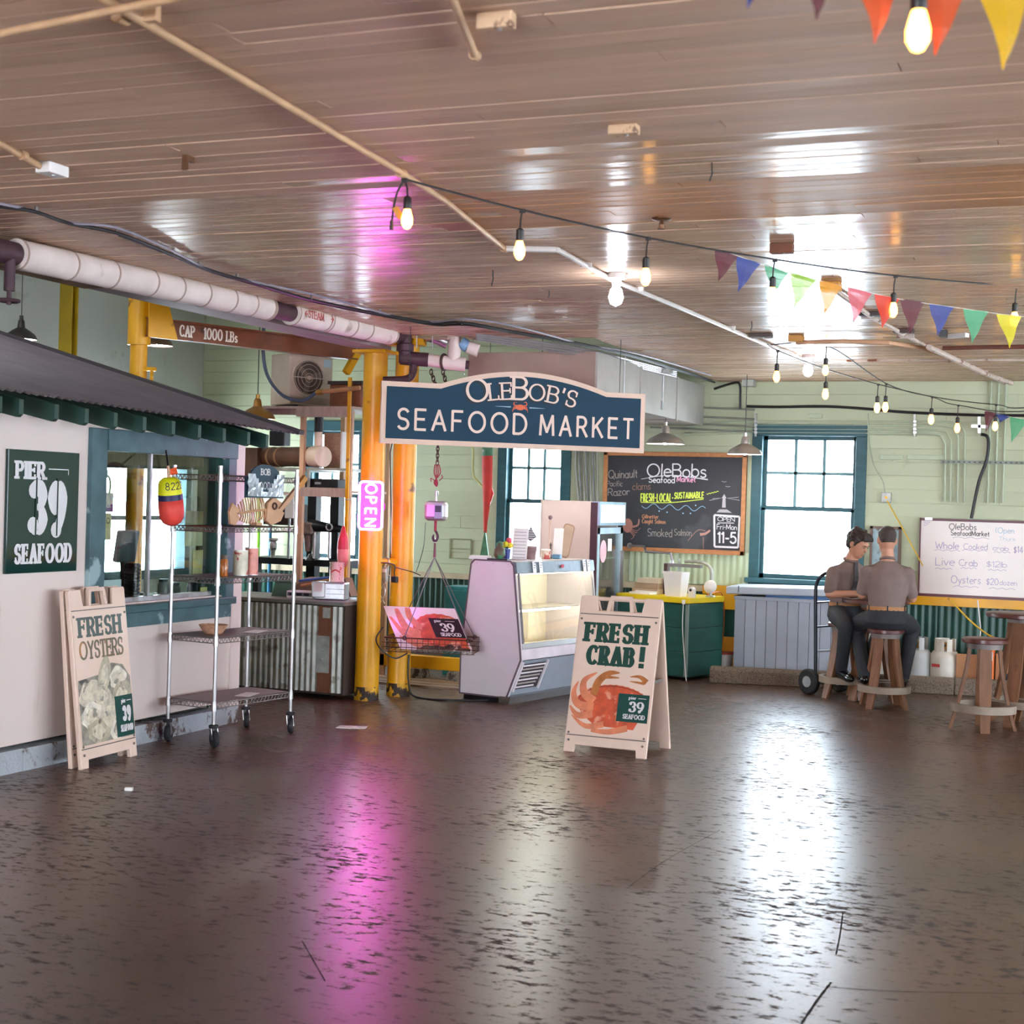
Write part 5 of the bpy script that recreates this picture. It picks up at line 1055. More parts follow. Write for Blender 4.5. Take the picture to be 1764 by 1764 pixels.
MB().bb(xa+.03, xb-.03, YT+.05, YT+.7, z3_-.02, z3_).build('tray_shelf', galv, t, world=True); MB().bb(xa-.4, xa, YT+.1, YT+.7, z3_-.03, z3_).build('tray_shelf', galv, t, world=True)
for x_, y_ in ((xb-.04, YT+.06), (xa+.04, YT+.06)): MB().bb(x_-.01, x_+.01, y_, y_+.02, zs_+.02, z3_-.02).build('tray_leg', galv, t, world=True)
q = tw(540, 825, YT+.15); o = thing('toolbox', 'long black toolbox on the timber stand below the compressor', 'toolbox', (q.x+.06, YT+.2, zs_+.02)); MB().bb(-.22, .2, -.07, .07, 0, .1).build('body', black_metal, o, bevel=.006); MB().bb(-.03, .03, -.078, -.07, .05, .07).build('latch', steel, o)
# air-conditioning unit
q = tw(520, 694, YT+.3); t = thing('air_conditioner', 'beige outdoor air conditioner with a round fan on the timber stand', 'air conditioner', (q.x-.02, YT+.32, zp_+.022), rad(62))
acm = M('beige_casing', '#CDBBA6', .5, var=.08); AWd, AHt, ADp = .46, .48, .32
MB().bb(-AWd/2, AWd/2, -ADp/2, ADp/2, .02, AHt).build('casing', acm, t, bevel=.01)
Rf = Matrix.Rotation(PI/2, 3, 'X')
MB().torus((-.03, -ADp/2-.002, .27), .165, .012, Rf, 28, 6).build('fan_ring', acm, t, smooth=True)
MB().lathe([(.16, 0), (.16, .004)], (-.03, -ADp/2-.001, .27), 28, R=Rf).build('fan_opening', M('fan_shadow', '#5A4C42', .7), t)
for k in range(3): MB().bar((-.03, -ADp/2-.006, .27), (-.03+.14*math.cos(k*2.1+.3), -ADp/2-.006, .27+.14*math.sin(k*2.1+.3)), .05, .004, (0, 1, 0)).build('fan_blade', M('fan_grey', '#7C6C5E', .6), t)
g = MB()
for r_ in (.04, .08, .12, .15): g.torus((-.03, -ADp/2-.014, .27), r_, .0025, Rf, 24, 5)
g.bar((-.19, -ADp/2-.014, .27), (.13, -ADp/2-.014, .27), .006, .008); g.build('fan_grille', acm, t)
MB().sphere((-.03, -ADp/2-.016, .27), (.03, .012, .02), 10, 6).build('fan_badge', acm, t)
for k in range(8): MB().bb(-AWd/2+.02, AWd/2-.02, -ADp/2-.004, -ADp/2, .035+.008*k, .038+.008*k).build('vent_line', M('vent_line', '#9A8672', .6), t)
MB().bb(AWd/2-.1, AWd/2-.02, -ADp/2-.003, -ADp/2, AHt-.1, AHt-.03).build('rating_label', M('pale_blue_label', '#BFD3DA', .5), t)
for x_ in (-.15, .15): MB().bb(x_-.02, x_+.02, -ADp/2, ADp/2, 0, .02).build('foot', black_rubber, t)
hs = [tw(455, 560, YT-.05), tw(453, 600, YT-.1), tw(460, 645, YT-.1), tw(485, 680, YT-.1), tw(520, 690, YT-.1), tw(545, 676, YT-.1)]
t = thing('coolant_hose', 'grey blue hose looping under the air conditioner to a rusty pipe', 'hose', hs[0]); MB().tube(spline(hs, 6), .016, 8).build('hose', M('hose_blue', '#4E5B70', .4), t, smooth=True, world=True)
MB().tube([tw(545, 676, YT-.1), tw(620, 668, YT-.1)], .02, 10).build('pipe_end', M('tan_pipe', '#B8835A', .45, var=.2), t, smooth=True, world=True); MB().tube([tw(546, 676, YT-.1), tw(556, 675, YT-.1)], .026, 10).build('collar', brass, t, smooth=True, world=True)
q = tw(592, 700, YT+.15); t = thing('rusty_trough', 'rusty steel trough behind the yellow column beside the air conditioner', 'trough', (q.x, YT+.3, zp_+.022)); MB().bb(-.12, .2, -.2, .2, 0, .2).build('body', rust, t, bevel=.01); MB().bb(-.13, .21, -.22, .22, .2, .23).build('rim', M('dark_rim', '#2E1E1A', .6), t)
q = tw(602, 740, YT-.1); tag(MB().bar(tw(603, 650, YT-.08), Vector((tw(595, 1000, YT-.08).x, YT-.08, .0)), .02, .03).build('yellow_pole', yellow, None, origin=(0, 0, 0)), 'slim yellow rod standing against the timber stand beside the column', 'pole')
# compressor: brown drum with a white end cap, stack and radiator
ca_, cb_ = tw(455, 790, YT+.45), tw(557, 783, YT+.05); ax_ = (cb_-ca_); ax_.z = 0; cb_.z = ca_.z = z3_+.1; ax_.normalize()
t = thing('compressor', 'brown drum compressor with a white domed end and black stack on the timber stand', 'compressor', (ca_.x, ca_.y, z3_))
Ra = ax_.to_track_quat('Z', 'Y').to_matrix(); L_ = (cb_-ca_).length
tan_d = M('brown_drum', '#6B4A38', .45, .2, var=.25)
MB().lathe([(.085, -.15), (.09, -.1), (.09, L_-.14)], ca_, 22, R=Ra).build('drum', tan_d, t, smooth=True, world=True)
MB().lathe([(.096, L_-.15), (.098, L_-.015), (.093, L_), (.0, L_+.004)], ca_, 26, R=Ra, caps=False).build('end_cap', M('enamel_cream', '#E6D3BC', .35, var=.05), t, smooth=True, world=True)
for f_ in (.0, .16, .3): MB().lathe([(.093, L_*f_), (.095, L_*f_+.012), (.093, L_*f_+.024)], ca_, 22, R=Ra).build('hoop', M('tan_hoop', '#A8805C', .45), t, smooth=True, world=True)
sb = cb_-ax_*.08
MB().cyl(sb+Vector((0, 0, .09)), sb+Vector((0, 0, .22)), .035, seg=16).build('stack_base', _mats['enamel_cream'], t, smooth=True, world=True); MB().cyl(sb+Vector((0, 0, .22)), sb+Vector((0, 0, .4)), .04, seg=16).build('stack', black_metal, t, smooth=True, world=True)
MB().box(ca_+ax_*.25+Vector((0, 0, .17)), (.16, .12, .14)).build('valve_block', black_metal, t, world=True, bevel=.01)
q = tw(576, 770, YT+.25); MB().bb(q.x-.09, q.x+.09, YT+.22, YT+.3, z3_, z3_+.32).build('radiator', M('radiator_mesh', '#A98A6C', .6, var=.25, scale=60), t, world=True); MB().bb(q.x+.09, q.x+.105, YT+.2, YT+.31, z3_, z3_+.33).build('radiator_frame', white_paint, t, world=True)
sd_ = tw(430, 800, YT+.3); o = thing('storage_crate', 'dim brown wooden crate with pipe ends under the booth roof end', 'crate', (sd_.x-.12, YT+.5, z3_-.1)); MB().bb(-.35, .2, -.2, .2, -.12, .28).build('body', M('dim_brown', '#5A4030', .7, var=.3), o); MB().cyl((-.05, -.24, -.12), (-.05, -.24, .2), .03, seg=12).build('pipe', M('tan_pipe2', '#A8784E', .5), o, smooth=True); MB().cyl((-.02, -.24, .18), (-.06, -.24, .36), .022, seg=10).build('hose_end', M('hose_grey', '#4A5460', .5), o, smooth=True)
MB().bb(sd_.x-.35, sd_.x+.2, YT+.3, YT+.7, z3_-.25, z3_-.22).build('bearer', wood_raw, o, world=True)
# drill press and bench behind
YD = 12.2
t = thing('machine_bench', 'dark steel bench with uprights below the timber stand', 'bench', (tw(540, 960, YD).x, YD, 0))
xq0, xq1 = tw(428, 960, YD).x, tw(600, 960, YD).x; zb1, zb2 = tw(500, 962, YD).z, tw(470, 890, YD).z
MB().bb(xq0, xq1, YD, YD+.5, zb1-.06, zb1).build('top', black_metal, t, world=True)
for x_ in (518, 557): v = tw(x_, 900, YD); MB().bb(v.x-.045, v.x+.045, YD+.2, YD+.3, 0, tw(540, 852, YD).z).build('upright', black_metal, t, world=True)
for x_ in (xq0+.05, xq1-.05): MB().bb(x_-.03, x_+.03, YD+.05, YD+.11, 0, zb1-.06).build('leg', black_metal, t, world=True)
MB().bb(tw(430, 880, YD).x, tw(500, 880, YD).x, YD+.25, YD+.4, tw(470, 905, YD).z, tw(470, 868, YD).z).build('back_shelf', M('dark_plum', '#33221F', .6), t, world=True)
t = thing('drill_press', 'mottled grey drill press head with spindles over the bench', 'drill press', (tw(545, 962, YD-.05).x, YD, zb1)); dq = M('pitted_iron', '#7A6A62', .55, .4, var=.35, scale=20, bump=.4)
def dv(x, y, Y=YD-.05): return tw(x, y, Y)
MB().box(dv(530, 910), (.16, .12, .12)).build('head', dq, t, world=True, bevel=.02); MB().tube([dv(535, 905), dv(590, 912)], [.06, .03], 14).build('motor', black_metal, t, smooth=True, world=True)
MB().tube([dv(530, 915), dv(530, 950)], [.045, .025], 12).build('spindle', dq, t, smooth=True, world=True); MB().tube([dv(542, 915), dv(540, 962)], .018, 10).build('spindle', steel, t, smooth=True, world=True); MB().tube([dv(568, 915), dv(567, 962)], .016, 10).build('column', steel, t, smooth=True, world=True)
MB().lathe([(.05, 0), (.03, .03), (.015, .06)], dv(535, 965), 14).build('foot', black_metal, t, world=True); MB().torus(dv(567, 908, YD-.12), .03, .008, Matrix.Rotation(PI/2, 3, 'X')).build('crank_wheel', steel, t, world=True)
q = dv(470, 955, YD-.02); t = thing('faucet_valve', 'galvanised valve standing on the dark bench', 'valve', (q.x, q.y, zb1)); MB().lathe([(.02, 0), (.02, .06), (.032, .08), (.036, .13), (.025, .15), (.045, .165), (.045, .18)], seg=14).build('body', galv, t, smooth=True); MB().cyl((0, -.02, .08), (.05, -.05, .085), .01, seg=8).build('lever', black_metal, t)
q = tw(498, 893, YD-.1); t = thing('white_plate', 'rounded white enamel plate leaning behind the rack end', 'plate', (q.x, q.y, zb1)); MB().bb(-.045, .045, -.008, .008, q.z-zb1, q.z-zb1+.22).build('plate', white_paint, t, bevel=.007); MB().bb(-.01, .01, 0, .012, 0, q.z-zb1+.02).build('support', steel, t)
for x_, cc, lab in ((447, '#7DC418', 'lime green hose standing behind the rack'), (467, '#2C6A8C', 'blue hose standing behind the rack')):
    a, b = tw(x_, 846, YB-.15), tw(x_-2, 960, YB-.15); a.z = 1.9; b.z = 0; tag(MB().tube([a, b], .02, 8).build('standing_hose', M('hose'+cc[1:], cc, .4), None, smooth=True, origin=b), lab, 'hose')
# pink spindle float hanging by the window
q = at(592, 905, d=12.7); t = thing('spindle_float', 'pink and red spindle float hanging beside the neon sign', 'buoy', q-Vector((0, 0, .4)))
MB().lathe([(.0, .4), (.012, .39), (.03, .33), (.047, .26), (.05, .2)], seg=18, caps=False).build('red_tip', M('float_red', '#C8323C', .4), t, smooth='all'); MB().lathe([(.05, .2), (.048, .12), (.04, .06), (.03, .05), (0, .05)], seg=18, caps=False).build('pink_body', M('float_pink', '#E88C84', .4), t, smooth='all'); MB().cyl((0, 0, -.08), (0, 0, .06), .012, seg=8).build('stick', M('pink_stick', '#D9747C', .5), t); MB().cyl((0, 0, .39), (0, 0, .62), .003, seg=5).build('line', cable, t)
MB().cyl((0, 0, .62), (0, .12, .62), .004, seg=5).build('hook', steel, t)
# --- neon sign on the front column, link pipe, sockets
cc1 = Vector((c1.x, c1.y+.05, 0)); cc2 = Vector((c2.x, c2.y+.05, 0))
na = at(639, 871, d=12.1); rzn = math.atan2(na.x, -na.y)+PI   # faces the hall
t = thing('neon_sign', 'pink glowing neon open sign with a rounded frame on the yellow column', 'neon sign', na, rad(24))
neon = M('neon_tube', '#FFC8F4', .3, emit=(1.0, .06, .92), power=120.0, var=0); neon_w = M('neon_letter_tube', '#FFE8FA', .3, emit=(1.0, .35, .85), power=60.0, var=0); nb = M('neon_back', '#B01470', .3, var=.05, emit=(1.0, .05, .5), power=.35)
MB().bb(-.088, .088, .0, .008, -.185, .185).build('back_panel', nb, t, bevel=.004)
def rrect(w_, h_, r_, y_): return [(x, y_, z) for cx, cz, a0 in ((w_-r_, h_-r_, 0), (-w_+r_, h_-r_, 90), (-w_+r_, -h_+r_, 180), (w_-r_, -h_+r_, 270)) for x, z in arcpts(cx, cz, r_, r_, a0, a0+90, 6)]
rp_ = rrect(.092, .19, .03, -.025); MB().tube(rp_+[rp_[0]], .0085, 8).build('frame_tube', neon, t, smooth='all')
for ch, zc, rot in (('O', .135, 0), ('P', .045, 0), ('E', -.045, 0), ('N', -.135, 0)):
    for line in GL[ch][1]:
        gw = GL[ch][0]; pts = [(-(b-.5)*.0+(a-gw/2)*.085, -.022, zc+(b-.5)*.07) for a, b in line]
        pts = [((b-.5)*.085, -.022, zc-(a-gw/2)*.08) for a, b in line]
        MB().tube(pts, .0062, 8).build('letter_tube', neon_w, t, smooth='all')
for x_, z_ in ((0, .16), (0, -.16)): MB().bar((x_, .0, z_), (x_-.02, .14, z_), .02, .02).build('bracket', black_metal, t)
MB().bb(.075, .11, .01, .05, -.03, .02).build('transformer', M('dark_pink_box', '#7A2A66', .5), t)
t = thing('link_pipe', 'short yellow pipe joining the two yellow columns', 'pipe', cc1+Vector((0, 0, 1.1))); zl = at(665, 968, d=12.5).z; MB().tube([Vector((cc1.x, cc1.y, zl)), Vector((cc2.x, cc2.y, zl))], .03, 14).build('pipe', yellow, t, smooth=True, world=True); MB().torus(Vector((cc1.x+(cc2.x-cc1.x)*.5, cc1.y+(cc2.y-cc1.y)*.5, zl)), .032, .006, (cc2-cc1).normalized().to_track_quat('Z', 'Y').to_matrix()).build('clamp', steel, t, world=True)
q = at(662, 990, d=12.45); t = thing('outlet_box', 'grey outlet box with wires between the yellow columns', 'outlet', q); MB().bb(-.03, .03, -.02, .02, -.06, .06).build('box', galv, t, bevel=.004); MB().bb(-.025, .025, -.025, -.02, .02, .05).build('cover', white_plastic, t)
for k in range(2): MB().tube(spline([(-.02+.04*k, 0, -.06), (.02-.05*k, -.01, -.14), (-.03+.04*k, 0, -.24)], 5), .004, 5).build('wire', steel, t)
MB().bar((0, .0, .06), (0, .03, zl-q.z), .012, .012).build('stem', steel, t)
q = at(680, 994, d=12.3); t = thing('plug_cord', 'black cord with a hanging plug on the second yellow column', 'cord', q); MB().tube(spline([Vector((cc1.x+.1, cc1.y, zl))-q, Vector((.0, -.02, .1)), Vector((.0, -.01, .03)), Vector((0, 0, 0))], 5), .005, 6).build('cord', cable, t, smooth=True); MB().box((0, 0, -.02), (.05, .04, .05)).build('plug', black_metal, t, bevel=.006); MB().tube(spline([Vector((0, -.01, .08)), Vector((.15, .0, .05)), Vector((.22, .03, .02))], 5), .004, 6).build('cord', cable, t, smooth=True)
run(spline([(cc2.x+.1, cc2.y-.02, .35), (cc2.x+.12, cc2.y-.05, .12), (cc2.x+.2, cc2.y-.08, .012), (cc2.x+.55, cc2.y-.1, .012), (cc2.x+.8, cc2.y+.1, .012)], 6), .009, 'floor_cable', cable, 'black cable running down the second column and along the floor', 'cable')
run(spline([at(660, 1080, d=12.3), at(648, 1100, d=12.25), at(656, 1118, d=12.2), at(680, 1134, d=12.2), at(702, 1125, d=12.2)], 6), .006, 'floor_cable', cable, 'black cable looped between the columns beside the hanging basket', 'cable')
run([Vector((at(704, 780, d=12.9).x, at(704, 780, d=12.9).y, 2.9)), at(672, 780, d=12.7), at(674, 900, d=12.7), at(671, 990, d=12.6)], .005, 'drop_cable', cable, 'thin dark cord hanging down between the two columns', 'cord')
# low yellow beam on blocks and floor boards behind the basket
a, b = at(690, 1122, Y=12.5), at(790, 1126, Y=12.6)
t = thing('steel_barrier', 'low yellow steel beam on concrete blocks behind the hanging basket', 'beam', (a.x, 12.5, 0)); t['kind'] = 'thing'
MB().bb(a.x-.3, b.x+.3, 12.5, 12.6, at(740, 1153, Y=12.5).z, at(740, 1131, Y=12.5).z).build('beam', yellow, t, world=True, bevel=.006)
zbm = at(740, 1153, Y=12.5).z
for x_ in (718, 792): v = at(x_, 1160, Y=12.55); MB().prism([(-.1, 0), (.1, 0), (.075, zbm), (-.075, zbm)], (v.x, 12.45, 0), (1, 0, 0), (0, 0, 1), (0, .2, 0)).build('block', concrete, t, world=True)
t = thing('floor_boards', 'old plank platform on the floor behind the second yellow column', 'platform', (a.x, 12.2, 0))
for k in range(6): MB().bb(a.x-.6, b.x+.6, 12.02+.1*k, 12.115+.1*k, 0, .018+.004*(k % 2)).build('plank', M('grey_plank', '#8B7460', .7, var=.2, stretch=(1, 6, 1), rnd=.2), t, world=True)
q = at(780, 1040, Y=13.0); t = thing('teal_locker', 'narrow teal metal locker behind the display case', 'locker', (q.x+.05, 13.0, 0)); MB().bb(-.14, .14, 0, .3, 0, .84).build('body', M('teal_metal', '#2F8088', .4, var=.2, scale=20), t, bevel=.006); MB().bb(-.12, .12, -.008, 0, .05, .8).build('door', M('teal_metal2', '#2A747C', .4), t); MB().bb(.08, .1, -.02, -.008, .4, .5).build('handle', steel, t)
# ---------------------------------------------------------------- market sign, scale and basket
D_L, D_R = 11.3, 11.9
A, B = at(655, 765, d=D_L), at(1109, 779, d=D_R); u = (B-A); u.z = 0; W_ = u.length; zb0 = (A.z+B.z)/2
t = thing('market_sign', 'large navy arched hanging sign with cream letters over the market', 'sign', (A.x, A.y, zb0), math.atan2(u.y, u.x))
HS = at(661, 657, d=D_L).z-zb0+.005; HA = at(890, 640, d=11.6).z-zb0
def arch(ins):
    pts = [(ins, ins), (W_-ins, ins), (W_-ins, HS-ins), (W_*.845-ins*.2, HS-ins)]
    n = 18
    for i in range(n+1):
        v = i/n; x = W_*(.845-.63*v); s_ = abs(2*v-1)
        pts.append((x, HS-ins+(HA-HS)*(1-s_**1.9)*(1) + (.0 if 0 < i < n else 0)))
    return pts+[(W_*.215+ins*.2, HS-ins), (ins, HS-ins)]
navy = M('navy_sign_paint', '#16384C', .6, var=.06, scale=8, spec=.25)
def dedup(p):
    o = []
    for q in p:
        if not o or (abs(q[0]-o[-1][0])+abs(q[1]-o[-1][1])) > 1e-4: o.append(q)
    return o
MB().prism(dedup(arch(0)), (0, 0, 0), (1, 0, 0), (0, 0, 1), (0, .035, 0)).build('board', cream, t)
MB().prism(dedup(arch(.038)), (0, -.004, 0), (1, 0, 0), (0, 0, 1), (0, .0045, 0)).build('navy_face', navy, t)
sg = M('sign_letter_cream', '#E4C6B6', .45, var=.04); sh_ = M('letter_shadow', '#0E1B28', .6)
l = text(MB(), 'SEAFOOD', W_*.062, .112, .15, 'line', .135, track=.3, y=-.006, width=W_*.475); l.build('lettering', sg, t)
l = text(MB(), 'MARKET', W_*.592, .112, .15, 'line', .135, track=.3, y=-.006, width=W_*.36); l.build('lettering', sg, t)
def wave(uu): return (.32*(1-(2*uu-1)**2)-.02, .28*(1-2*uu), 1.28 if uu < .2 else 1.3 if .4 < uu < .52 else .95)
for nm, mt, dx_, dz_, yy_, w1 in (('letter_shadow', sh_, -.012, -.012, -.0055, .2), ('lettering', sg, 0, 0, -.0075, .15)):
    l = text(MB(), "OLEBOB'S", W_*.325+dx_, .338+dz_, .13, 'slab', w1, w1*.62, track=.16, y=yy_, width=W_*.4, curve=wave); l.build(nm, mt, t)
cr = MB(); cx, cz = W_*.513, .315; cr.flat([(cx+.036*math.cos(a), cz+.022*math.sin(a)) for a in [2*PI*k/16 for k in range(16)]], -.0055)
for s_ in (-1, 1):
    for k in range(3): taper(cr, [(cx+s_*.03, cz-.004*k), (cx+s_*(.05+.004*k), cz+.004-.012*k), (cx+s_*(.056+.002*k), cz-.014-.012*k)], .007, .002, -.0057)
    taper(cr, [(cx+s_*.028, cz+.012), (cx+s_*.052, cz+.02), (cx+s_*.045, cz+.042), (cx+s_*.03, cz+.036)], .009, .004, -.0059)
cr.build('crab_emblem', M('crab_orange', '#E0602C', .45), t)
ru_ = MB(); taper(ru_, [(cx-.2, cz), (cx-.14, cz), (cx-.075, cz)], .001, .009, -.0055); taper(ru_, [(cx+.2, cz), (cx+.14, cz), (cx+.075, cz)], .001, .009, -.0055); ru_.build('rule_line', M('pale_blue_rule', '#8FB0C0', .5), t)
for x_, z_ in ((.02, .02), (W_-.02, .02), (.02, HS-.02), (W_-.02, HS-.02), (W_*.5, HA-.02), (W_*.3, HA*.93)): MB().lathe([(.005, 0), (.004, .003)], (x_, -.001, z_), 8, R=Matrix.Rotation(PI/2, 3, 'X')).build('screw', steel, t)
for x_ in (W_*.1, W_*.9): MB().tube([(x_, .02, HS-.02), (x_, .02, H-zb0+.02)], .003, 6).build('hanger_wire', cable, t)
# chain with links
chm = M('chain_iron', '#4A3832', .5, .6, var=.3); lk = MB().torus((0, 0, 0), .0125, .0042, Matrix.Rotation(PI/2, 3, 'X'), 14, 6, 1.0); 
for v in lk.v: v.z *= 1.7
XS, YS = at(751, 880, d=12.35).x, at(751, 880, d=12.35).y
def chain(label, p0, p1, n):
    p0, p1 = Vector(p0), Vector(p1); t = thing('chain', label, 'chain', p0, group='chains'); first = None
    for i in range(n):
        if first is None: o = first = MB().add(lk.v, lk.f).build('link', chm, t, smooth='all')
        else: o = first.copy(); COL.objects.link(o); o.parent = t
        o.location = (p1-p0)*((i+.5)/n); o.rotation_euler = (0, 0, (PI/2)*(i % 2))
    return t
ztop = at(752, 640, d=12.1).z; zch = at(752, 800, d=12.35).z
for dx_, lab in ((-.022, 'first of two short chain falls hung over the wrapped pipe'), (.022, 'second of two short chain falls hung over the wrapped pipe')):
    a = at(752+dx_*470, 638, d=12.05); chain(lab, a, (a.x, YS, zb0+.3), 13)
hh = MB().torus(at(765, 624, d=12.0), .06, .012, Matrix.Rotation(PI/2, 3, 'Y')); tag(hh.build('chain_wrap', chm, None, smooth=True, origin=at(765, 624, d=12.0)), 'rusty chain wound round the wrapped pipe above the sign', 'chain', 'chains')
chain('long chain behind the market sign carrying the crane scale', (XS, YS, zb0+.3), (XS, YS, zch), 15)
t = thing('crane_scale', 'silver and pink lit crane scale with a red rope and hook on the chain', 'scale', (XS, YS, at(750, 880, d=12.35).z))
zz = lambda y: at(750, y, d=12.35).z-at(750, 880, d=12.35).z
rope = M('red_rope', '#8E2E3C', .7)
rpm = MB()
for k in range(4): rpm.tube(spline([(-.02+.012*k, 0, zz(800)), (-.028+.018*k, .005, zz(815)), (.01-.01*k, -.008, zz(830)), (0, 0, zz(838))], 4), .005, 6)
rpm.build('rope_lashing', rope, t); MB().tube(spline([(.02, 0, zz(828)), (.05, 0, zz(822)), (.04, 0, zz(818))], 4), .004, 5).build('rope_tail', rope, t); MB().tube(spline([(-.02, 0, zz(828)), (-.055, 0, zz(824)), (-.05, 0, zz(830))], 4), .004, 5).build('rope_tail', rope, t)
MB().torus((0, 0, zz(850)), .022, .006, Matrix.Rotation(PI/2, 3, 'X'), sx=.7).build('shackle', steel, t, smooth=True); MB().cyl((0, 0, zz(846)), (0, 0, zz(864)), .01, seg=8).build('stem', steel, t)
bd = MB().bb(-.095, .095, -.05, .06, zz(897), zz(863)).build('housing', M('scale_casting', '#B9B2B6', .35, .7, var=.1), t, bevel=.035)
MB().bb(.01, .08, -.056, -.048, zz(893), zz(868)).build('display', M('scale_lcd', '#8FA0A6', .2), t, bevel=.002); MB().bb(.018, .072, -.058, -.055, zz(882), zz(871)).build('screen', M('scale_dark', '#3E4A4E', .15), t)
MB().cyl((0, 0, zz(897)), (0, 0, zz(915)), .012, seg=10).build('swivel', rope, t)
hk = spline([(0, 0, zz(914)), (.012, 0, zz(918)), (.022, 0, zz(924)), (.012, 0, zz(931)), (-.012, 0, zz(931)), (-.02, 0, zz(925)), (-.012, 0, zz(921))], 5); MB().tube(hk, [.011]*(len(hk)-8)+[.011-.001*k for k in range(8)], 8).build('hook', M('dark_hook', '#4A2A3C', .4, .5), t, smooth=True)
run(spline([at(733, 900, d=12.3), at(730, 940, d=12.3), at(722, 970, d=12.35), at(717, 985, d=12.4)], 5), .003, 'scale_wire', cable, 'thin wire drooping from the crane scale', 'wire')
# basket hung from the hook
bc = Vector((XS, YS, 0)); zr = at(750, 1100, d=12.25).z; z0_ = at(750, 1125, d=12.2).z
u_ = Vector((math.cos(.25), math.sin(.25), 0)); w_ = Vector((-u_.y, u_.x, 0))
t = thing('hanging_basket', 'rusty wire basket hung on cables from the scale hook', 'basket', bc+Vector((0, 0, z0_)), .25)
hx, hy = .36, .17; hz = zr-z0_; wr = M('rusty_wire', '#5A3A2C', .5, .5, var=.3)
def wires(name, segs, r_):
    m = MB()
    for a, b in segs: m.cyl(a, b, r_, seg=5)
    return m.build(name, wr, t)
wires('rim', [((-hx, -hy, hz), (hx, -hy, hz)), ((hx, -hy, hz), (hx, hy, hz)), ((hx, hy, hz), (-hx, hy, hz)), ((-hx, hy, hz), (-hx, -hy, hz))], .006)
wires('side_wires', [((-hx+2*hx*i/16, s_*hy, 0), (-hx+2*hx*i/16, s_*hy, hz)) for i in range(17) for s_ in (-1, 1)]+[((s_*hx, -hy+2*hy*i/7, 0), (s_*hx, -hy+2*hy*i/7, hz)) for i in range(8) for s_ in (-1, 1)], .0025)
wires('level_wires', [((-hx-.02, s_*hy, z_), (hx+.02, s_*hy, z_)) for s_ in (-1, 1) for z_ in (0, hz*.33, hz*.66)]+[((s_*hx, -hy-.01, z_), (s_*hx, hy+.01, z_)) for s_ in (-1, 1) for z_ in (0, hz*.33, hz*.66)], .0028)
wires('floor_wires', [((-hx+2*hx*i/16, -hy, 0), (-hx+2*hx*i/16, hy, 0)) for i in range(17)], .0025)
apex = Vector((0, 0, at(750, 960, d=12.35).z-z0_))
for sx_, sy_ in ((-1, -1), (1, -1), (1, 1), (-1, 1)):
    p = Vector((sx_*hx*(.9 if sx_ > 0 else .55 if sy_ < 0 else .95), sy_*hy, hz)); MB().tube([apex, p], .0042, 6).build('sling_cable', M('sling_grey', '#6E6A6E', .4, .5), t); MB().torus(p, .014, .005, Matrix.Rotation(PI/2, 3, 'X')).build('shackle', M('dark_shackle', '#3C2A26', .4), t, smooth=True)
MB().cyl(apex, (0, 0, at(750, 935, d=12.35).z-z0_), .012, .009, 8).build('sling_sleeve', M('sleeve_plum', '#6A3A40', .5), t)
MB().tube([(0, 0, apex.z), (0, 0, at(750, 926, d=12.35).z-z0_)], .005, 6).build('sling_eye', steel, t)
Mk = Matrix.Translation(bc+Vector((0, 0, z0_))) @ Matrix.Rotation(.25, 4, 'Z')
# crab print board leaning in the basket
t = thing('crab_board', 'glossy crab photo board with a black corner logo lying in the hanging basket', 'sign', Mk @ Vector((-.02, -.12, .02)), .25)
t.rotation_euler = (-.62, 0, .25)
gl = M('gloss_board_white', '#EBD3D8', .15, var=.03); bw_, bh_ = .60, .40; shx = -.22
b_ = MB().prism([(-.22, 0), (.38, 0), (.18, bh_), (-.42, bh_)], (0, 0, 0), (1, 0, 0), (0, 0, 1), (0, .008, 0)).build('board', gl, t)
def shear(mb):
    for v in mb.v: v.x += -.5*v.z
cp = bpy.data.objects
m = MB(); sh2 = []
for i in range(26):
    a = PI*i/25; sh2.append((.2+.26*math.cos(a)*(1+.02*(i % 2)), .12+.22*math.sin(a)*(1+.03*(i % 2))))
sh2 = [(min(p[0], .37), p[1]) for p in sh2]+[(-.02, .03), (.1, .005), (.36, .005)]
m.flat(sh2, -.0006); shear(m); m.build('printed_shell', crab_red, t)
m = MB(); taper(m, [(.0, .14), (-.1, .2), (-.12, .38)], .08, .03, -.001, .09); taper(m, [(.02, .2), (-.03, .3), (-.02, .39)], .07, .04, -.0012, .06); taper(m, [(0, .1), (-.12, .12), (-.2, .3)], .06, .02, -.0014, .07); taper(m, [(.05, .04), (-.08, .05), (-.18, .12)], .06, .015, -.0016, .06); shear(m); m.build('printed_legs', crab_pale, t)
m = MB(); m.bb(.12, .37, -.0028, -.002, .12, .3); shear(m); o = m.build('logo_patch', M('logo_black', '#2A2326', .2), t)
l = MB(); text(l, 'pier', .16, .265, .022, 'slab', .24, .15, track=.1, y=-.0032, width=.06); l.flat([(.25, .272), (.33, .272), (.33, .275), (.25, .275)], -.0032); text(l, '39', .19, .18, .07, 'slab', .28, .1, track=.05, y=-.0032, width=.12); text(l, 'SEAFOOD', .17, .135, .028, 'slab', .24, .15, track=.08, y=-.0032, width=.17); shear(l); l.build('lettering', off, o)
t = thing('oyster_board', 'dark crumpled board lying flat in front of the crab board in the basket', 'sign', Mk @ Vector((.1, -.14, .016)), .25); m = MB(); rr = random.Random(2); g = 10
vs = [(-.2+.44*i/g, -.01+.02*j+rr.uniform(-.004, .004), .008+.018*j*(.6+rr.uniform(-.3, .3))) for j in range(4) for i in range(g+1)]
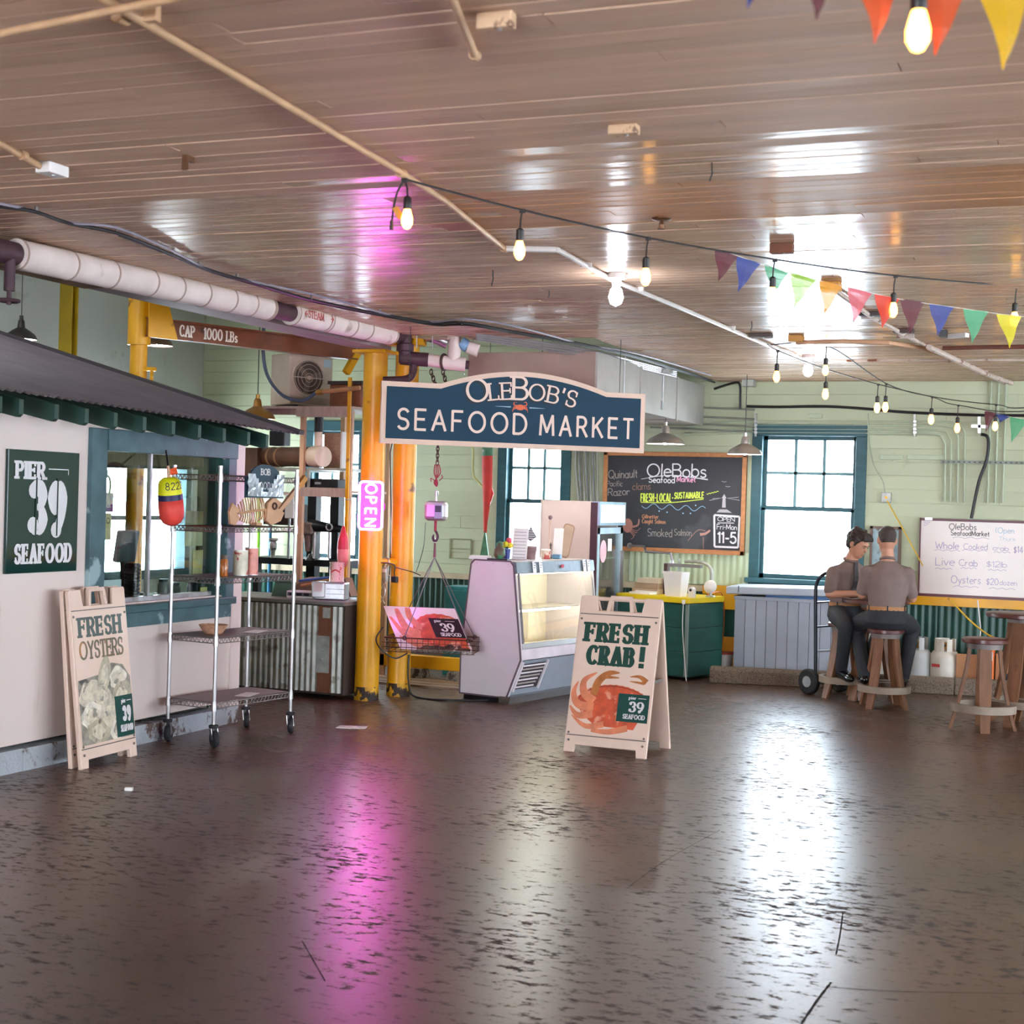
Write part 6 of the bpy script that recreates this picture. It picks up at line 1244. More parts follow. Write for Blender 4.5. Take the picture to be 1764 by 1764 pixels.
m.add(vs, [(j*(g+1)+i, j*(g+1)+i+1, (j+1)*(g+1)+i+1, (j+1)*(g+1)+i) for j in range(3) for i in range(g)]); m.build('sheet', M('dark_oyster_print', '#4A3A36', .15, var=.6, scale=20, col2='#C9B0A6', mask=(14, .62)), t, smooth='all')
# ---------------------------------------------------------------- refrigerated display case
al_ = rad(12); Lv = Vector((math.sin(al_), math.cos(al_), 0)); Wv = Vector((math.cos(al_), -math.sin(al_), 0))
cf = at(872, 1213, Z=0)   # front foot of the near end panel
o_ = cf-Wv*.47
t = thing('display_case', 'white refrigerated seafood display case with slanted glass and lit shelves', 'display case', o_, -al_)
# local axes: x = Wv (to the front glass), y = Lv (along the case)
def loc(p): return Matrix.Rotation(al_, 3, 'Z') @ (Vector(p)-o_)
LC = 1.25
pan = M('case_white', '#E6DCE0', .35, var=.03, scale=3)
prof = [(0, .05), (.47, .05), (.60, .37), (.505, 1.13), (.475, 1.165), (.115, 1.165), (.08, 1.13), (0, .37)]
for y_ in (0, LC-.04): MB().prism(prof, (0, y_, 0), (1, 0, 0), (0, 0, 1), (0, .04, 0)).build('end_panel', pan, t, bevel=.006)
edge = M('dark_edge_trim', '#6A5A62', .4)
for y_ in (-.004, ):
    pr_ = prof+[prof[0]]
    m = MB()
    for a, b in zip(pr_[:-1], pr_[1:]): m.bar((a[0], y_+.004, a[1]), (b[0], y_+.004, b[1]), .012, .012)
    m.build('edge_trim', edge, t)
for x_, z_ in ((.14, 1.14), (.45, 1.14), (.3, 1.14), (.05, .4), (.57, .38), (.4, .1)): MB().lathe([(.005, 0), (.004, .003)], (x_, 0, z_), 8, R=Matrix.Rotation(PI/2, 3, 'X')).build('rivet', steel, t)
y0_, y1_ = .04, LC-.04
MB().prism([(.0, .06), (.44, .06), (.555, .35), (.52, .355), (.0, .355)], (0, y0_, 0), (1, 0, 0), (0, 0, 1), (0, y1_-y0_, 0)).build('base_body', M('case_grey', '#9DA3AE', .4, var=.05), t)
MB().prism([(.40, .0), (.50, .0), (.515, .06), (.40, .06)], (0, -.01, 0), (1, 0, 0), (0, 0, 1), (0, LC+.02, 0)).build('kick_plate', chrome, t)
MB().bb(.02, .42, .03, LC-.03, .0, .05).build('plinth', black_metal, t)
MB().prism([(.53, .36), (.605, .365), (.595, .455), (.53, .455)], (0, y0_-.03, 0), (1, 0, 0), (0, 0, 1), (0, y1_-y0_+.06, 0)).build('bumper_rail', M('rail_white', '#D8CBD0', .35), t, bevel=.005)
MB().prism([(.53, .455), (.6, .455), (.585, .5), (.53, .5)], (0, y0_, 0), (1, 0, 0), (0, 0, 1), (0, y1_-y0_, 0)).build('ledge_trim', chrome, t, bevel=.003)
fx = lambda z: .47+(.60-.47)*(z-.05)/.32   # slanted lower front
gl_ = MB(); 
pz = (.115, .33); gp = [(fx(pz[0])+.004, .06, pz[0]), (fx(pz[0])+.004, .40, pz[0]), (fx(pz[1])+.004, .40, pz[1]), (fx(pz[1])+.004, .06, pz[1])]
gl_.add(gp, [(0, 1, 2, 3)]); gl_.build('grille_recess', M('grille_dark', '#3A3538', .6), t)
for k in range(7):
    z_ = .135+.03*k; MB().bar((fx(z_)+.008, .06, z_), (fx(z_)+.008, .40-.012*(6-k), z_), .012, .012).build('grille_slat', M('slat_grey', '#A89C98', .4) if k % 2 else _mats['case_white'], t)
for y_ in (.045, .42): MB().bar((fx(.1)+.008, y_, .1), (fx(.345)+.008, y_, .345), .014, .02, (0, 1, 0)).build('grille_frame', pan, t)
inner = M('case_lining', '#F2E6CC', .4, var=.03)
MB().prism([(.05, .36), (.53, .36), (.53, .37), (.06, .37), (.06, 1.08), (.05, 1.08)], (0, y0_, 0), (1, 0, 0), (0, 0, 1), (0, y1_-y0_, 0)).build('lining', inner, t)
MB().bb(.05, .5, y0_, y1_, 1.085, 1.155).build('hood', galv, t)
MB().prism([(.475, 1.165), (.52, 1.16), (.535, 1.07), (.49, 1.06)], (0, y0_-.03, 0), (1, 0, 0), (0, 0, 1), (0, y1_-y0_+.06, 0)).build('front_rail', M('brushed_rail', '#98A2AE', .3, .7, var=.15, scale=20, stretch=(1, 8, 1)), t)
MB().bb(.08, .48, y0_-.03, y1_+.03, 1.15, 1.166).build('top', pan, t)
lampm = M('case_tube', '#FFF6E0', .3, emit=(1.0, .9, .68), power=34.0, var=0)
MB().cyl((.44, y0_+.05, 1.065), (.44, y1_-.05, 1.065), .014, seg=10).build('tube_light', lampm, t); MB().cyl((.34, y0_+.05, .735), (.34, y1_-.05, .735), .008, seg=8).build('tube_light', lampm, t)
MB().bb(.12, .40, y0_+.01, y1_-.01, .75, .762).build('glass_shelf', M('shelf_white', '#EFE8DA', .2), t); MB().bb(.07, .52, y0_+.01, y1_-.01, .40, .415).build('deck', M('deck_cream', '#EADFC6', .35), t)
MB().bb(.065, .072, .5, .9, .45, .7).build('rear_door', M('rear_door', '#C9BFA8', .3), t); MB().bb(.065, .072, .1, .45, .45, 1.0).build('rear_door', M('rear_door2', '#AEB4B6', .3), t)
MB().add([(.588, y0_, .495), (.588, y1_, .495), (.522, y1_, 1.065), (.522, y0_, 1.065), (.583, y0_, .495), (.583, y1_, .495), (.517, y1_, 1.065), (.517, y0_, 1.065)], [(0, 1, 2, 3), (7, 6, 5, 4), (0, 4, 5, 1), (3, 2, 6, 7), (0, 3, 7, 4), (1, 5, 6, 2)]).build('front_glass', glass('case_glass', (.97, .98, .97), .05), t)
for y_ in (y0_, y1_): MB().bar((.592, y_, .5), (.527, y_, 1.07), .012, .018).build('glass_frame', chrome, t)
MB().prism(arcpts(0, 0, .024, .016, 0, 340, 14), (.534, LC*.56, 1.118), (0, 1, 0), (0, 0, 1), (.004, 0, 0)).build('badge', M('badge_red', '#B8324A', .3), t)
def on_case(x_, y_): return o_+Wv*x_+Lv*y_+Vector((0, 0, 1.167))
pap = M('card_white', '#F0ECEC', .5, var=.02)
for k, (y_, lab) in enumerate(((.26, 'first price card on the near end of the case rail'), (.36, 'second price card on the near end of the case rail'), (1.06, 'first price card on the far end of the case rail'), (1.13, 'second price card on the far end of the case rail'))):
    q = o_+Wv*.531+Lv*y_+Vector((0, 0, 1.12)); o = thing('price_card', lab, 'price card', q, PI/2-al_, 'price cards on the case rail'); MB().box((0, -.006, -.005), (.05, .002, .105), R=Matrix.Rotation(-.16, 3, 'X')).build('card', pap, o)
    l = MB()
    for j in range(3): l.flat([(-.016, .03-.02*j), (.014-.004*j, .03-.02*j), (.014-.004*j, .036-.02*j), (-.016, .036-.02*j)], -.0085-.0032*(.033-.02*j)/.033*0)
    for v in l.v: v.y = -.0085-.16*(-v.z)*-1*.0 - .001
    l.build('print', M('card_ink', '#9A8E90', .6), o)
# things on the case
q = on_case(.28, .12); t = thing('green_figurine', 'small brown and green figurine in a tray on the case top', 'figurine', q); MB().bb(-.09, .09, -.05, .05, 0, .012).build('tray', black_metal, t); MB().lathe([(.03, .012), (.05, .04), (.045, .09), (.025, .11), (.03, .14), (.0, .16)], seg=12, caps=False).build('body', M('fig_brown', '#5A4A34', .5, var=.4, col2='#3E7A5A', mask=(16, .5)), t, smooth='all')
q = on_case(.24, .28); t = thing('flower_cup', 'blue cup of yellow and pink paper flowers on the case', 'cup', q); MB().lathe([(.028, 0), (.034, .09)], seg=14).build('cup', M('cup_blue', '#2C3A86', .3), t, smooth=True)
for k, (x_, y_, z_, cc) in enumerate(((0, -.01, .13, '#E6DC3C'), (-.03, 0, .12, '#DCE23C'), (.02, .0, .16, '#D84A6A'), (.03, 0, .12, '#E8D030'))): MB().sphere((x_, y_, z_), (.028, .025, .026), 8, 6).build('bloom', M('bloom'+cc[1:], cc, .6), t, smooth='all')
q = on_case(.1, .1); t = thing('paper_stack', 'low stack of white papers on the near end of the case', 'paper', q); 
for k in range(3): MB().box((.0, 0, .005+.01*k), (.16, .12, .009), rz=.1*k).build('sheet', pap, t)
def standing_card(x_, y_, w_, h_, lab, cat, rz, lean, mat, lines=0, name='menu_card'):
    q = on_case(x_, y_); t = thing(name, lab, cat, q); t.rotation_euler = (-lean, 0, rz)
    MB().bb(-w_/2, w_/2, 0, .006, 0, h_).build('sheet', mat, t)
    for k in range(lines): MB().bb(-w_*.42, w_*.4, -.0012, 0, h_*.06+k*h_*.9/lines, h_*.06+k*h_*.9/lines+.004).build('text_line', M('line_grey', '#9C90A0', .6), t)
    MB().bar((0, .005, h_*.6), (0, .11, .0+.12*lean), .03, .006).build('easel_leg', pap, t)
    return t
standing_card(.3, .38, .13, .27, 'white menu card with lines of print standing on the case', 'menu', .1, .18, pap, 9)
standing_card(.3, .98, .085, .27, 'blank narrow white card standing on the case near the fridge', 'card', .1, .2, pap, 0, 'blank_card')
q = on_case(.27, .60); t = thing('tin_bucket_sign', 'small tin bucket holding a striped paper diamond on the case', 'bucket', q); bk = M('tin_mauve', '#8C7478', .4, .5, var=.1); MB().lathe([(.045, 0), (.058, .1), (.061, .103), (.061, .112), (.058, .112)], seg=18, caps=False).build('bucket', bk, t, smooth=True); MB().torus((0, 0, .06), .053, .003).build('hoop', bk, t); MB().lathe([(.05, .1), (0, .1)], seg=18, caps=False).build('filling', M('moss', '#6A5A4A', .9), t); MB().cyl((0, 0, .1), (0, 0, .2), .004, seg=6).build('stick', tn, t)
d_ = MB().prism([(0, .15), (.055, .19), (0, .28), (-.055, .19)], (0, -.004, .0), (1, 0, 0), (0, 0, 1), (0, .004, 0)).build('diamond', M('dia_grey', '#5F6676', .5), t)
for k in range(5): z_ = .175+.018*k; hw_ = .05*(1-abs(z_-.195)/.09); MB().bb(-hw_*.8, hw_*.8, -.006, -.004, z_, z_+.007).build('stripe', pap, d_)
q = on_case(.3, .80); t = thing('spice_tub', 'red and white paper tub on the case before the fridge', 'tub', q); MB().lathe([(.04, 0), (.045, .07), (.047, .075)], seg=16).build('tub', M('tub_print', '#D8C4B4', .5, col2='#B84A44', mask=(18, .5)), t, smooth=True); MB().lathe([(.043, .075), (.04, .085)], seg=16).build('lid', pap, t)
q = on_case(.34, .90); t = thing('tasting_tray', 'blue dish with a dark pepper mill on the case', 'dish', q); MB().bb(-.03, .05, -.03, .03, 0, .04).build('dish', M('dish_blue', '#5F8AA8', .3), t, bevel=.01); MB().lathe([(.012, 0), (.008, .04), (.008, .1), (.013, .12), (.0, .145)], (-.05, 0, 0), 12, caps=False).build('mill', M('mill_brown', '#5A4038', .4), t, smooth='all')
q = on_case(.26, .92); t = thing('banner_post', 'thin cream post with a ball finial on the case', 'post', q); MB().cyl((0, 0, 0), (0, 0, .34), .012, seg=10).build('post', cream, t, smooth=True); MB().sphere((0, 0, .36), .02, 12, 8).build('finial', bk, t, smooth='all')
q = on_case(.26, 1.14); t = thing('oval_mirror', 'brown framed rounded mirror tilted on the case beside the fridge', 'mirror', q); t.rotation_euler = (-.35, .25, .5); m_ = [(x, z+.17) for x, _, z in rrect(.05, .16, .03, 0)]; MB().prism(m_, (0, 0, 0), (1, 0, 0), (0, 0, 1), (0, .012, 0)).build('frame', M('mirror_wood', '#8A6A58', .4), t); MB().prism([(p[0]*.85, .17+(p[1]-.17)*.92) for p in m_], (0, -.002, 0), (1, 0, 0), (0, 0, 1), (0, .002, 0)).build('face', M('mirror_face', '#C9AE9C', .1, .3), t); MB().bar((0, .01, .2), (0, .12, .05), .012, .01).build('prop', black_metal, t)
# ---------------------------------------------------------------- upright fridge
fx0, fx1, fy0, fy1, fz = -5.17, -4.59, 13.6, 14.42, 1.68
t = thing('upright_fridge', 'tall white glass door fridge behind the display case', 'fridge', ((fx0+fx1)/2, (fy0+fy1)/2, 0))
MB().bb(fx0, fx0+.02, fy0, fy1, .05, fz).bb(fx0, fx1-.06, fy0, fy0+.03, .05, fz).build('side_panel', M('fridge_panel', '#DEC9C2', .4, var=.03), t, world=True)
MB().bb(fx0+.02, fx1-.06, fy1-.03, fy1, .05, fz).build('side_panel', _mats['fridge_panel'], t, world=True); MB().bb(fx0, fx1-.06, fy0, fy1, fz-.02, fz).build('top', _mats['fridge_panel'], t, world=True); MB().bb(fx0, fx1-.06, fy0, fy1, .03, .1).build('base', black_metal, t, world=True)
MB().bb(fx0, fx1-.1, fy0+.1, fy1-.1, 0, .03).build('feet', black_metal, t, world=True)
MB().bb(fx1-.06, fx1+.02, fy0-.002, fy1+.002, fz-.23, fz).build('canopy', M('canopy_frame', '#A8C4D4', .3, .4), t, world=True, bevel=.004); MB().bb(fx1+.02, fx1+.026, fy0+.05, fy1-.05, fz-.2, fz-.03).build('lightbox', M('lightbox', '#E8E4D8', .3, emit=(1, .95, .85), power=1.2), t, world=True)
MB().bb(fx1-.07, fx1-.0, fy0-.003, fy0+.03, .1, fz-.01).build('dark_edge', M('plum_edge', '#3A1F2A', .4), t, world=True)
dr = MB(); fm = M('door_frame_pale', '#C3DCE8', .3, .3); dr.bb(fx1-.05, fx1, fy0+.02, fy0+.09, .12, fz-.25); dr.bb(fx1-.05, fx1, fy1-.09, fy1-.02, .12, fz-.25); dr.bb(fx1-.05, fx1, fy0+.02, fy1-.02, fz-.31, fz-.25); dr.bb(fx1-.05, fx1, fy0+.02, fy1-.02, .12, .2)
d_ = dr.build('door', fm, t, world=True); MB().bb(fx1-.03, fx1-.024, fy0+.09, fy1-.09, .2, fz-.31).build('door_glass', GLASS, d_, world=True); MB().bb(fx1, fx1+.03, fy1-.08, fy1-.05, .7, 1.2).build('handle', chrome, d_, world=True)
MB().bb(fx0+.02, fx0+.03, fy0+.03, fy1-.03, .1, fz-.02).build('lining', M('fridge_lining', '#A8CCDC', .4, emit=(.6, .8, .9), power=.35), t, world=True)
for z_ in (.45, .8, 1.12): MB().bb(fx0+.05, fx1-.07, fy0+.04, fy1-.04, z_, z_+.012).build('rack_shelf', chrome, t, world=True)
q = Vector((fx1-.02, fy0+.25, 1.2)); MB().prism(arcpts(0, 0, .1, .11, 0, 340, 16), q, (0, 1, 0), (0, 0, 1), (.004, 0, 0)).build('pink_sticker', M('pink_sticker', '#E8B8C0', .5), d_, world=True); MB().bb(fx1-.018, fx1-.014, fy0+.38, fy0+.5, 1.2, 1.32).build('white_sticker', pap, d_, world=True)
# ---------------------------------------------------------------- chalkboard on the back wall
A, B = at(1041, 777, Y=YB-.03), at(1282, 957, Y=YB-.03)
t = thing('chalkboard', 'big wood framed chalkboard with coloured chalk writing on the back wall', 'chalkboard', (A.x, YB-.002, B.z)); W_, H_ = B.x-A.x, A.z-B.z
MB().bb(0, W_, -.025, 0, 0, H_).build('slate', M('slate_black', '#23252B', .55, var=.2, scale=3, col2='#3A3D42', mask=(1.6, .6)), t)
fw_ = M('oak_frame', '#B5794A', .5, var=.15, stretch=(4, 1, 4)); f_ = .045
for a, b, c_, d_ in ((-.0, W_, -.0, f_), (0, W_, H_-f_, H_), (0, f_, 0, H_), (W_-f_, W_, 0, H_)): MB().bb(a, b, -.045, -.002, c_, d_).build('frame_rail', fw_, t, bevel=.004)
MB().bb(.1, W_-.1, -.08, -.045, .0, .02).build('chalk_ledge', fw_, t)
def ck(x, y): return ((x-1020*6.3)/1.0, 0)
kx = lambda x: (x-120)/(1640-120)*W_; kz = lambda y: H_-(y-90)/(1215-90)*H_   # from a close look at the board
cm = lambda n_, c_: M('chalk_'+n_, c_, .9, var=.1, scale=40)
def chalk(txt, x0, x1, y0, y1, col, wv=.09, rise=0, slant=0, jit=.03, style='line'):
    l = text(MB(), txt, kx(x0), kz(y1), (y1-y0)/1125*H_, style, wv, track=.1, y=-.027, width=kx(x1)-kx(x0), jitter=jit, rise=rise, slant=slant); return l.build('chalk_writing', cm(*col), t)
Wc, Pk, Lm, Gy, Bl, Or = ('white', '#E4E2E6'), ('pink', '#E6A6C4'), ('lime', '#D6E85A'), ('grey', '#9A928C'), ('blue', '#8FB6D6'), ('orange', '#C98A66')
chalk('OleBobs', 595, 1220, 225, 365, Wc, .11); chalk('Seafood', 615, 890, 370, 435, ('white', 0), .16); chalk('Market', 915, 1110, 360, 420, Pk, .18)
l = MB(); taper(l, [(kx(530), kz(400)), (kx(850), kz(350)), (kx(1240), kz(390))], .004, .012, -.0272); l.build('chalk_writing', _mats['chalk_white'], t)
chalk('FRESH-LOCAL-', 535, 880, 565, 650, Lm, .15, rise=.02); chalk('SUSTAINABLE', 895, 1200, 545, 610, Lm, .17, rise=.05)
l = MB(); taper(l, [(kx(535), kz(662)), (kx(860), kz(655)), (kx(1200), kz(608))], .008, .008, -.0272); l.build('chalk_writing', _mats['chalk_lime'], t)
l = MB(); taper(l, [(kx(1230+14*k), kz(548-4*k+8*(k % 2))) for k in range(10)], .006, .006, -.0272); l.build('chalk_writing', _mats['chalk_lime'], t)
chalk('Quinault', 175, 490, 310, 400, Gy, .1, rise=.05); chalk('Pacific', 160, 330, 430, 490, Gy, .1, rise=.03); chalk('Razor', 175, 410, 520, 600, Gy, .1, rise=.08); chalk('clams', 440, 635, 450, 525, ('brown', '#8A6A56'), .1, rise=.06)
chalk('Gillnetter', 555, 730, 800, 840, Or, .14); chalk('Caught Salmon', 555, 805, 850, 895, Or, .13); chalk('Smoked', 620, 880, 955, 1040, Gy, .09); chalk('Salmon', 905, 1085, 950, 1020, Gy, .09)
l = MB(); taper(l, [(kx(545+17*k), kz(700+28*math.sin(k*.62)+(.4*k))) for k in range(41)], .006, .006, -.0272); l.build('chalk_drawing', cm(*Bl), t)
for x_, y_ in ((735, 755), (820, 765), (990, 772), (1068, 770), (1120, 680)): MB().flat([(kx(x_)+.008*math.cos(a), kz(y_)+.008*math.sin(a)) for a in [2*PI*k/8 for k in range(8)]], -.0272).build('chalk_drawing', cm(*Bl), t)
# crab, salmon, lighthouse, gulls, opening hours
l = MB(); l.flat([(kx(400)+.055*math.cos(a), kz(930)+.075*math.sin(a)) for a in [2*PI*k/18 for k in range(18)]], -.0271); taper(l, [(kx(440), kz(945)), (kx(510), kz(920)), (kx(520), kz(850))], .024, .012, -.0273)
for k in range(4): taper(l, [(kx(430), kz(960+14*k)), (kx(500-10*k), kz(985+22*k)), (kx(540-35*k), kz(950+45*k))], .008, .004, -.0275)
l.build('chalk_drawing', M('chalk_crab', '#A8746A', .9), t)
l = MB(); taper(l, [(kx(1050), kz(1075)), (kx(1150), kz(955)), (kx(1230), kz(960))], .005, .005, -.0272); taper(l, [(kx(1175), kz(1000)), (kx(1230), kz(990)), (kx(1280), kz(950))], .03, .02, -.0274); taper(l, [(kx(1210), kz(1030)), (kx(1215), kz(1160))], .006, .003, -.0272); l.build('chalk_drawing', M('chalk_salmon', '#B98A80', .9), t)
l = MB(); l.flat([(kx(1395), kz(695)), (kx(1435), kz(695)), (kx(1430), kz(590)), (kx(1400), kz(590))], -.0271); l.flat([(kx(1390), kz(590)), (kx(1440), kz(590)), (kx(1415), kz(545))], -.0272)
for dx_, dy_ in ((-150, 60), (-120, 20), (150, -30), (160, 40)): taper(l, [(kx(1415+dx_*.2), kz(590)), (kx(1415+dx_), kz(590+dy_*.5))], .002, .006, -.0273)
for x_, y_ in ((1410, 410), (1450, 462)): taper(l, [(kx(x_-25), kz(y_-4)), (kx(x_-8), kz(y_-2)), (kx(x_), kz(y_+6)), (kx(x_+10), kz(y_-2)), (kx(x_+26), kz(y_))], .004, .004, -.0273)
l.flat([(kx(1340), kz(750)), (kx(1500), kz(750)), (kx(1450), kz(715)), (kx(1370), kz(715))], -.0270); l.build('chalk_drawing', M('chalk_house', '#B4AEB4', .9), t)
l = MB()
for a, b in (((1318, 780), (1580, 790)), ((1580, 790), (1575, 1130)), ((1575, 1130), (1330, 1130)), ((1330, 1130), (1318, 780))): taper(l, [(kx(a[0]), kz(a[1])), (kx((a[0]+b[0])/2), kz((a[1]+b[1])/2)), (kx(b[0]), kz(b[1]))], .02, .02, -.0272)
taper(l, [(kx(1355), kz(866)), (kx(1440), kz(864)), (kx(1525), kz(862))], .007, .007, -.0272); l.build('chalk_writing', _mats['chalk_white'], t)
chalk('OPEN', 1355, 1530, 800, 845, Wc, .14, jit=.01); chalk('Fri-Mon', 1350, 1555, 880, 935, Wc, .12); chalk('11-5', 1365, 1550, 970, 1085, Wc, .16)
# ---------------------------------------------------------------- right back corner
# green counter with a yellow edge
kc = at(1186, 1030, Z=.79); rz = -.30
t = thing('green_counter', 'dark green board counter with a yellow edge in front of the chalkboard', 'counter', (kc.x, kc.y, 0), rz)
gcm = M('green_boards', '#1A4B43', .4, var=.2, scale=3, stretch=(1, 1, 4)); CW, CD, CH = .80, .62, .79
MB().bb(-CW, 0, 0, CD, .03, CH-.06).build('carcass', M('carcass_green', '#12332E', .6), t)
for k in range(3): MB().bb(-CW-.006, .006, -.012, 0, .04+.23*k, .265+.23*k).build('front_board', gcm, t, bevel=.003); MB().bb(0, .012, 0, CD, .04+.23*k, .265+.23*k).build('side_board', gcm, t, bevel=.003)
MB().bb(-CW-.02, .02, -.03, CD, CH-.055, CH).build('top_edge', M('bright_yellow', '#E8C81C', .4, var=.08), t, bevel=.004)
MB().bb(-.02, .014, -.016, .0, .04, CH-.06).build('corner_trim', M('corner_metal', '#8FA09A', .4, .4), t)
Mg = Matrix.Translation((kc.x, kc.y, 0)) @ Matrix.Rotation(rz, 4, 'Z')
def ong(x_, y_): return Mg @ Vector((x_, y_, CH))
q = ong(-.22, .12); t = thing('white_bin', 'white plastic bin standing on the green counter', 'bin', q, rz); m = MB(); m.add([(-.085, -.06, 0), (.085, -.06, 0), (.085, .06, 0), (-.085, .06, 0), (-.105, -.075, .235), (.105, -.075, .235), (.105, .075, .235), (-.105, .075, .235), (-.098, -.068, .235), (.098, -.068, .235), (.098, .068, .235), (-.098, .068, .235), (-.08, -.055, .01), (.08, -.055, .01), (.08, .055, .01), (-.08, .055, .01)], [(0, 3, 2, 1), (0, 1, 5, 4), (1, 2, 6, 5), (2, 3, 7, 6), (3, 0, 4, 7), (4, 5, 9, 8), (5, 6, 10, 9), (6, 7, 11, 10), (7, 4, 8, 11), (8, 9, 13, 12), (9, 10, 14, 13), (10, 11, 15, 14), (11, 8, 12, 15), (12, 13, 14, 15)]); m.build('body', white_plastic, t); MB().bb(-.112, .112, -.082, -.074, .215, .238).build('rim', white_plastic, t)
q = ong(-.03, .1); t = thing('camera_dome', 'small white rounded device with a dark lens on the green counter', 'camera', q, rz); MB().prism([(-.03, 0), (.03, 0), (.03, .07)]+arcpts(0, .07, .03, .03, 0, 180, 8)+[(-.03, .07)], (0, -.02, 0), (1, 0, 0), (0, 0, 1), (0, .05, 0)).build('body', white_plastic, t, bevel=.004); MB().lathe([(.013, 0), (.013, .004)], (0, -.02, .07), 14, R=Matrix.Rotation(PI/2, 3, 'X')).build('lens', black_metal, t)
q = ong(.02, .36); t = thing('desk_lamp', 'round white lamp head on a bent grey arm over the green counter', 'lamp', q, rz); MB().lathe([(.05, 0), (.045, .012)], seg=18).build('base', galv, t, smooth=True); MB().tube(spline([(0, 0, .01), (.01, 0, .16), (-.01, 0, .28), (-.12, 0, .33), (-.3, 0, .33)], 6), .016, 8).build('arm', galv, t, smooth=True); MB().lathe([(.062, 0), (.066, .012), (.05, .035), (.02, .045)], (.03, -.05, .1), 20, R=Matrix.Rotation(rad(75), 3, 'X') @ Matrix.Rotation(.2, 3, 'Y')).build('head', white_plastic, t, smooth=True)
q = ong(-.45, .3); t = thing('steel_vise', 'dark angle iron bracket standing on the green counter', 'bracket', q, rz); MB().bar((0, 0, 0), (0, 0, .3), .05, .04).build('upright', M('rusty_dark', '#4A3430', .6, var=.3), t); MB().bar((-.02, 0, .29), (.4, 0, .29), .04, .03).build('cross_arm', M('grey_iron', '#7A7674', .5), t)
q = ong(-.62, .3); t = thing('cash_drawer', 'stack of tan boxes on the green counter beside the fridge', 'box', q, rz)
for k in range(3): MB().box((.01*k, 0, .025+.05*k), (.3-.03*k, .25, .048), rz=.05*k).build('box', M('tan_box%d' % k, ('#B9A084', '#9A8268', '#C4B49C')[k], .6), t, bevel=.003)
q = ong(-.55, .08); t = thing('white_tray', 'low white tray at the edge of the green counter', 'tray', q, rz); MB().bb(-.15, .1, -.06, .06, 0, .02).build('base', white_plastic, t, bevel=.005); MB().bb(-.15, .1, .05, .06, .02, .03).build('lip', white_plastic, t)
q = Mg @ Vector((.02, .02, .0)); t = thing('white_lead', 'white cord hanging down the corner of the green counter', 'cord', Mg @ Vector((-.03, -.03, CH-.02)), rz); MB().bb(-.015, .015, -.012, .0, -.04, .0).build('socket', white_plastic, t); MB().tube(spline([(0, -.01, -.04), (.005, -.02, -.25), (.03, -.02, -.5), (.07, -.03, -.762)], 6), .004, 6).build('cord', white_plastic, t)
# big faucet arm on the wall above the counter
fa_ = [at(1085, 940, Y=YB-.05), at(1110, 941, Y=YB-.35), at(1112, 950, Y=YB-.4), at(1155, 953, Y=YB-.4), at(1158, 965, Y=YB-.4)]
t = thing('swing_faucet', 'chrome swing arm faucet in front of the chalkboard bottom edge', 'faucet', fa_[0]); MB().tube(fa_, .014, 8).build('arm', chrome, t, smooth=True, world=True); MB().lathe([(.02, 0), (.028, -.05), (.018, -.07)], at(1158, 965, Y=YB-.4), 12).build('nozzle', chrome, t, smooth=True, world=True); MB().lathe([(.03, 0), (.03, .03)], fa_[0]+Vector((0, .02, 0)), 12, R=Matrix.Rotation(PI/2, 3, 'X')).build('wall_flange', chrome, t, world=True)
t2 = at(1167, 990, Y=YB-.1); run([at(1170, 962, Y=YB-.08), at(1170, 1000, Y=YB-.08), at(1185, 1002, Y=YB-.08)], .014, 'drain_pipe', galv, 'grey elbow pipe on the wall behind the white bin', 'pipe')
# grey plank chest with a lid
q0 = at(1262, 1145, Y=14.5); t = thing('plank_chest', 'large grey blue plank sided chest below the window, lid ajar', 'chest', (q0.x, 14.52, 0)); cp_ = M('grey_blue_planks', '#A7AEBC', .5, var=.06, scale=4, rnd=.04); LX = 1.15
MB().bb(.02, LX-.02, .02, .56, .03, .78).build('carcass', M('chest_inner', '#6C7688', .6), t)
for k in range(11): MB().bb(LX*k/11+.0025, LX*(k+1)/11-.0025, -.004-.002*(k % 2), .02, .03, .77).build('plank', cp_, t)
MB().bb(-.01, LX+.01, -.012, .57, .765, .80).build('rim', cp_, t, bevel=.004)
m = MB().box((LX/2-.03, .26, .865), (LX+.1, .64, .075), R=Matrix.Rotation(-.02, 3, 'Y')); m.build('lid', M('lid_grey', '#B4BCC8', .4, var=.04), t, bevel=.012)
MB().bb(.3, LX, -.0, .5, .80, .828).build('gasket', M('blue_liner', '#3F6FA8', .4), t)
MB().bb(.045, .05, -.07, -.055, .835, .90).build('seam', black_metal, t)
# concrete kerb
ka, kb = at(1222, 1176, Z=0), at(1764, 1204, Z=0); kv = (kb-ka).normalized()
t = thing('concrete_kerb', 'long rough concrete kerb on the floor along the back wall', 'kerb', ka, math.atan2(kv.y, kv.x)); t['kind'] = 'thing'
agg = posmat('exposed_aggregate', '#8A7868', .85, '#54453A', (95, .52), (1, 1, 1), (1.0, 80), var=.3)
x = 0; kl = (1.28, .95, 1.5)
for w__ in kl: MB().prism([(0, 0), (.17, 0), (.165, .12), (.14, .15), (.03, .15), (.005, .12)], (x, 0, 0), (0, 1, 0), (0, 0, 1), (w__-.004, 0, 0)).build('segment', agg, t, bevel=.012); x += w__
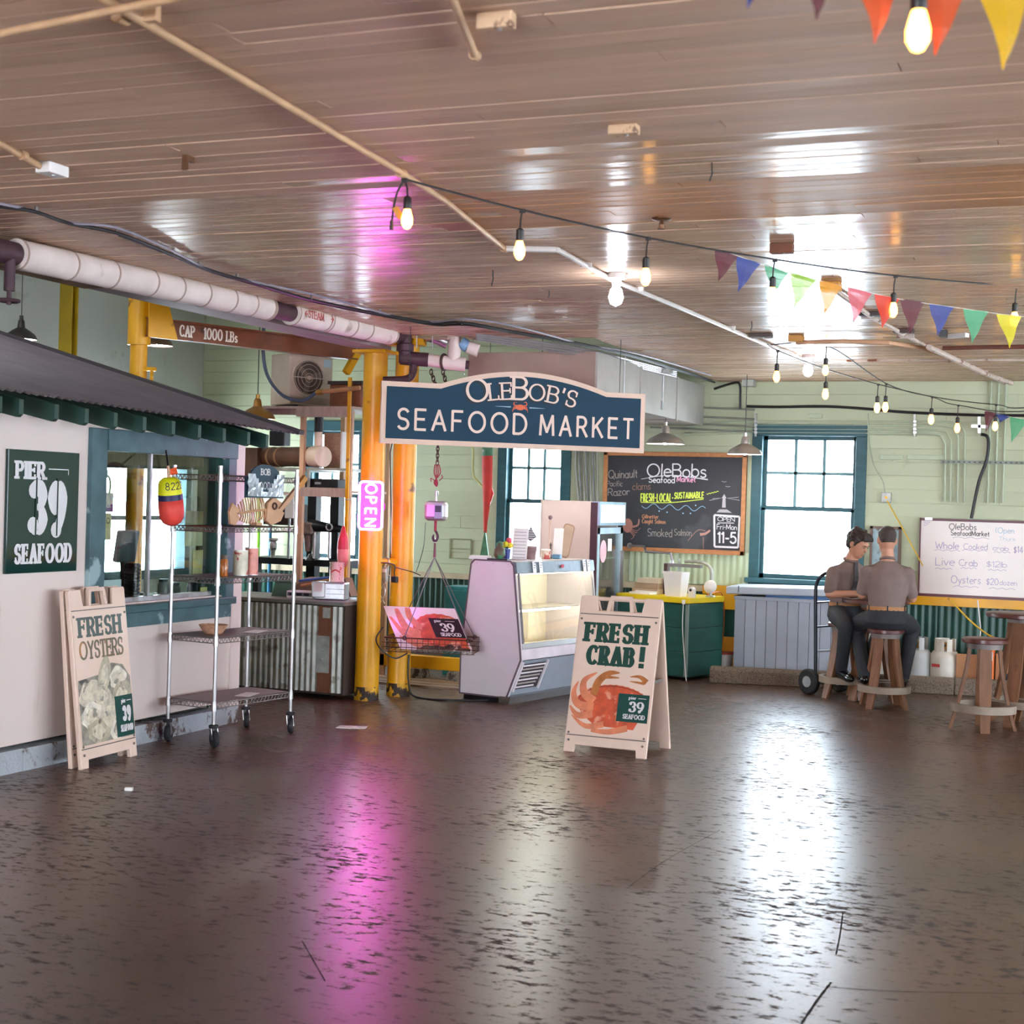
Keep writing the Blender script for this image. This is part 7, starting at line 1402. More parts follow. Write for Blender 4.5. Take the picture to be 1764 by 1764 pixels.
# bucket between counter and chest, extension cord, yellow panel
q = at(1243, 1140, Y=14.65); t = thing('white_bucket', 'small white bucket with a red lid line beside the chest', 'bucket', (q.x, 14.7, 0)); MB().lathe([(.08, 0), (.1, .2), (.104, .2), (.104, .22)], seg=20).build('body', white_plastic, t, smooth=True); MB().lathe([(.106, .205), (.106, .225), (.0, .228)], seg=20).build('lid', M('lid_red', '#C8503C', .4), t, smooth=True)
q = at(1248, 1040, Y=15.0); t = thing('wall_panel', 'yellow painted wall panel between counter and chest', 'panel', (q.x, 15.1, 0)); MB().bb(-.14, .16, 0, .04, .62, .86).build('upper_panel', yellow, t); MB().bb(-.14, .16, 0, .04, .02, .34).build('lower_panel', M('orange_panel', '#D88A1C', .5), t); MB().bb(-.14, .16, .02, .04, .34, .62).build('middle_panel', dkgreen, t)
run(spline([ong(.02, .3)+Vector((0, 0, .02)), at(1240, 1020, Y=14.5), at(1247, 1040, Y=14.6), at(1246, 1090, Y=14.6), at(1240, 1130, Y=14.6)], 6), .006, 'extension_lead', M('orange_cord', '#C8642C', .5), 'orange extension cord hanging off the end of the green counter', 'cord')
# hand truck
def hp(x, y, Y=13.6): return at(x, y, Y=Y)
w0 = hp(1394, 1188); t = thing('hand_truck', 'black hand truck with rubber wheels standing by the seated men', 'hand truck', (w0.x, 13.6, 0)); bt = M('blue_black_tube', '#1E2430', .35, .4)
MB().tube(spline([hp(1405, 1180), hp(1405, 1100), hp(1405, 1030), hp(1407, 1005), hp(1418, 990), hp(1436, 984, 13.75)], 5), .016, 10).build('rail', bt, t, smooth=True, world=True); MB().tube([hp(1437, 1168, 13.8), hp(1436, 1040, 13.8), hp(1436, 984, 13.75)], .016, 10).build('rail', bt, t, smooth=True, world=True)
for y in (1038, 1080, 1122): MB().bar(hp(1405, y), hp(1437, y-2, 13.8), .03, .014).build('cross_bar', bt if y != 1122 else steel, t, world=True)
MB().bar(hp(1408, 1176), hp(1440, 1174, 13.8), .22, .012).build('toe_plate', bt, t, world=True)
ax_ = (hp(1437, 1170, 13.8)-hp(1405, 1175)); ax_.z = 0; ax_.normalize(); Rw = ax_.to_track_quat('Z', 'Y').to_matrix()
for c_, lab in ((Vector((hp(1394, 1166).x, 13.6, .115)), 0), (Vector((hp(1394, 1166).x, 13.6, .115))+ax_*.4, 1)):
    wq = MB().lathe([(.05, -.03), (.1, -.032), (.115, -.02), (.115, .02), (.1, .032), (.05, .03)], c_, 22, R=Rw).build('wheel', black_rubber, t, smooth=True, world=True); MB().lathe([(.05, -.034), (.05, .034)], c_, 14, R=Rw).build('wheel_hub', steel, wq, smooth=True, world=True)
MB().bar(Vector((w0.x, 13.6, .115)), Vector((w0.x, 13.6, .115))+ax_*.4, .02, .02).build('axle', steel, t, world=True)
# barrel-stave stools and tables
stv = M('barrel_oak', '#7A5136', .45, var=.2, scale=8, stretch=(3, 3, .5), col2='#5A3420', mask=(3, .6)); hoopm = M('dull_hoop', '#7E7470', .5, .5, var=.2); seatm = M('mahogany_top', '#5A2C26', .3, var=.2, scale=5, stretch=(1, 8, 1)); ringm = M('grey_oak_ring', '#8C7C6C', .6, var=.2, scale=10)
def stave_stand(name, label, cat, loc, rz, h, rt, rtop, rbot, rring, zring, group, lw=.082):
    t = thing(name, label, cat, loc, rz, group)
    MB().lathe([(rt-.006, h-.035), (rt, h-.03), (rt, h-.006), (rt-.008, h), (0, h)], seg=28, caps=False).lathe([(0, h-.035), (rt-.006, h-.035)], seg=28, caps=False).build('top', seatm, t, smooth=True)
    MB().lathe([(rtop+.02, h-.075), (rtop+.024, h-.036)], seg=24).build('band', hoopm, t, smooth=True)
    for k in range(4):
        a = PI/4+k*PI/2; ca, sa = math.cos(a), math.sin(a); n = 7; pts = []
        for i in range(n+1):
            v = i/n; r_ = rtop+(rbot-rtop)*(v**1.5)*(1.0 if v < .85 else 1.0); pts.append((r_, (h-.06)*(1-v)))
        m = MB(); vs = []
        for r_, z_ in pts:
            w_ = lw*(.75+.25*math.sin(PI*min(1, .15+.85*(1-z_/h))))
            for s1, s2 in ((-1, -1), (1, -1), (1, 1), (-1, 1)): vs.append((ca*(r_+s2*.011)-sa*s1*w_/2, sa*(r_+s2*.011)+ca*s1*w_/2, z_))
        m.add(vs, [(i*4+j, i*4+(j+1) % 4, (i+1)*4+(j+1) % 4, (i+1)*4+j) for i in range(n) for j in range(4)]+[(3, 2, 1, 0), tuple(n*4+j for j in range(4))]); m.build('leg', stv, t)
    MB().lathe([(rring-.04, zring-.028), (rring, zring-.028), (rring, zring+.028), (rring-.04, zring+.028), (rring-.04, zring-.028)], seg=32, caps=False).build('foot_ring', ringm, t, smooth=True)
    return t
S2 = at(1522, 1218, Z=0); S1 = at(1453, 1201, Z=0); S3 = at(1692, 1256, Z=0); HSt = .665
gS = 'barrel stave stools'
st0 = stave_stand('barrel_stool', 'stave leg stool under the man seen from behind', 'stool', S2, .35, HSt, .155, .1, .215, .222, .16, gS)
dup(st0, S1, .1, 'stave leg stool under the man facing sideways beside the hand truck')
dup(st0, S3, .95, 'empty stave leg stool standing alone in front of the right table')
s3 = [c for c in COL.objects if c.name.startswith('barrel_stool')][-1]; s3.scale = (1.12, 1.12, 1.06)
dup(st0, at(1775, 1240, Z=0), .3, 'stave leg stool cut by the right edge behind the table')
T1 = S2+Vector((-.17, .50, 0)); gT = 'barrel stave tables'
tb0 = stave_stand('barrel_table', 'tall stave leg table between the two seated men', 'table', T1, .2, .885, .3, .11, .26, .25, .17, gT, .105)
T2 = at(1760, 1248, Z=0); dup(tb0, T2, .45, 'tall stave leg table at the right edge of the picture')
q = T1+Vector((-.19, -.1, .887)); t = thing('open_papers', 'open booklet of papers on the table between the men', 'papers', q, .3)
for k, (x_, a_) in enumerate(((-.06, .12), (.06, -.1))): MB().box((x_, 0, .006), (.13, .17, .004), R=Matrix.Rotation(a_, 3, 'Y')).build('page', pap, t)
# propane tanks
def tank(x, lab, col, Y=14.95):
    q = at(x, 1150, Y=Y); t = thing('propane_tank', lab, 'gas tank', (q.x, Y, 0), random.uniform(-.3, .3), 'propane tanks along the wall'); mt = M('tank_'+col[1:], col, .4, var=.1, col2='#8A7A6A', mask=(5, .64))
    MB().lathe([(.11, 0), (.115, .03), (.135, .05), (.141, .09), (.141, .27), (.135, .31), (.11, .345), (.05, .362), (0, .364)], seg=24, caps=False).build('body', mt, t, smooth=True)
    m = MB(); n = 20; vs = []
    for k in range(n+1):
        a = PI*.15+2*PI*.85*k/n; vs += [(.1*math.cos(a), .1*math.sin(a), .345), (.1*math.cos(a), .1*math.sin(a), .465)]
    m.add(vs, [(2*k, 2*k+2, 2*k+3, 2*k+1) for k in range(n) if k % 7 not in (3,)]); o = m.build('collar', mt, t); md = o.modifiers.new('thick', 'SOLIDIFY'); md.thickness = .006
    MB().lathe([(.02, .36), (.02, .42), (.012, .43)], seg=10).build('valve', brass, t); MB().cyl((0, -.02, .4), (0, -.05, .4), .018, seg=10).build('valve_knob', black_metal, t); MB().prism([(-.05, 0), (.03, .0), (.03, .03), (-.05, .03)], (-.02, -.1425, .2), (1, 0, 0), (0, 0, 1), (0, .004, 0)).build('sticker', M('tank_sticker', '#B84038', .5), t)
tank(1627, 'cream white propane tank behind the kerb under the whiteboard', '#DAD2C4'); tank(1579, 'silver grey propane tank just right of the seated man', '#B9B9B6'); tank(1497, 'propane tank mostly hidden between the stools', '#C9C4BA')
q = at(1672, 1150, Y=14.95); t = thing('cardboard_box', 'brown cardboard box behind the empty stool', 'box', (q.x, 14.95, 0)); cd = M('cardboard', '#B5825C', .8, var=.1); MB().bb(-.12, .12, -.12, .12, 0, .32).build('body', cd, t); MB().bb(-.12, .12, -.125, -.12, .24, .34).build('flap', cd, t)
q = at(1697, 1130, Y=14.9); t = thing('orange_crate', 'orange plastic box behind the empty stool legs', 'crate', (q.x+.02, 14.85, 0)); MB().bb(-.07, .07, -.1, .1, 0, .42).build('body', M('orange_plastic', '#E8702C', .4), t, bevel=.006); MB().bb(-.06, .06, -.104, -.1, .3, .38).build('label', pap, t)
q = at(1745, 1160, Y=14.9); t = thing('cardboard_box', 'cardboard box with cut handles behind the right table', 'box', (q.x+.05, 14.95, 0)); MB().bb(-.2, .2, -.14, .14, 0, .36).build('body', cd, t); 
for x_ in (-.11, .02): MB().prism([(-.03, 0), (.03, 0), (.03, .07)]+arcpts(0, .07, .03, .04, 0, 180, 8), (x_, -.141, .08), (1, 0, 0), (0, 0, 1), (0, -.003, 0)).build('handle_hole', black_metal, t)
# whiteboard
A, B = at(1584, 892, Y=YB-.06), at(1580, 1027, Y=YB-.06); x1_ = A.x+1.42
t = thing('whiteboard', 'white marker board with seafood prices on the back wall', 'whiteboard', (A.x, YB-.002, B.z)); W_, H_ = 1.42, A.z-B.z
MB().bb(0, W_, -.02, -.0, 0, H_).build('panel', M('white_enamel', '#EADCD4', .3, var=.02), t); fr = M('plum_frame', '#5E2E36', .4)
for a, b, c_, d_ in ((0, W_, 0, .03), (0, W_, H_-.025, H_), (0, .014, 0, H_), (W_-.014, W_, 0, H_)): MB().bb(a, b, -.032, -.001, c_, d_).build('frame_rail', fr, t)
MB().bb(.3, .34, -.02, -.001, -.09, 0).build('support', fr, t); MB().bb(.05, .12, -.04, -.03, H_-.02, H_+.006).build('clip', chrome, t)
wx = lambda x: (x-330)/(1764-330)*(at(1764, 950, Y=YB-.06).x-A.x); wz = lambda y: H_-(y-245)/(1330-245)*H_
def mark(txt, x0, x1, y0, y1, nm, c_, wv=.1, **k): text(MB(), txt, wx(x0), wz(y1), (y1-y0)/1085*H_, 'line', wv, track=.12, y=-.0215, width=wx(x1)-wx(x0), jitter=.03, **k).build('marker_writing', M('marker_'+nm, c_, .6), t)
mark('OleBobs', 740, 1110, 310, 390, 'black', '#3A3A3C', .11); mark('SeafoodMarket', 765, 1290, 405, 470, 'black', '', .13); mark('Whole', 555, 880, 570, 660, 'violet', '#A898B8', .1); mark('Cooked', 945, 1270, 580, 655, 'violet', '', .09); mark('crab', 1340, 1555, 600, 655, 'violet', '', .11); mark('$14', 1625, 1745, 595, 680, 'violet', '', .1)
mark('Live', 565, 830, 785, 890, 'violet', '', .08); mark('Crab', 890, 1140, 800, 885, 'violet', '', .09); mark('$12lb', 1265, 1540, 810, 885, 'violet', '', .09); mark('Oysters', 790, 1190, 1025, 1125, 'violet', '', .08); mark('$20', 1270, 1430, 1045, 1130, 'violet', '', .09); mark('dozen', 1450, 1680, 1060, 1125, 'violet', '', .09); mark('(Open', 1375, 1620, 345, 420, 'faint', '#A8C4D0', .1); mark('Thurs', 1420, 1640, 470, 520, 'faint', '', .09)
for x0, x1, y in ((790, 1290, 500), (545, 900, 682), (925, 1270, 668), (1355, 1580, 680), (560, 800, 935), (915, 1130, 915), (1285, 1540, 925), (820, 1170, 1170), (1305, 1660, 1175)): taper(MB(), [(wx(x0+(x1-x0)*k/6), wz(y+8*(-1)**k)) for k in range(7)], .004, .004, -.0216).build('marker_underline', _mats['marker_violet'], t)
for k in range(3):
    l = MB(); l.flat([(wx(385), wz(300+22*k)), (wx(475-20*k), wz(300+22*k)), (wx(475-20*k), wz(306+22*k)), (wx(385), wz(306+22*k))], -.0216); l.build('marker_writing', _mats['marker_violet'], t)
# framed picture, switch box, cords
A, B = at(1499, 906, Y=YB-.03), at(1551, 968, Y=YB-.03); t = thing('framed_picture', 'brown framed picture on the wall between window and whiteboard', 'picture', (A.x, YB-.002, B.z-.1)); W_, H_ = B.x-A.x, A.z-B.z+.1
MB().bb(.02, W_-.02, -.015, -.001, .02, H_-.02).build('print', M('picture_print', '#8FA6AC', .3, var=.3, scale=7, col2='#5A5450', mask=(6, .55)), t)
for a, b, c_, d_ in ((0, W_, 0, .025), (0, W_, H_-.025, H_), (0, .025, 0, H_), (W_-.025, W_, 0, H_)): MB().bb(a, b, -.03, -.001, c_, d_).build('frame_rail', M('picture_wood', '#6B5448', .5), t)
MB().bb(0, W_, -.012, -.001, -.12, -.02).build('caption_panel', M('caption_mauve', '#9A7A80', .5), t)
q = at(1527, 857, Y=YB-.03); t = thing('wall_outlet', 'small grey outlet box on the wall right of the big window', 'outlet', (q.x, YB-.001, q.z)); MB().bb(-.045, .045, -.05, 0, -.05, .05).build('box', galv, t, bevel=.006); MB().lathe([(.015, 0), (.015, .006)], (0, -.05, 0), 12, R=Matrix.Rotation(PI/2, 3, 'X')).build('socket', M('amber_socket', '#D8A83C', .4), t)
run(spline([at(1495, 712, Y=YB-.04), at(1497, 760, Y=YB-.04), at(1505, 800, Y=YB-.04), at(1521, 830, Y=YB-.04), at(1525, 852, Y=YB-.04)], 6), .006, 'wall_conduit', M('sage_cable', '#A9B49C', .5), 'thin pale cable curving down to the wall outlet', 'cable')
yc_ = M('yellow_cord', '#E0B02C', .5)
run([at(1528, 862, Y=YB-.06), at(1560, 920, Y=YB-.07), at(1590, 975, Y=YB-.1)], .006, 'extension_lead', yc_, 'yellow cord running from the wall outlet behind the whiteboard', 'cord')
run(spline([at(1636, 1032, Y=YB-.08), at(1670, 1068, Y=YB-.15), at(1700, 1092, Y=YB-.2), at(1722, 1102, Y=YB-.25)], 5), .008, 'extension_lead', yc_, 'yellow cord sloping down from the whiteboard to the table', 'cord')
run(spline([at(1684, 1034, Y=YB-.08), at(1687, 1062, Y=YB-.08), at(1689, 1085, Y=YB-.08), at(1687, 1110, Y=YB-.08)], 5), .006, 'white_wire', white_plastic, 'white wire hanging below the whiteboard frame', 'wire')
# conduits on the back wall
pg = M('wall_pipe_paint', '#B4C0A4', .45, var=.08); gW = 'painted conduits on the back wall'
for k, (y0, xe, y1) in enumerate(((726, 1662, 866), (732, 1650, 866), (739, 1638, 864), (745, 1628, 863))):
    Yk = YB-.02; xb = xe
    pts = [at(1180, y0+3, Y=Yk), at(1300, y0, Y=Yk), at(xb-26, y0+1+k*.3, Y=Yk), at(xb-8, y0+5, Y=Yk), at(xb, y0+20, Y=Yk), at(xb, 790, Y=Yk), at(xb-1, y1, Y=Yk)]
    run(pts, .011, 'wall_conduit', pg, ('top', 'second', 'third', 'lowest')[k]+' of four level wall conduits bending down left of the black cable', 'conduit', group=gW)
for k, x in enumerate((1704, 1717, 1730)):
    run([at(x+4-k*0, 655, Y=YB-.02), at(x+2, 700, Y=YB-.02), at(x-3, 866, Y=YB-.02)], .012, 'wall_conduit', pg, ('left', 'middle', 'right')[k]+' of three upright wall conduits above the whiteboard', 'conduit', group=gW)
t = thing('strut_channel', 'perforated metal strut across the upright wall conduits', 'strut', at(1620, 796, Y=YB-.03)); MB().bar(at(1620, 795, Y=YB-.035), at(1790, 798, Y=YB-.035), .02, .03).build('channel', M('grey_strut', '#7E857A', .5, .4), t, world=True)
for k in range(18): q = at(1625+9*k, 795.3+.15*k, Y=YB-.047); MB().box(q, (.02, .003, .01)).build('slot', black_metal, t, world=True)
for x, lab in ((1302, 'upright strut holding the wall conduits left of the window'), (1576, 'upright strut holding the wall conduits right of the window')):
    t = thing('strut_channel', lab, 'strut', at(x, 745, Y=YB-.03)); MB().bar(at(x, 712, Y=YB-.03), at(x, 752, Y=YB-.03), .03, .02).build('channel', galv, t, world=True)
    for y in (726, 732, 739, 745): MB().box(at(x, y, Y=YB-.05), (.03, .012, .018)).build('clamp', steel, t, world=True)
run(spline([at(1286, 700, Y=YB-.05), at(1340, 701, Y=YB-.05), at(1420, 700, Y=YB-.05), at(1490, 704, Y=YB-.05), at(1560, 710, Y=YB-.05), at(1680, 715, Y=YB-.05), at(1790, 716, Y=YB-.05)], 5), .014, 'wall_cable', cable, 'thick black cable running level across the back wall above the window', 'cable', group=None)
run(spline([at(1690, 748, Y=YB-.05), at(1702, 755, Y=YB-.05), at(1700, 790, Y=YB-.06), at(1686, 830, Y=YB-.06), at(1673, 893, Y=YB-.05)], 6), .015, 'wall_cable', cable, 'black cable dropping to the top of the whiteboard', 'cable')
run(spline([at(1230, 670, Y=YB-.05), at(1262, 660, Y=YB-.05), at(1274, 662, Y=YB-.05), at(1275, 690, Y=YB-.05), at(1275, 705, Y=YB-.05)], 5), .012, 'wall_cable', cable, 'short black cable hooked down from the duct end', 'cable')
for x0, x1, y, lab in ((1516, 1556, 787, 'short painted ledge left on the wall under the conduits'), (1563, 1627, 787, 'longer painted ledge on the wall beside the conduits'), (1393, 1417, 716, 'small painted over vent plate above the window')):
    a, b = at(x0, y, Y=YB-.01), at(x1, y, Y=YB-.01); o = tag(MB().bb(0, b.x-a.x, -.02, 0, -.025, .02).build('wall_ledge', pg, None, bevel=.004), lab, 'ledge'); o.location = (a.x, YB-.001, a.z)
t = thing('pipe_cross', 'silver pipe cross fitting on the back wall near the far pennants', 'pipe', at(1687, 733, Y=YB-.04)); MB().bar(at(1673, 734, Y=YB-.04), at(1702, 735, Y=YB-.04), .02, .03).build('level_arm', steel, t, world=True); MB().bar(at(1687, 716, Y=YB-.04), at(1687, 746, Y=YB-.04), .02, .025).build('upright_arm', steel, t, world=True)
# cables behind the sign by the chalkboard, salmon windsock, wall piping
t = thing('cable_bundle', 'bundle of grey hanging cables left of the chalkboard', 'cable', at(1010, 850, Y=YB-.05))
for k in range(7): MB().tube(spline([at(995+5*k, 735, Y=YB-.06-.01*(k % 3)), at(992+6*k, 800, Y=YB-.06-.02*(k % 2)), at(996+5.5*k, 850+4*(k % 3), Y=YB-.06), at(1000+5*k, 900, Y=YB-.06)], 5), .012, 6).build('cable', M('bundle_grey%d' % (k % 2), ('#8C8A80', '#5E5C58')[k % 2], .5), t, smooth=True, world=True)
fs0 = at(840, 770, Y=14.6); t = thing('salmon_windsock', 'red and green cloth salmon hanging nose up by the middle window', 'windsock', fs0)
def fz(y): return at(840, y, Y=14.6).z-fs0.z
def rings(seq):
    vs = []; sgm = 14
    for y, r_, dx_ in seq: vs += [((dx_)+r_*math.cos(2*PI*k/sgm), .4*r_*math.sin(2*PI*k/sgm), fz(y)) for k in range(sgm)]
    return vs, [(i*sgm+k, i*sgm+(k+1) % sgm, (i+1)*sgm+(k+1) % sgm, (i+1)*sgm+k) for i in range(len(seq)-1) for k in range(sgm)]
gm, rm = M('fish_green', '#4A7A5C', .6, var=.3, scale=14), M('fish_red', '#C8322C', .6, var=.15, scale=10)
MB().add(*rings([(730, .01, 0), (745, .05, 0), (770, .06, 0), (786, .062, .0)])).build('head', gm, t, smooth='all'); MB().add(*rings([(785, .062, 0), (810, .06, .004), (840, .055, .01), (870, .04, .006), (900, .025, 0), (918, .018, 0)])).build('body', rm, t, smooth='all')
MB().prism([(0, fz(912)), (.055, fz(965)), (-.055, fz(965))], (0, -.01, 0), (1, 0, 0), (0, 0, 1), (0, .02, 0)).build('tail', gm, t); MB().prism([(.05, fz(835)), (.085, fz(850)), (.045, fz(870))], (0, -.006, 0), (1, 0, 0), (0, 0, 1), (0, .012, 0)).build('fin', rm, t); MB().sphere((-.035, -.026, fz(777)), .012, 8, 6).build('eye', pap, t); MB().cyl((0, 0, fz(732)), (0, 0, HB-fs0.z), .003, seg=5).build('line', cable, t)
run(spline([at(812, 770, Y=YB-.03), at(815, 776, Y=YB-.03), at(815, 815, Y=YB-.03), at(822, 828, Y=YB-.03), at(835, 842, Y=YB-.03)], 4), .012, 'wall_conduit', M('olive_pipe', '#B4B070', .5), 'bent yellow green pipe on the wall left of the salmon', 'pipe')
t = thing('wall_hatch', 'square painted over hatch outline on the pale back wall', 'hatch', at(790, 945, Y=YB-.01)); A, B = at(775, 928, Y=YB-.012), at(810, 963, Y=YB-.012)
for a, b in (((A.x, A.z), (B.x, A.z)), ((B.x, A.z), (B.x, B.z)), ((B.x, B.z), (A.x, B.z)), ((A.x, B.z), (A.x, A.z)), ((A.x, (A.z+B.z)/2), (B.x, (A.z+B.z)/2))): MB().bar((a[0], YB-.006, a[1]), (b[0], YB-.006, b[1]), .01, .012).build('moulding', M('hatch_line', '#9AA07C', .6), t, world=True)
t = thing('conduit_run', 'row of grey level conduits on the wall between sign and window', 'conduit', at(1200, 720, Y=YB-.03))
for k, y in enumerate((706, 722, 735, 744)): MB().tube([at(1120, y-8, Y=YB-.04), at(1300, y, Y=YB-.04)], .012, 6).build('conduit', M('grey_wall_pipe', '#86897C', .5), t, smooth=True, world=True)
for x, y, s_, lab in ((606, 1253, .11, 'small white paper scrap on the floor before the columns'), (222, 1362, .022, 'tiny white crumb on the floor before the oyster board')):
    q = at(x, y, Z=0); o = thing('paper_scrap', lab, 'scrap', q, .4); MB().prism([(-s_, -s_*.4), (s_*.9, -s_*.5), (s_, s_*.45), (-s_*.8, s_*.5)], (0, 0, .0), (1, 0, 0), (0, 1, 0), (0, 0, .004 if s_ > .05 else .018)).build('scrap', white_paint, o)
# ---------------------------------------------------------------- the two seated men
def loft(mb, rs, seg=20):
    """closed skin through level ellipses (cx, cy, z, rx, ry)"""
    vs = []
    for cx, cy, z, rx, ry in rs: vs += [(cx+rx*math.cos(2*PI*k/seg), cy+ry*math.sin(2*PI*k/seg), z) for k in range(seg)]
    n = len(rs); fs = [(i*seg+k, i*seg+(k+1) % seg, (i+1)*seg+(k+1) % seg, (i+1)*seg+k) for i in range(n-1) for k in range(seg)]
    return mb.add(vs, fs+[tuple(range(seg))[::-1], tuple((n-1)*seg+k for k in range(seg))])
def limb(mb, pts, rs, n=6, seg=14):
    P = spline(pts, n); R = []
    for i in range(len(rs)-1): R += [rs[i]+(rs[i+1]-rs[i])*k/n for k in range(n)]
    mb.tube(P, R+[rs[-1]], seg); mb.sphere(P[0], rs[0]*.98, 12, 8); mb.sphere(P[-1], rs[-1]*.98, 12, 8); return mb
def fuse(mb, name, mat, parent=None, voxel=.008, smooth=6, loc=None, rz=0.0):
    """one continuous surface out of overlapping volumes"""
    tmp = mb.build('tmp', mat); r = tmp.modifiers.new('r', 'REMESH'); r.mode = 'VOXEL'; r.voxel_size = voxel; s_ = tmp.modifiers.new('s', 'SMOOTH'); s_.factor = .5; s_.iterations = smooth
    dg = bpy.context.evaluated_depsgraph_get(); me = bpy.data.meshes.new_from_object(tmp.evaluated_get(dg)); bpy.data.objects.remove(tmp)
    me.name = name; me.polygons.foreach_set('use_smooth', [True]*len(me.polygons)); me.materials.clear(); me.materials.append(mat)
    o = bpy.data.objects.new(name, me); COL.objects.link(o)
    if parent is not None: o.parent = parent
    if loc is not None: o.location = loc; o.rotation_euler = (0, 0, rz)
    return o
skin = M('skin', '#C08A6E', .5, var=.08, scale=20); hair_d = M('dark_hair', '#2A1E1A', .5, var=.3, scale=60, bump=.6, bscale=120); hair_s = M('short_hair', '#3A2C26', .6, var=.3, scale=80, bump=.5, bscale=160)
shirt_m = M('mauve_grey_shirt', '#78655F', .8, var=.1, scale=10, bump=.35, bscale=16); trou = M('dark_trousers', '#23262B', .75, var=.15, scale=8, bump=.3, bscale=14); belt_m = M('tan_belt', '#A8713F', .5, var=.1); shoe_m = M('black_shoe', '#121214', .15, var=.1)
def hand(mb, w, d, up, side):
    """palm and five separate bent fingers from the wrist w along d"""
    w, d, up = Vector(w), Vector(d).normalized(), Vector(up).normalized(); s_ = d.cross(up).normalized()*side
    limb(mb, [w, w+d*.045, w+d*.085], [.024, .03, .028], 3, 10)
    for k, (o, L_) in enumerate(((-.027, .07), (-.009, .08), (.009, .076), (.026, .06))):
        b = w+d*.08+s_*o; limb(mb, [b, b+d*L_*.45-up*.004, b+d*L_*.8-up*.02, b+d*L_*.95-up*.034], [.0095, .009, .0085, .0075], 2, 8)
    b = w+d*.03-s_*.028; limb(mb, [b, b+d*.03-s_*.02, b+d*.06-s_*.024-up*.01], [.011, .0105, .009], 2, 8)
def head_mesh(mb, c, yaw, pitch):
    """head in the frame of a face looking along +y, placed at c; returns its matrix"""
    Mh = Matrix.Translation(c) @ Matrix.Rotation(yaw, 4, 'Z') @ Matrix.Rotation(pitch, 4, 'X'); m = MB()
    loft(m, [(0, .035, -.118, .022, .022), (0, .03, -.108, .04, .05), (0, .02, -.085, .054, .072), (0, .008, -.05, .064, .086), (0, 0, -.01, .071, .094), (0, -.006, .03, .075, .098), (0, -.01, .065, .071, .092), (0, -.012, .095, .052, .07), (0, -.012, .112, .025, .034)])
    m.tube([(0, .085, .012), (0, .104, -.02), (0, .1, -.034)], [.007, .012, .012], 8)           # nose
    m.sphere((0, .088, .022), (.05, .012, .012), 10, 6)                                          # brow
    m.sphere((0, .082, -.066), (.024, .01, .012), 10, 6)                                         # lips
    for s_ in (-1, 1): m.sphere((s_*.076, -.008, -.004), (.011, .022, .032), 8, 6)               # ears
    for v in m.v: v.xyz = Mh @ v
    mb.add(m.v, m.f); return Mh
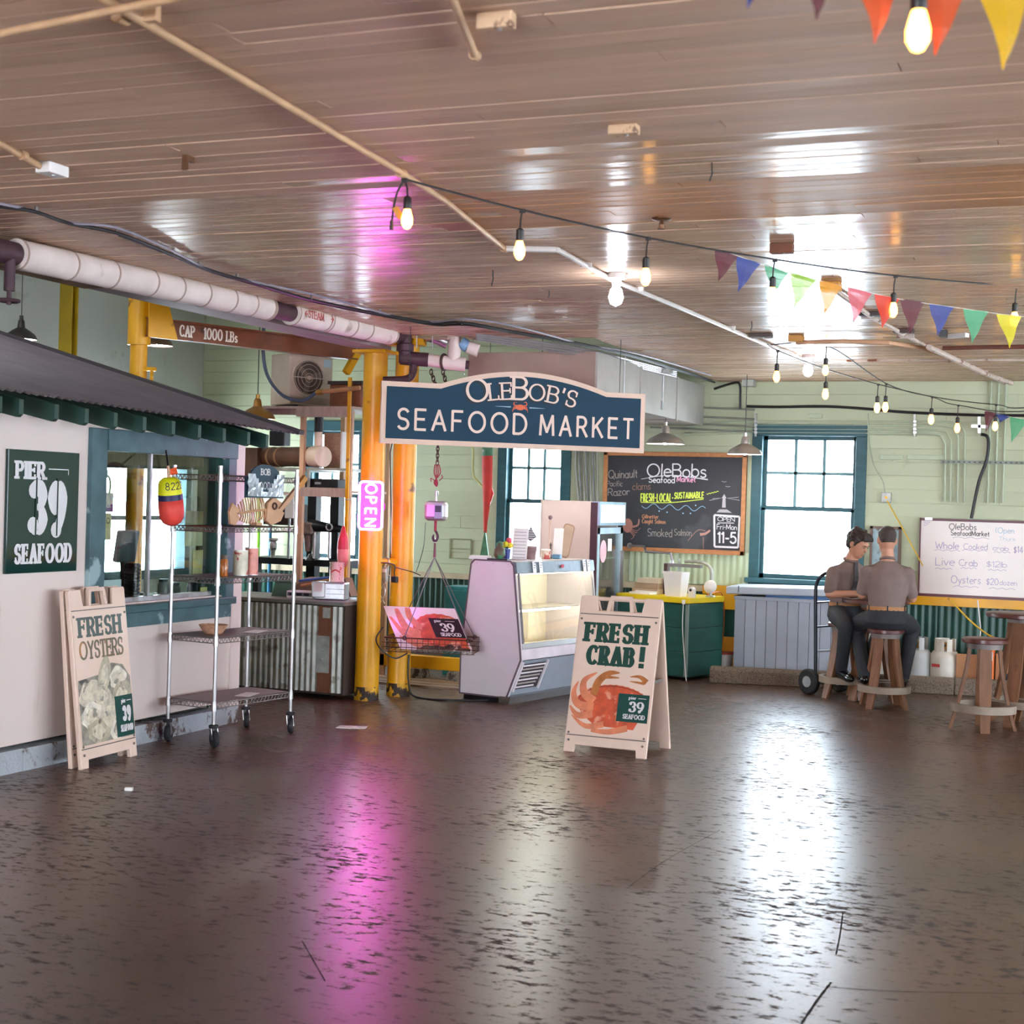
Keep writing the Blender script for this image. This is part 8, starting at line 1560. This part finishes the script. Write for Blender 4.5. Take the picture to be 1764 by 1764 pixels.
def person(label, loc, rz, J, hair, tie=False):
    body = MB()
    Mh = head_mesh(body, Vector(J['head']), J['yaw'], J['pitch'])
    limb(body, [J['neck'], (Vector(J['neck'])+Vector(J['head']))/2+Vector((0, -.012, -.02)), Vector(J['head'])+Vector((0, -.01, -.05))], [.062, .055, .052], 3)
    T = J['torso']; loft(body, [(a, b, c, d*.9, e*.9) for a, b, c, d, e in T])
    for s_ in ('L', 'R'):
        limb(body, [J['sh'+s_], J['el'+s_]], [.048, .04], 4); limb(body, [J['el'+s_], J['wr'+s_]], [.04, .026], 4)
        hand(body, J['wr'+s_], J['hd'+s_], (0, 0, 1), 1 if s_ == 'L' else -1)
        limb(body, [J['hip'+s_], J['kn'+s_]], [.075, .052], 4); limb(body, [J['kn'+s_], J['an'+s_]], [.05, .036], 4)
    o = fuse(body, 'person', skin, None, .0065, 4, loc, rz); tag(o, label, 'person')
    sh_ = MB(); loft(sh_, T); 
    for s_ in ('L', 'R'):
        a, b = Vector(J['sh'+s_]), Vector(J['el'+s_]); limb(sh_, [a, a+(b-a)*.45, a+(b-a)*.8], [.06, .056, .058], 4)
        ch = Vector((T[-3][0]*.5+a.x*.35, T[-3][1], a.z-.03)); limb(sh_, [ch, a], [.07, .06], 3)
    fuse(sh_, 'shirt', shirt_m, o, .008, 5)
    c_ = MB(); nk = Vector(J['neck']); c_.torus(nk+Vector((0, .004, .022)), .062, .013, Matrix.Rotation(-.25, 3, 'X'), 20, 8, .95); c_.build('collar', shirt_m, o, smooth='all')
    for s_ in ('L', 'R'): a = Vector(J['sh'+s_]); MB().box(a+Vector((-.035 if a.x > 0 else .035, 0, .062)), (.09, .035, .008), R=Matrix.Rotation(.25 if a.x > 0 else -.25, 3, 'Y')).build('epaulette', shirt_m, o, bevel=.003)
    tr = MB(); P = J['pelvis']; loft(tr, P)
    for s_ in ('L', 'R'):
        limb(tr, [J['hip'+s_], (Vector(J['hip'+s_])+Vector(J['kn'+s_]))/2+Vector((0, 0, .01)), J['kn'+s_]], [.095, .088, .072], 4); limb(tr, [J['kn'+s_], (Vector(J['kn'+s_])+Vector(J['an'+s_]))/2, J['an'+s_]], [.07, .06, .052], 4)
    fuse(tr, 'trousers', trou, o, .009, 4)
    pb_ = P[-1]; bl = MB(); n = 28; vs = []
    for z_ in (-.018, .018):
        for rr_ in (1.03, .98): vs += [(pb_[0]+pb_[3]*rr_*math.cos(2*PI*k/n), pb_[1]+pb_[4]*rr_*math.sin(2*PI*k/n), pb_[2]+z_-.004) for k in range(n)]
    bl.add(vs, [f for k in range(n) for f in ((k, (k+1) % n, 2*n+(k+1) % n, 2*n+k), (2*n+k, 2*n+(k+1) % n, 3*n+(k+1) % n, 3*n+k), (n+(k+1) % n, n+k, 3*n+k, 3*n+(k+1) % n), (n+k, n+(k+1) % n, (k+1) % n, k))]); b_ = bl.build('belt', belt_m, o, smooth=True)
    for a in (-.45, -1.57, -2.7, .6, 2.5): MB().box((pb_[0]+pb_[3]*1.04*math.cos(a), pb_[1]+pb_[4]*1.04*math.sin(a), pb_[2]-.002), (.012, .006, .05), rz=a+PI/2).build('belt_loop', trou, b_)
    for s_ in ('L', 'R'):
        a = Vector(J['an'+s_]); d = Vector(J['ft'+s_]).normalized(); m = MB(); limb(m, [a+d*-.03+Vector((0, 0, -.035)), a+d*.05+Vector((0, 0, -.04)), a+d*.15+Vector((0, 0, -.052)), a+d*.2+Vector((0, 0, -.056))], [.04, .043, .04, .028], 3, 12); limb(m, [a+Vector((0, 0, .01)), a+Vector((0, 0, -.03))], [.045, .042], 2, 12)
        fuse(m, 'shoe', shoe_m, o, .007, 2)
    # face and hair in head space
    def hb(m, nm, mat, sm='all'):
        for v in m.v: v.xyz = Mh @ v
        return m.build(nm, mat, o, smooth=sm)
    for s_ in (-1, 1):
        hb(MB().sphere((s_*.03, .086, .004), (.012, .007, .006), 10, 6), 'eye', M('eye_white', '#9A8278', .5)); hb(MB().sphere((s_*.03, .0925, .003), (.0055, .002, .0055), 8, 5), 'iris', M('iris_dark', '#2A1C16', .2)); hb(MB().tube([(s_*.012, .098, .021), (s_*.03, .098, .026), (s_*.048, .088, .02)], [.003, .004, .002], 6), 'eyebrow', hair_d)
    hb(MB().tube([(-.022, .088, -.066), (0, .093, -.064), (.022, .088, -.066)], [.002, .0035, .002], 6), 'mouth', M('lip', '#8A4A44', .4))
    hr = MB()
    if hair == 'wavy':
        loft(hr, [(0, -.035, -.06, .058, .06), (0, -.03, -.02, .077, .078), (0, -.022, .03, .085, .092), (0, -.014, .075, .084, .1), (0, -.01, .108, .068, .085), (0, -.01, .13, .035, .045)])
        rr_ = random.Random(11)
        for k in range(46):
            a = rr_.uniform(-PI, PI); z_ = rr_.uniform(.02, .12); r_ = .082*math.sqrt(max(.05, 1-((z_-.04)/.1)**2))
            if math.sin(a) > .55 and z_ < .07: continue
            hr.sphere((r_*math.cos(a), -.012+1.12*r_*math.sin(a), z_), rr_.uniform(.014, .024), 8, 6)
        for x_ in (-.06, -.035, -.01, .02, .05): hr.tube(spline([(x_*.6, .04, .11), (x_, .078, .088), (x_*1.1, .088, .058)], 3), [.018]*3+[.013]*3+[.006], 8)
        for s_ in (-1, 1): hr.tube([(s_*.074, .03, .05), (s_*.08, .02, -.01)], [.018, .008], 8)
    else:
        loft(hr, [(0, -.045, -.03, .055, .05), (0, -.036, .0, .069, .07), (0, -.022, .035, .077, .086), (0, -.012, .068, .0755, .0965), (0, -.012, .1, .056, .075), (0, -.012, .119, .028, .038)])
    m2 = fuse(hr, 'hair', hair_d if hair == 'wavy' else hair_s, o, .006, 2); m2.data.transform(Mh)
    if tie:
        T3 = T[-3]; m = MB(); zt_, zb2 = nk.z-.0, P[-1][2]+.03; vs = []
        for i in range(7):
            v = i/6; z_ = zt_+(zb2-zt_)*v; k = max(range(len(T)-1), key=lambda q: -abs((T[q][2])-z_)); y_ = T[k][1]+T[k][4]+.012; w_ = .016+.02*v; vs += [(-w_, y_, z_), (w_, y_, z_), (w_, y_+.006, z_), (-w_, y_+.006, z_)]
        m.add(vs, [(i*4+j, i*4+(j+1) % 4, (i+1)*4+(j+1) % 4, (i+1)*4+j) for i in range(6) for j in range(4)]); m.build('tie', M('dark_tie', '#2A2426', .6), o)
    return o
# man seen from behind
f2 = Vector((-.2, .98, 0)); rz2 = math.atan2(f2.y, f2.x)-PI/2
J2 = dict(head=(-.01, .055, 1.415), yaw=.12, pitch=-.22, neck=(0, .035, 1.235),
 torso=[(0, 0, .80, .155, .115), (0, -.005, .88, .152, .11), (0, 0, .98, .168, .115), (0, .01, 1.08, .182, .12), (0, .02, 1.15, .172, .105), (0, .03, 1.2, .13, .085), (0, .035, 1.245, .065, .06)],
 shL=(-.17, .02, 1.14), shR=(.17, .02, 1.14), elL=(-.205, .05, .945), elR=(.215, .07, .93), wrL=(-.13, .29, .925), wrR=(.14, .3, .925), hdL=(.3, 1, -.1), hdR=(-.4, 1, -.1),
 hipL=(-.1, .03, .735), hipR=(.1, .03, .735), knL=(-.235, .30, .66), knR=(.24, .27, .66), anL=(-.165, .07, .255), anR=(.16, .05, .26), ftL=(-.1, 1, 0), ftR=(.15, 1, 0),
 pelvis=[(0, .02, .665, .15, .12), (0, .01, .72, .185, .15), (0, 0, .78, .175, .135), (0, 0, .845, .158, .118)])
person('man in a grey mauve shirt and tan belt sitting with his back turned', S2, rz2, J2, 'short')
# man facing sideways, looking down at the papers
f1 = Vector((.66, -.75, 0)); rz1 = math.atan2(f1.y, f1.x)-PI/2
J1 = dict(head=(-.03, .105, 1.37), yaw=.45, pitch=-.42, neck=(0, .05, 1.205),
 torso=[(0, -.01, .79, .15, .115), (0, -.015, .87, .148, .112), (0, -.01, .96, .16, .118), (0, .005, 1.05, .178, .122), (0, .025, 1.12, .178, .11), (0, .04, 1.17, .125, .085), (0, .05, 1.215, .064, .06)],
 shL=(-.165, .03, 1.11), shR=(.165, .03, 1.11), elL=(-.2, .12, .925), elR=(.215, .07, .92), wrL=(-.2, .33, .93), wrR=(-.02, .26, .94), hdL=(.1, 1, -.1), hdR=(-.9, .6, -.1),
 hipL=(-.1, .03, .735), hipR=(.1, .03, .735), knL=(-.17, .33, .68), knR=(.19, .31, .66), anL=(-.1, .16, .26), anR=(.12, .14, .26), ftL=(0, 1, 0), ftR=(.1, 1, 0),
 pelvis=[(0, .02, .665, .15, .12), (0, .01, .72, .18, .15), (0, 0, .78, .17, .135), (0, -.005, .83, .153, .118)])
person('man with wavy dark hair in a shirt and tie looking down at papers', S1, rz1, J1, 'wavy', True)
